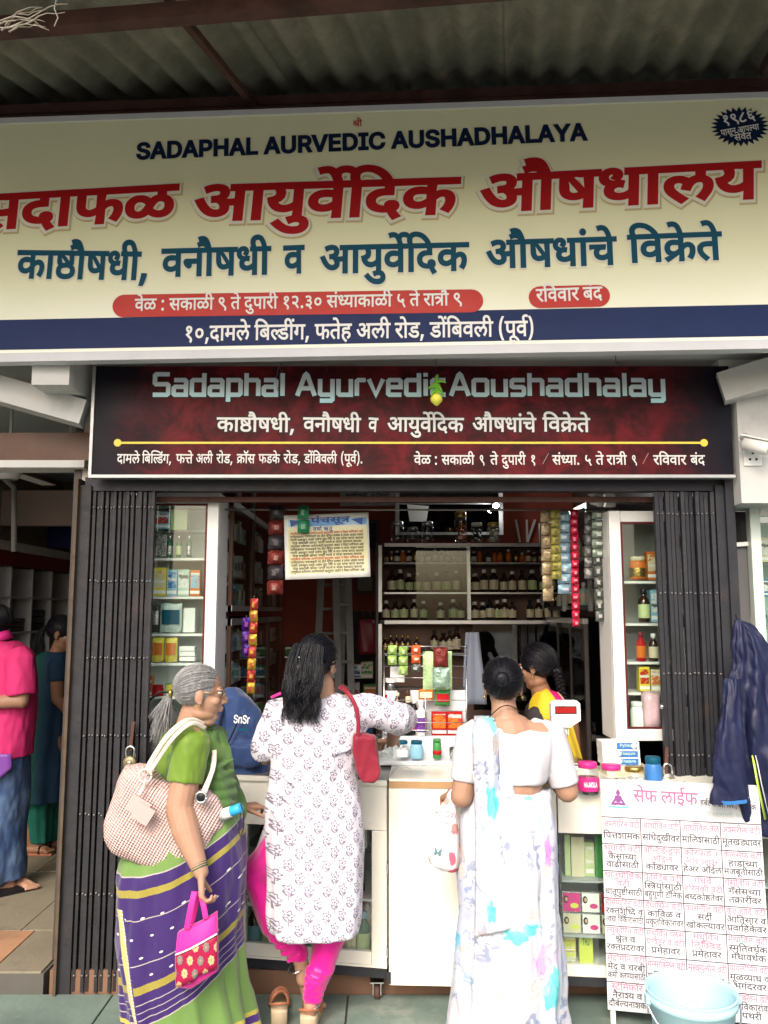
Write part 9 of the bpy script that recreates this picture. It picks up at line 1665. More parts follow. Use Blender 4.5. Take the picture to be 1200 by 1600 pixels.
m=MB();cx=sum(p[0] for p in outl) /len(outl);cy=sum(p[1] for p in outl) /len(outl);lay=[]
for dy,sc_ in ((.00,.55),(.012,.80),(.035,.94),(.065,1.0),(.10,1.0),(.13,.94),(.150,.8),(.16,.5)):
 lay.append([P(cx+(x-cx) *sc_,cy+(y-cy) *sc_,YB2-.07) +Vector((0,dy-.02,0)) for x,y in outl])
m.rings(lay);o=m.build('bag_body',M_bag,hbag);remesh(o,.007,7,wr=.012,ws=7)
M_strap=mat('cream_leather',(.66,.56,.48),.5,var=.06,bump=.3,bs=90)
def ribbon(pts,w_,t,name,m_,par,nrm=(0,-1,0)):
 mb=MB();pts=[Vector(p) for p in pts];Q=[]
 for i in range(len(pts) -1):
  for k in range(5):
   u=k/5;p0_=pts[max(i-1,0)];p1_=pts[i];p2_=pts[i+1];p3_=pts[min(i+2,len(pts) -1)]
   Q.append(.5*(2*p1_+(p2_-p0_) *u+(2*p0_-5*p1_+4*p2_-p3_) *u*u+(-p0_+3*p1_-3*p2_+p3_) *u ** 3))
 Q.append(pts[-1]);rg=[];nn=Vector(nrm)
 for i,q in enumerate(Q):
  d=(Q[min(i+1,len(Q) -1)] -Q[max(i-1,0)]).normalized();s_=d.cross(nn).normalized();n2=s_.cross(d)
  rg.append([q+s_*w_/2+n2*t/2,q+s_*w_*.35+n2*t*.8,q-s_*w_*.35+n2*t*.8,q-s_*w_/2+n2*t/2,q-s_*w_/2-n2*t/2,q+s_*w_/2-n2*t/2])
 mb.rings(rg);return mb.build(name,m_,par)
Ys=3.235
ribbon([P(228,1205,3.29),P(243,1178,3.28),P(262,1150,Ys+.02),P(284,1130,Ys+.03),P(301,1125,3.30),P(318,1132,3.34)],.020,.005,'strap',M_strap,hbag)
ribbon([P(232,1210,3.28),P(250,1182,3.27),P(270,1154,Ys+.01),P(290,1135,Ys+.02),P(305,1130,3.28),P(321,1138,3.32)],.016,.005,'strap',M_strap,hbag)
ribbon([P(335,1172,3.36),P(334,1195,3.34),P(328,1215,3.31),P(319,1240,3.28)],.018,.005,'strap',M_strap,hbag)
ribbon([P(333,1180,3.37),P(330,1205,3.34),P(322,1225,3.31),P(315,1240,3.29)],.012,.004,'strap',M_strap,hbag)
def ring(c,R,r,m_,par,name='ring',rot=(math.pi/2,0,0)):
 mb=MB();Mq=Matrix.Translation(c) @Euler(rot).to_matrix().to_4x4();mb.tube([Mq@Vector((R*math.cos(a),R*math.sin(a),0)) for a in [2*math.pi*k/24 for k in range(25)]],r,8);return mb.build(name,m_,par)
ring(P(227,1212,3.245),.024,.0045,M_strap,hbag);ring(P(314,1246,3.245),.020,.005,M_steel,hbag)
MB().lathe([(0,0),(.016,0),(.018,.003),(.016,.006)],P(314,1246,3.243),20,'Y').build('eyelet',M_dk,hbag)
ribbon([P(228,1216,3.24),P(223,1232,3.24),P(217,1243,3.238)],.008,.003,'tag_loop',M_strap,hbag)
tq=facing(P(221,1264,3.228),.05,.0,-.55)
MB().prism([(-.050,-.03),(.022,-.03),(.022,.034),(-.050,.034)],tq,.006).build('leather_tag',mat('pink_leather',(.50,.34,.32),.5,var=.05),hbag);MB().prism([(-.028,-.034),(.045,-.034),(.045,.030),(-.028,.030)],tq@Matrix.Translation((.006,-.006,.008)),.006).build('leather_tag',mat('pink_leather',(.6,.44,.41),.5),hbag)
# water bottle sticking out of the handbag
wb=thing('water_bottle','water bottle with a white neck and blue cap sticking out of the pink handbag','bottle',P(350,1272,3.33))
a,b_=P(330,1280,3.36),P(377,1262,3.30);d=(b_-a)
MB().tube([a-d*.3,a,a+d*.45],[.026,.026,.025],18).build('bottle_body',M_clear,wb);MB().tube([a+d*.35,a+d*.68,a+d*.72],[.023,.020,.017],18).build('white_neck',cm('white'),wb)
MB().tube([a+d*.66,a+d*.70,a+d*.98,a+d*1.0],[.018,.020,.019,.014],18).build('blue_cap',mat('bright_blue_plastic',(.03,.32,.60),.3),wb)
MB().tube([P(376,1256,3.30),P(381,1270,3.29),P(380,1296,3.29),P(376,1308,3.29),P(373,1298,3.29),P(376,1270,3.29)],.0022,6).build('cord',M_dk,wb)
# small pink brocade bag
sb=thing('small_bag','small bright pink cloth bag with a brocade front held in the grey haired woman\'s hand','bag',P(305,1550,3.18))
YS2=3.17
def broc():
 x,y,z,v=coords();u=x*26;w_=z*22;ii=w_.floor();uu=(u+ii*.5).frac() -.5;ww=w_.frac() -.5
 r=(uu*uu*1.6+ww*ww).sqrt();th=at2(ww,uu);pet=r-(th*7).cos() *.035
 k=(((u+ii*.5).floor() +ii) *.5).frac() >.25
 c=mixc(pet<.36,(.30,.008,.05),mixc(k,(.55,.36,.18),(.18,.17,.15)));return mixc(r<.10,c,(.45,.22,.12))
M_broc=mat('brocade_cloth',(.35,.01,.06),.5,var=.12,vs=20,bump=.5,bs=120,fn=broc);M_mag=mat('magenta_cloth',(.60,.02,.25),.55,var=.1,vs=10,bump=.3,bs=60,sheen=.2)
def quadpx(pts,Y,dep):
 lay=[];cx=sum(p[0] for p in pts) /len(pts);cy=sum(p[1] for p in pts) /len(pts)
 for dy,s_ in ((0,.93),(dep*.25,1),(dep*.75,1),(dep,.93)):lay.append([P(cx+(x-cx) *s_,cy+(y-cy) *s_,Y) +Vector((0,dy,0)) for x,y in pts])
 return MB().rings(lay)
quadpx([(276,1460),(292,1452),(312,1443),(337,1428),(338,1470),(339,1520),(322,1532),(297,1548),(273,1545),(272,1500)],YS2+.01,.05).build('bag_body',M_mag,sb)
MB().grid(lambda u,v:P(275+64*u,(1491-31*u) *(1-v) +v*(1544-24*u-(6 if u>.45 else 0)),YS2+.004-.008*math.sin(math.pi*u)),12,6).build('brocade_panel',M_broc,sb,solid=.002)
ribbon([P(274,1492,YS2-.002),P(300,1481,YS2-.008),P(339,1459,YS2-.002)],.005,.003,'piping',cm('white'),sb)
ribbon([P(292,1453,YS2+.01),P(297,1425,YS2+.01),P(302,1402,YS2+.02),P(304,1393,3.20)],.022,.003,'handle',M_mag,sb);ribbon([P(322,1436,YS2+.01),P(318,1415,YS2+.015),P(315,1402,YS2+.03),P(313,1393,3.20)],.020,.003,'handle',M_mag,sb)
ribbon([P(298,1450,YS2+.05),P(305,1420,YS2+.05),P(308,1398,YS2+.05)],.018,.003,'handle',M_mag,sb)
# ---------------------------------------------------------------- 2: woman in printed white kurta
k_=thing('person','woman with long wavy black hair in a printed white kurta and magenta leggings','person',(PX(492,3.56),3.56,0))
Hk=headframe(P(497,1036,3.54),(.42,.88,-.12),up=(.05,0,1),s=.98)
b=MB();head(b,Hk)
b.cap(P(504,1070,3.53),.05,P(503,1100,3.53),.060);b.cap(P(460,1118,3.54),.075,P(548,1112,3.54),.075);b.cap(P(500,1130,3.56),.09,P(495,1260,3.57),.09);b.cap(P(480,1300,3.57),.09,P(505,1300,3.57),.09)
RS,RE,RW=P(566,1108,3.54),P(624,1122,3.60),P(612,1158,3.88);LS,LE,LW=P(436,1112,3.54),P(410,1172,3.58),P(415,1186,3.78)
b.cap(RS,.058,RE,.045);b.cap(RE,.042,RW,.027);hand(b,RW,(-.3,.8,-.1),(0,0,-1),curl=.4)
b.cap(LS,.055,LE,.044);b.cap(LE,.042,LW,.027);hand(b,LW,(.3,.8,.0),(0,0,-1),side=-1,curl=.5)
AL,AR=P(470,1502,3.66),P(487,1562,3.58)
b.cap(P(410,1370,3.66),.055,AL,.032);b.cap(P(520,1420,3.6),.06,AR,.033)
# left foot bare, heel raised, toes down
b.cap(AL,.030,P(474,1530,3.66),.030);b.cap(P(473,1525,3.665),.026,P(480,1556,3.68),.022)
for q in range(5):b.cap(P(474+q*3.2,1553,3.685),.010,P(474+q*3.4,1568-abs(q-2),3.72),.009,8)
zs_=.055
b.cap(AR,.031,Vector((AR.x-.004,AR.y-.015,zs_+.030)),.030);b.cap(Vector((AR.x-.004,AR.y-.01,zs_+.03)),.028,Vector((AR.x+.01,AR.y+.13,.035)),.020)
for q in range(5):b.cap(Vector((AR.x-.022+q*.016,AR.y+.13,.036)),.011,Vector((AR.x-.022+q*.016,AR.y+.165-abs(q-1.5) *.005,.030)),.009,8)
o=b.build('body',M_sk1,k_);remesh(o,.0046,3)
eyes(k_,Hk)
b=MB(); 
b.cap(P(470,1300,3.57),.115,P(408,1362,3.66),.078);b.cap(P(408,1362,3.66),.078,P(429,1442,3.66),.062);b.cap(P(429,1442,3.66),.060,P(468,1492,3.66),.040)
b.cap(P(525,1300,3.57),.12,P(527,1430,3.58),.075);b.cap(P(527,1430,3.58),.070,P(503,1505,3.58),.052);b.cap(P(503,1505,3.58),.052,P(488,1560,3.58),.037)
for q in range(7): 
 t=q/6;c=P(500-12*t,1512+46*t,3.58);b.tube([c+Vector((.052*(1-.28*t) *math.cos(a),.052*(1-.28*t) *math.sin(a),.008*math.sin(2*a+q))) for a in [2*math.pi*z/16 for z in range(17)]],.0075,6)
for q in range(4): 
 t=q/3;c=P(440+24*t,1462+30*t,3.66);b.tube([c+Vector((.050*(1-.2*t) *math.cos(a),.05*(1-.2*t) *math.sin(a),.006*math.sin(2*a+q) +.02*math.cos(a))) for a in [2*math.pi*z/16 for z in range(17)]],.006,6)
o=b.build('leggings',mat('magenta_satin',(.62,.006,.24),.38,var=.08,vs=8,bump=.3,bs=30,sheen=.3),k_);remesh(o,.006,3,wr=.006,ws=12)
for A_,R_ in ((P(464,1512,3.66),.036),(P(487,1570,3.575),.036)):
 m=MB();m.tube([A_+Vector((R_*math.cos(a),R_*math.sin(a),.006*math.sin(a*1) +.010*math.cos(a))) for a in [2*math.pi*z/20 for z in range(21)]],.0032,6);m.build('anklet',M_steel,k_)
# kurta
def flower():
 x,y,z,v=coords();u0=x+y*.55;n=nz(110,2);c=(.60,.58,.65);mk=None
 for Lq in (0,1):
  a=(u0/.074+.5*Lq+nz(2.5,2) *.25).frac() -.5;b_=(z/.098+.5*Lq).frac() -.5;u=a*.074*.88;w_=b_*.098*.88
  w2=w_-.008;r=(u*u+w2*w2).sqrt();th=at2(w2,u)
  pet=(r-.0125-(th*5).cos() *.0042).abs() <.0026
  core=(r<.0042);stem=(u.abs() <.0013) *(w_<-.004) *(w_>-.030)
  l1=((u-.009) *(u-.009) *60000+(w_+.017-u*.8) *(w_+.017-u*.8) *200000) <3.0;l2=((u+.009) *(u+.009) *60000+(w_+.017+u*.8) *(w_+.017+u*.8) *200000) <3.0
  q=pet+core+stem+l1+l2;mk=q if mk is None else mk+q
 mk=mk.min(1.0) *smooth(n+(nz(4,2) -.5) *.5,.28,.42)
 return mixc(mk*.88,c,(.14,.11,.17))
M_kur=mat('printed_white_cotton',(.8,.78,.82),.8,var=.03,vs=5,bump=.2,bs=220,fn=flower)
def kf(a,v):return .005*math.sin(5*a+6*v) *v+.004*math.sin(11*a+3) *v*v
b=MB();loftpx(b,[(1082,478,530,3.54,.055),(1090,450,562,3.54,.075),(1104,428,580,3.545,.10),(1140,424,572,3.55,.125),(1180,426,560,3.555,.13),(1215,424,556,3.56,.13),(1255,421,563,3.56,.14),(1300,420,568,3.56,.15),(1360,420,567,3.56,.145),(1410,421,564,3.56,.14),(1448,425,561,3.56,.14),(1455,434,556,3.56,.135)],96,kf)
b.tube([RS-Vector((.05,0,0)),RS,RS.lerp(RE,.5),RE,RE+Vector((.02,.05,-.01)),RE.lerp(RW,.25),RE.lerp(RW,.32)],[.06,.068,.072,.070,.066,.055,.04],24)
b.tube([LS+Vector((.04,0,.01)),LS,LS.lerp(LE,.5),LE.lerp(LS,.08),LE,LE.lerp(LW,.15)],[.055,.062,.064,.062,.055,.042],24)
# drawn creases from the right armpit and across the waist
for q,(a,c) in enumerate((((545,1150),(500,1158)),((552,1170),(505,1180)),((430,1200),(470,1235)),((428,1225),(462,1262)),((426,1260),(470,1340)),((436,1300),(474,1420)))):
 b.tube([P(a[0],a[1],3.455),P((a[0] +c[0]) /2,(a[1] +c[1]) /2,3.432),P(c[0],c[1],3.425)],[.004,.010,.002],8)
o=b.build('kurta',M_kur,k_);remesh(o,.0065,3,wr=.013,ws=6)
m=MB().grid(lambda u,v:P(420-48*u*v-0*u,1268+140*v+8*math.sin(u*3),3.62+.05*u+.012*math.sin(u*6+v*3)),10,16);m.build('kurta_front_panel',M_kur,k_,recalc=False,solid=.003)
ribbon([P(424,1090,3.50),P(440,1083,3.47),P(462,1079,3.47)],.012,.004,'pink_scarf',M_mag,k_)
# hair: crown and long wavy lengths
clip=Vector((-.01,-.118,.010))
sweep_hair('hair',Hk,clip,M_hblack,k_,330,.0017,r=(.086,.106,.098),zmin=-.07,front=.06)
wv=MB();rr=random.Random(9);c0=Hk@Vector((0,-.09,.01))
LK=[(rr.uniform(-1,1),rr.uniform(-1,1),rr.random() *6,rr.uniform(9,15),rr.uniform(.010,.018),rr.uniform(.19,.31)) for _ in range(38)]
for k in range(620):
 la,ld,lp,lf_,lm_,ll=LK[k % 38];a=max(-1,min(1,la+rr.gauss(0,.10)));dpt=max(-1,min(1,ld+rr.gauss(0,.2)));top=Hk@Vector((a*.075,-.085-.025*(1-a*a) +dpt*.015,.055+rr.uniform(-.05,.02)));L_=ll+rr.uniform(-.012,.012);yend=1068+L_*185+rr.uniform(-6,6)
 e=P(478+a*27-8,min(1131,yend+8),3.41+dpt*.02);ph=lp+rr.gauss(0,.25);fr=lf_;am=lm_*rr.uniform(.8,1.1);pts=[]
 for j in range(19):
  t=j/18;bow=math.sin(math.pi*min(1,t*1.15)) *.6
  q=top.lerp(e,t) +Vector((a*.020*bow-.012*bow,-.030*bow,.010*bow));pts.append(q+Vector((am*t*math.sin(fr*t+ph),am*.8*t*math.cos(fr*t+ph*1.3),am*.5*t*math.sin(fr*1.3*t+ph))))
 wv.tube(pts,[.0021] *12+[.002,.0018,.0016,.0013,.001,.0007,.0004],4,cap=False)
core=MB();core.rings([[P(484-10*t,1035+62*t,3.44) +Vector((.075*(1-.5*t*t) *math.cos(a),.025*math.sin(a),0)) for a in [2*math.pi*z/20 for z in range(20)]] for t in (0,.2,.4,.6,.8,1)]);wv.add(core.v,core.f,True)
wv.build('long_hair',M_hblack,k_,recalc=False)
m=MB()
for q in range(6):m.ell(Hk@(clip+Vector((-.02+q*.008,-.008,.004*math.sin(q)))),(.004,.004,.005),n=8,m=6)
m.build('hair_clip',M_steel,k_)
# red shoulder bag
rb=thing('handbag','crimson shoulder bag hanging at the right side of the woman in the printed kurta','handbag',P(575,1226,3.50))
M_crim=mat('crimson_cloth',(.20,.008,.025),.6,var=.12,vs=6,bump=.5,bs=35,sheen=.15)
o=quadpx([(552,1150),(570,1149),(588,1151),(590,1172),(596,1205),(593,1218),(583,1227),(566,1226),(556,1205),(551,1175)],3.42,.09).build('bag_body',M_crim,rb);remesh(o,.006,5,wr=.010,ws=11)
ribbon([P(536,1076,3.47),P(546,1086,3.435),P(556,1105,3.425),P(560,1130,3.425),P(559,1152,3.43)],.017,.004,'strap',M_crim,rb);ribbon([P(530,1077,3.50),P(536,1073,3.52),P(545,1080,3.60)],.017,.004,'strap',M_crim,rb)
# sandals
def sandal(lab,px,py,Yc,s=1,rz=0):
 z0=0;c=PG(px,py,0);t=thing('sandal',lab,'sandal',(c.x,c.y,0),rz,'beige wedge sandals');T_=wm(t)
 out=[(-.030,-.11),(.030,-.11),(.036,-.05),(.030,0),(.040,.08),(.032,.13),(0,.145),(-.032,.13),(-.040,.08),(-.030,0),(-.036,-.05)]
 rg=[[T_@Vector((x*(1 if zt else .82),y*(1 if zt else .92),(.075 if y<-.04 else (.05 if y<.03 else .03)) *zt)) for x,y in out] for zt in (0,.06,.9,1)]
 MB().rings(rg).build('wedge_sole',mat('beige_wedge',(.46,.36,.24),.6,var=.1,bump=.2),t)
 for yq,h in ((.075,.055),(.035,.06)):
  MB().tube([T_@Vector((.040*math.cos(a),yq+.015*math.sin(a*2),.03+h*math.sin(a))) for a in [math.pi*q/12 for q in range(13)]],.008,6,flat=.4).build('strap',M_tan,t)
 MB().tube([T_@Vector((.040*math.cos(a),-.07-.045*math.sin(a),.085+.02*math.sin(a))) for a in [math.pi*q/14 for q in range(15)]],.007,6,flat=.6).build('back_strap',M_tan,t)
 return t
M_tan=mat('tan_leather',(.33,.13,.07),.5,var=.12,bump=.2)
sandal('beige wedge sandal with tan straps standing empty beside the raised foot',436,1590,0,rz=.12); 
sandal('beige wedge sandal with tan straps worn on the foot under the magenta legging',486,1600,0,rz=-.05)
# ---------------------------------------------------------------- 3: woman in white flowered sari
w_=thing('person','woman with a black hair bun in a white flowered sari leaning on the right counter','person',(PX(795,3.46),3.46,0))
Hw=headframe(P(786,1072,3.46),(.10,.96,-.16),s=.97)
b=MB();head(b,Hw)
b.cap(P(787,1100,3.455),.050,P(790,1135,3.45),.062);b.cap(P(758,1150,3.45),.07,P(842,1152,3.45),.07);b.cap(P(795,1155,3.46),.115,P(800,1230,3.46),.125);b.cap(P(785,1290,3.47),.14,P(805,1290,3.47),.14)
LS,LE,LW=P(738,1152,3.44),P(722,1244,3.42),P(708,1240,3.62);RS,RE,RW=P(860,1150,3.45),P(886,1236,3.46),P(862,1216,3.70)
b.cap(LS,.056,LE,.046);b.cap(LE,.045,LW,.028);hand(b,LW,(-.15,.8,-.3),(.1,0,-1),curl=1.0)
b.cap(RS,.056,RE,.046);b.cap(RE,.045,RW,.028);hand(b,RW,(-.5,.8,.0),(0,0,-1),side=-1,curl=.5)
for xx in (770,815):b.cap(P(xx,1400,3.47),.08,Vector((PX(xx,3.47),3.47,.1)),.036);foot(b,(PX(xx,3.47),3.47,.09),(0,1))
o=b.build('body',M_sk1,w_);remesh(o,.0048,3);eyes(w_,Hw)
sweep_hair('hair',Hw,(-.008,-.118,.012),M_hblack,w_,420,.0016,r=(.087,.104,.096),zmin=-.075,front=.055)
bn=MB();bc_=Hw@Vector((-.008,-.125,.018));bn.ell(bc_,(.030,.022,.030))
for q in range(60):
 ph=q*.105;R0=.010+.020*(q % 10) /10;pts=[]
 for j in range(14):a=ph*6+j*.42;R_=R0*(1+.05*j/3);pts.append(bc_+Vector((R_*math.cos(a),-.022+.9*R_*R_/.03+.003*math.sin(j),R_*math.sin(a))))
 bn.tube(pts,.0022,4,cap=False)
bn.build('hair_bun',M_hblack,w_,recalc=False)
m=MB();m.tube([P(762+50*t,1124-22*math.sin(math.pi*t*.5) +10*t*t-8*math.sin(math.pi*t),3.455-.075*math.sin(math.pi*(.15+.75*t))) for t in [q/14 for q in range(15)]],.0022,6);m.build('neck_cord',M_dk,w_)
for s in (-1,1):
 m=MB();tell(m,Hw,(s*.080,0,-.046),(.005,.005,.009),10,8);m.build('earring',cm('gold'),w_)
m=MB();m.tube([Hw@Vector((.076,-.01,.010)),Hw@Vector((.070,.05,.012)),Hw@Vector((.055,.086,.010))],.002,6);m.build('glasses_arm',M_rust,w_)
M_wh=mat('white_blouse_cotton',(.54,.525,.56),.75,var=.03,vs=6,bump=.15,bs=200)
b=MB();loftpx(b,[(1133,752,768,3.45,.06),(1134,742,778,3.45,.075),(1141,736,866,3.45,.092),(1150,736,868,3.45,.108),(1175,740,864,3.455,.125),(1205,744,856,3.455,.128),(1216,748,852,3.455,.128),(1220,752,848,3.455,.124)],72)
b.cap(P(744,1136,3.44),.030,P(765,1126,3.43),.018);b.cap(P(862,1140,3.45),.032,P(836,1128,3.44),.018)
b.tube([LS+Vector((.03,0,.04)),LS+Vector((.0,0,.015)),LS.lerp(LE,.3),LS.lerp(LE,.74),LS.lerp(LE,.76)],[.045,.066,.066,.058,.05],24)
b.tube([RS+Vector((-.04,0,.03)),RS+Vector((0,0,.01)),RS.lerp(RE,.35),RS.lerp(RE,.86),RS.lerp(RE,.88)],[.045,.064,.066,.060,.05],24)
o=b.build('blouse',M_wh,w_);remesh(o,.0055,3,wr=.004,ws=10)
Ow=Vector((PX(795,3.46),3.46,0))
def spots(base,lst,Y=3.32):
 def f():
  x,y,z,v=coords();c=base;ns_=nz(34,4,rough=.7);n2=nz(14,3)
  n3=nz(3.3,4,rough=.6);c=mixc(smooth(n3,.50,.64) *.55,c,(.27,.33,.52));c=mixc(smooth(nz(19,3,dist=1.2),.55,.60) *smooth(nz(4.5,2),.46,.56) *.85,c,(.20,.24,.36))
  for (px,py,rx,ry,cc,op) in lst:
   q=P(px,py,Y) -Ow;k=.0026
   dx=(x-q.x) /(rx*k);dz=(z-q.z) /(ry*k);r=(dx*dx+dz*dz).sqrt();th=at2(dz,dx)
   r2=r+(ns_-.5) *1.3+(th*5+px).cos() *.16;c=mixc(smooth(r2,1.05,.90) *op,c,cc)
   c=mixc(smooth(r2,2.1,.9) *op*.30,c,tuple(.35+.5*v_ for v_ in cc));c=mixc(smooth(((r*9+th*2+px).sin() +(ns_-.5) *3),.75,.95) *smooth(r2,.95,.8) *.5,c,tuple(v_*.55 for v_ in cc))
  return c
 return f
cy=(.02,.58,.62);bl=(.42,.62,.76);li=(.52,.48,.62);pk_=(.66,.30,.66);br=(.48,.36,.28);gy=(.50,.50,.56)
M_ws=mat('white_flowered_sari',(.8,.8,.82),.65,var=.03,vs=4,bump=.15,bs=240,fn=spots((.52,.52,.57),[(857,1332,6,22,(.55,.15,.5),.9),(853,1362,5,10,br,.5),(850,1508,17,26,pk_,.75),(862,1552,15,22,cy,.95),(868,1528,6,14,cy,.95),(818,1448,22,9,cy,.95),(802,1458,16,9,cy,.95),(716,1482,6,13,(.02,.35,.55),.9),(729,1492,9,9,br,.7),(740,1512,18,9,li,.5),(727,1420,8,6,gy,.6),(724,1370,5,10,br,.5),(752,1560,14,9,gy,.6),(778,1552,10,7,br,.5),(735,1330,10,16,gy,.7),(722,1345,6,9,br,.6),(815,1342,14,5,gy,.6),(818,1354,9,5,gy,.6),(848,1285,6,18,bl,.8),(826,1248,7,3,(.05,.4,.25),.9),(806,1440,9,8,(.7,.45,.35),.5),(830,1425,14,7,(.6,.5,.42),.4),(835,1540,22,18,(.7,.6,.5),.35),(730,1545,22,22,bl,.25)]))
def wf_(a,v):
 return (.003+.009*v) *math.sin(9*a+3*v) +.005*v*math.sin(17*a+2) +.004*math.sin(5*a-6*v)
b=MB();loftpx(b,[(1234,742,856,3.46,.128),(1250,736,858,3.46,.14),(1290,724,862,3.465,.165),(1350,721,864,3.465,.172),(1420,720,866,3.465,.172),(1500,717,871,3.465,.175),(1560,712,874,3.465,.18),(1610,706,878,3.465,.185),(1636,704,878,3.465,.185)],160,wf_)
o=b.build('sari_skirt',M_ws,w_);crease(o,.013)
M_wp=mat('white_flowered_pallu',(.8,.8,.82),.6,var=.03,vs=4,bump=.15,bs=240,fn=spots((.56,.555,.60),[(770,1256,9,24,cy,.95),(764,1300,16,14,bl,.7),(752,1318,12,10,bl,.5),(768,1425,7,15,cy,.95),(771,1137,9,18,cy,.95),(757,1152,19,15,bl,.85),(763,1172,14,10,bl,.6),(776,1166,6,14,br,.6),(750,1185,7,5,gy,.6),(751,1266,6,14,li,.6),(743,1250,7,8,gy,.6),(755,1430,5,15,li,.6),(746,1412,5,8,gy,.6),(762,1463,16,4,br,.5),(745,1322,8,5,gy,.5)],3.28))
def pal(u,v):
 # shoulder to lower edge; u across
 if v<.12:t=v/.12;y=1122+20*t;xl=741-3*t;xr=772+6*t;Y=3.40-.085*t
 else:t=(v-.12) /.88;y=1142+322*t;xl=738+3*math.sin(t*3) +4*t;xr=778+12*t+(26*max(0,t-.3) /.7);Y=3.312-.035*math.sin(min(1,t*1.6) *math.pi/2)
 y += -16*u*max(0,(v-.12) /.88) ** 3
 return P(xl+(xr-xl) *u,y,Y+.05*(2*u-1) ** 4*.5+.020*(1-math.sin(math.pi*u)) -.004*math.sin(u*19+v*2) -.004*math.sin(u*9-v*3))
o=MB().grid(pal,40,90).build('sari_pallu',M_wp,w_,recalc=False,solid=.004)
o=MB().grid(lambda u,v:P(741+32*u,1125-6*math.sin(v*1.5),3.40+.10*v),10,6).build('sari_shoulder_fold',M_wp,w_,recalc=False,solid=.004)
o=MB().grid(lambda u,v:P(738+62*u+6*v,1205+40*v+8*u,3.335-.012*math.sin(math.pi*u) +.004*math.sin(v*14)),16,10).build('sari_waist_fold',M_wh,w_,recalc=False,solid=.004)
# printed plastic bag on her arm
pbag=thing('carrier_bag','white printed plastic carrier bag with red lettering and a butterfly on the woman\'s left arm','bag',P(693,1362,3.50))
def pbcol():
 x,y,z,v=coords();q=P(693,1362,3.42) -P(693,1362,3.50);c=(.72,.68,.70);n=nz(30,5,rough=.7)
 for (dx,dz,rx,rz_,cc) in ((12,30,6,11,(.62,.05,.12)),(14,7,12,8,(.60,.04,.10)),(-26,22,6,8,(.66,.25,.2)),(16,70,7,9,(.4,.15,.12)),(4,112,5,7,(.35,.22,.16))):
  a=(x-dx*.0027) /(rx*.0027);b_=(z-dz*.0027+.01) /(rz_*.0027);c=mixc(smooth((a*a+b_*b_).sqrt() +(n-.5) *2.2,1.0,.8) *.9,c,cc)
 return c
o=MB().rings([[P(cx_+w2*math.cos(a) *(1+.05*math.sin(5*a)),y,3.47) +Vector((0,dd*math.sin(a),0)) for a in [2*math.pi*z/32 for z in range(32)]] for (y,cx_,w2,dd) in ((1232,709,5,.012),(1250,704,10,.02),(1275,699,17,.03),(1305,696,23,.04),(1335,694,26,.045),(1352,695,23,.04),(1362,702,12,.02))]).build('bag_body',mat('printed_plastic',(.7,.68,.7),.4,var=.04,vs=8,bump=.6,bs=18,fn=pbcol),pbag)
remesh(o,.006,3,wr=.008,ws=10)
M_rl=mat('print_rose_red',(.42,.10,.14),.5)
for t,x,y,h,f in ((Lt('hor Day'),697,1276,.030,.088),(Lt('In the'),693,1289,.020,.042),(Lt('19th Century'),698,1302,.020,.085),(Lt('Story of Flowers'),702,1313,.010,.05)):
 text(t,facing(P(x,y,3.405),.05,-.0,-.06),h,M_rl,pbag,align='c',fit=f,bold=8)
bf=MB()
for s in (-1,1):bf.prism([(0,0),(s*.010,.016),(s*.017,.014),(s*.013,.002),(s*.016,-.008),(s*.008,-.014),(0,-.004)],facing(P(684,1332,3.402),.1,0,-.2),.0008)
bf.build('printed_butterfly',mat('print_butterfly',(.10,.20,.22),.5,var=.4,vs=80),pbag)
# ---------------------------------------------------------------- 4: shopkeeper in yellow
y_=thing('person','shopkeeper woman with a plait in a yellow and pink dupatta behind the right counter','person',(PX(855,4.42),4.42,.1))
Hy=headframe(P(838,1042,4.42),(-.80,.50,-.22),s=.99)
b=MB();head(b,Hy)
b.cap(P(842,1070,4.43),.048,P(848,1090,4.44),.056);b.cap(P(850,1125,4.45),.10,P(870,1130,4.50),.10);b.cap(P(868,1140,4.48),.13,P(872,1260,4.48),.14)
SY,EY,WY=P(842,1120,4.36),P(838,1190,4.36),P(800,1200,4.42);b.cap(SY,.05,EY,.042);b.cap(EY,.04,WY,.027);hand(b,WY,(-.9,.2,-.1),(0,0,-1),curl=.4)
b.cap(Vector((PX(870,4.48),4.48,.9)),.12,Vector((PX(870,4.48),4.48,.2)),.06);foot(b,(PX(865,4.48),4.48,.19),(-1,.3),.1);foot(b,(PX(880,4.48),4.52,.19),(-1,.3),.1)
o=b.build('body',M_sk2,y_);remesh(o,.0052,3);eyes(y_,Hy)
sweep_hair('hair',Hy,(-.01,-.112,-.035),M_hblack,y_,330,.0018,r=(.088,.107,.098),zmin=-.06,front=.06)
pl_=MB();t0=Hy@Vector((-.01,-.112,-.035));e0=P(884,1112,4.52)
for q in range(3):
 pl_.tube([t0.lerp(e0,t/40) +Vector((.014*math.cos(t*.5+q*2.094),.012*math.sin(2*(t*.5+q*2.094)),.010*math.sin(math.pi*t/40))) for t in range(41)],[.015*(1-.4*t/40) for t in range(41)],8)
pl_.build('plait',M_hblack,y_)
m=MB()
for q in range(7):m.ell(Hy@Vector((-.02+.006*math.cos(q),-.104-.003*q,.020+.008*math.sin(q*2))),(.004,.004,.006),n=8,m=5)
m.build('hair_clip',M_steel,y_)
m=MB();tell(m,Hy,(-.080,.0,-.050),(.004,.004,.010),8,6);m.build('earring',cm('gold'),y_)
M_blk=mat('black_kurta_cloth',(.03,.025,.028),.8,var=.2)
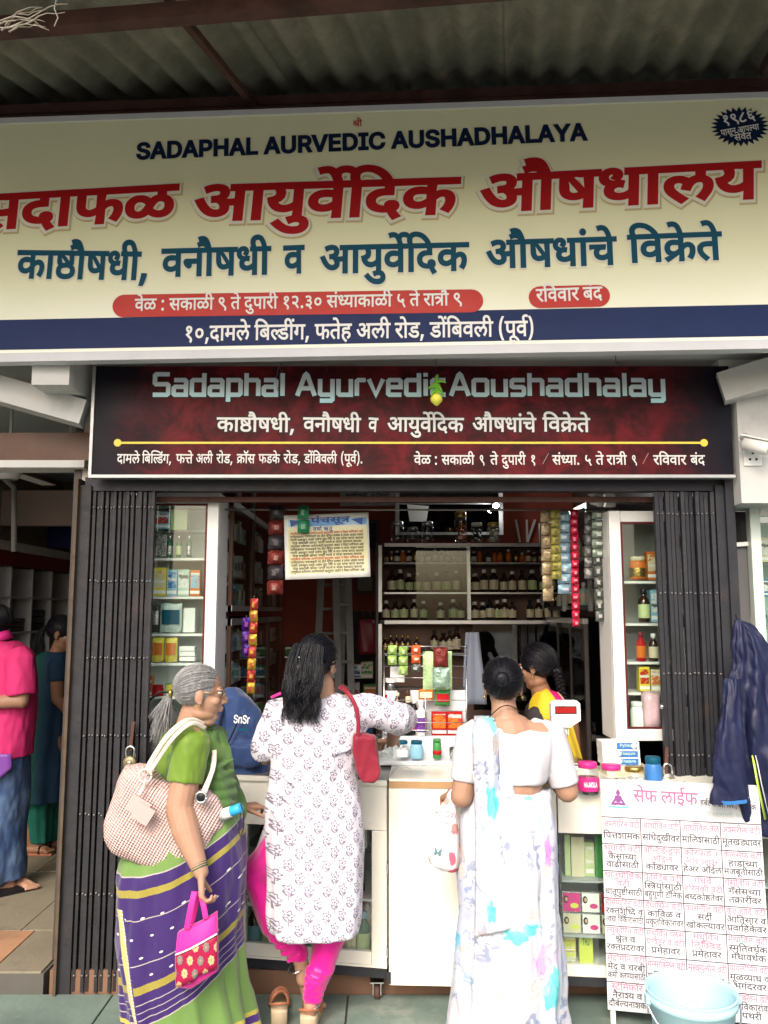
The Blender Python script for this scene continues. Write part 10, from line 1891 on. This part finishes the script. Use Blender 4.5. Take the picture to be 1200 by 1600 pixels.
b=MB();loftpx(b,[(1092,838,868,4.44,.06),(1105,822,888,4.45,.10),(1140,822,896,4.46,.14),(1190,830,902,4.47,.15),(1260,828,910,4.48,.18),(1330,825,915,4.48,.19)],48);b.cap(SY,.062,SY.lerp(EY,.75),.055)
o=b.build('kurta',M_blk,y_);remesh(o,.009,3,wr=.01,ws=8)
def ycol():
 x,y,z,v=coords();t=x*1.0+z*.62;t=t-P(868,1090,4.4).z*.62-(PX(868,4.4) -PX(855,4.42)) +.062+.1*.62
 c=(.58,.42,.02);c=mixc((t-.055).abs() <.020,c,(.50,.01,.14));c=mixc((t-.083).abs() <.007,c,(.66,.5,.38));return mixc((t-.100).abs() <.010,c,(.50,.01,.14))
M_dup=mat('yellow_dupatta',(.58,.42,.02),.65,var=.1,vs=8,bump=.3,bs=30,fn=ycol)
b=MB();b.rings([[P(x,y,4.40) +Vector((w2*math.cos(a),dd*math.sin(a) +.006*math.sin(4*a),.3*w2*math.cos(a))) for a in [2*math.pi*z/28 for z in range(28)]] for (x,y,w2,dd) in ((846,1078,.030,.05),(850,1090,.075,.085),(853,1104,.100,.11),(858,1116,.105,.115),(866,1122,.09,.10))])
o=b.build('dupatta',M_dup,y_);remesh(o,.008,3,wr=.008,ws=9)
o=MB().grid(lambda u,v:P(874+26*v+(u-.5) *(30-8*v),1112+76*v,4.30+.012*math.sin(u*9) -.02*math.sin(math.pi*u)),12,14).build('dupatta_end',mat('yellow_dupatta_end',(.52,.37,.03),.65,var=.12,vs=8,bump=.3,bs=30),y_,recalc=False,solid=.004)
# ---------------------------------------------------------------- 5: man in pink polo at the left edge
mn=thing('person','man in a pink and striped polo shirt and blue jeans cut by the left edge','person',(PX(5,4.95),4.95,.1))
Hm=headframe(P(-10,975,4.95),(-.9,.2,-.1),s=1.0)
b=MB();head(b,Hm);b.cap(P(-6,1000,4.95),.055,P(5,1025,4.95),.065);b.cap(P(8,1050,4.95),.11,P(6,1180,4.95),.11)
SM,EM,WM=P(32,1030,4.82),P(33,1094,4.80),P(-40,1100,4.72);b.cap(SM,.058,EM,.046);b.cap(EM,.044,WM,.03);hand(b,WM,(-1,-.1,0),(0,0,-1),curl=.6)
foot(b,P(8,1372,4.95),(-.6,-.4),.1,1.1);foot(b,P(22,1372,5.05),(.8,-.5),.1,1.1)
for xx,Y in ((6,4.92),(18,5.05)):b.cap(P(xx,1350,Y),.04,Vector((PX(xx,Y),Y,.18)),.037)
o=b.build('body',M_sk1,mn);remesh(o,.006,3);eyes(mn,Hm)
sweep_hair('hair',Hm,(0,-.09,-.05),M_hblack,mn,160,.002,zmin=-.06,front=.05)
def mcol():
 x,y,z,v=coords();c=(.58,.03,.16);st=((z*26+(x*9+z*3).sin() *.5+x*3).frac() <.5);reg=(x<.075) *(z<P(10,1095,4.9).z-.1) ;c2=mixc(st,(.7,.7,.7),(.02,.02,.025));return mixc(reg,c,c2)
b=MB();loftpx(b,[(1002,-18,26,4.95,.09),(1010,-35,40,4.95,.13),(1030,-50,52,4.95,.15),(1080,-52,54,4.95,.16),(1130,-50,52,4.95,.165),(1180,-48,46,4.95,.165)],56)
b.tube([SM+Vector((-.02,.02,.05)),SM,SM.lerp(EM,.5),SM.lerp(EM,.86),SM.lerp(EM,.88)],[.06,.082,.084,.078,.07],22)
o=b.build('polo_shirt',mat('pink_striped_polo',(.6,.03,.2),.75,var=.08,vs=6,bump=.2,bs=60,fn=mcol),mn);remesh(o,.007,3,wr=.012,ws=8)
b=MB();b.tube([P(-2,990,4.95),P(2,1003,4.95)],[.062,.075],20);b.build('collar',cm('pink',.8),mn)
b=MB();loftpx(b,[(1165,-44,44,4.95,.15),(1200,-42,42,4.95,.16),(1260,-30,40,4.96,.15),(1310,-18,38,4.97,.12),(1372,-8,36,4.98,.10)],48);b.cap(P(-5,1240,4.9),.10,P(-8,1368,4.9),.08)
def jcol():
 x,y,z,v=coords();return mixc(smooth(nz(5,5),.4,.7),(.035,.07,.17),(.10,.16,.28))
o=b.build('jeans',mat('blue_denim',(.05,.09,.2),.85,var=.15,bump=.3,bs=90,fn=jcol),mn);remesh(o,.008,3,wr=.012,ws=9)
o=MB().grid(lambda u,v:P(-20+38*u,1178+55*v*(1-u*.6),4.775),4,6).build('purple_patch',cm('purple',.8),mn,recalc=False,solid=.004)
m=MB();m.prism([(-.035,-.13),(.035,-.13),(.05,.08),(0,.15),(-.05,.08)],Matrix.Translation(P(18,1390,4.92)) @Euler((0,0,2.4+math.pi)).to_matrix().to_4x4(),.02);c=P(12,1390,4.9);m.v=[Vector((v.x,v.y,.102+(v.z-P(18,1390,4.92).z))) for v in m.v];m.build('sandal_sole',M_dk,mn)
# ---------------------------------------------------------------- 6: woman in teal in the left shop
tw_=thing('person','woman with a ponytail in dark teal kurta and green trousers in the left shop','person',(PX(85,5.7),5.7,.1))
Ht=headframe(P(98,990,5.70),(.93,-.05,-.30),s=1.0)
b=MB();head(b,Ht);b.cap(P(92,1010,5.7),.045,P(86,1028,5.7),.055);b.cap(P(82,1045,5.7),.11,P(86,1150,5.7),.13);b.cap(P(86,1150,5.7),.14,P(80,1220,5.7),.13)
ST_,ET,WT=P(88,1040,5.56),P(90,1092,5.55),P(122,1130,5.50);b.cap(ST_,.048,ET,.040);b.cap(ET,.038,WT,.026);hand(b,WT,(.8,-.1,-.5),(.3,0,-1),curl=.5)
for xx,Y in ((62,5.66),(80,5.80)):b.cap(P(xx,1240,Y),.07,Vector((PX(xx,Y),Y,.19)),.034);foot(b,(PX(xx,Y),Y,.185),(1,-.1),.11)
o=b.build('body',M_sk2,tw_);remesh(o,.006,3);eyes(tw_,Ht)
sweep_hair('hair',Ht,(0,-.11,.03),M_hblack,tw_,260,.0018,zmin=-.05,front=.06,r=(.084,.104,.096))
m=MB();rr=random.Random(2);tp=Ht@Vector((0,-.112,.03))
for q in range(120):
 e=tp+Vector((-.05+rr.uniform(-.05,.03),rr.uniform(-.04,.04),-.20+rr.uniform(-.04,.05)));md_=tp+Vector((-.08+rr.uniform(-.02,.02),rr.uniform(-.02,.02),-.03));m.tube([(1-t) ** 2*tp+2*t*(1-t) *md_+t*t*e for t in (0,.15,.3,.45,.6,.75,.9,1)],[.003] *6+[.002,.001],4,cap=False)
m.build('ponytail',M_hblack,tw_,recalc=False)
b=MB();loftpx(b,[(1018,66,100,5.7,.07),(1030,55,108,5.7,.11),(1070,52,112,5.7,.14),(1110,52,110,5.7,.15),(1160,46,108,5.7,.17),(1210,42,106,5.7,.19),(1248,38,104,5.7,.20)],60,lambda a,v:.010*v*math.sin(8*a));b.tube([ST_+Vector((0,.02,.04)),ST_,ST_.lerp(ET,.45),ST_.lerp(ET,.47)],[.05,.062,.060,.05],20)
def tcol():
 x,y,z,v=coords();return mixc(smooth(x+nz(3,2) *.05,-.02,.06),(.008,.07,.06),(.010,.035,.075))
o=b.build('kurta',mat('teal_kurta_cloth',(.01,.05,.07),.8,var=.15,fn=tcol),tw_);remesh(o,.008,2,wr=.010,ws=7)
b=MB();loftpx(b,[(1215,48,88,5.7,.14),(1260,48,82,5.69,.12),(1300,50,79,5.68,.09),(1316,52,78,5.68,.08)],40,lambda a,v:.006*math.sin(7*a));b.cap(P(82,1230,5.8),.08,P(80,1305,5.8),.05)
o=b.build('trousers',mat('green_trouser_cloth',(.01,.12,.09),.8,var=.1),tw_);remesh(o,.008,2,wr=.008,ws=8)
for xx,Y in ((62,5.66),(80,5.80)):MB().box((PX(xx,Y) +.05,Y,.108),(.25,.08,.016),bev=.006).build('sandal_sole',M_tan,tw_);MB().tube([(PX(xx,Y) +.09,Y+.045*math.cos(a),.115+.045*math.sin(a)) for a in [math.pi*q/8 for q in range(9)]],.007,6).build('sandal_strap',M_dk,tw_)
bpy.data.scenes.remove(TMP)
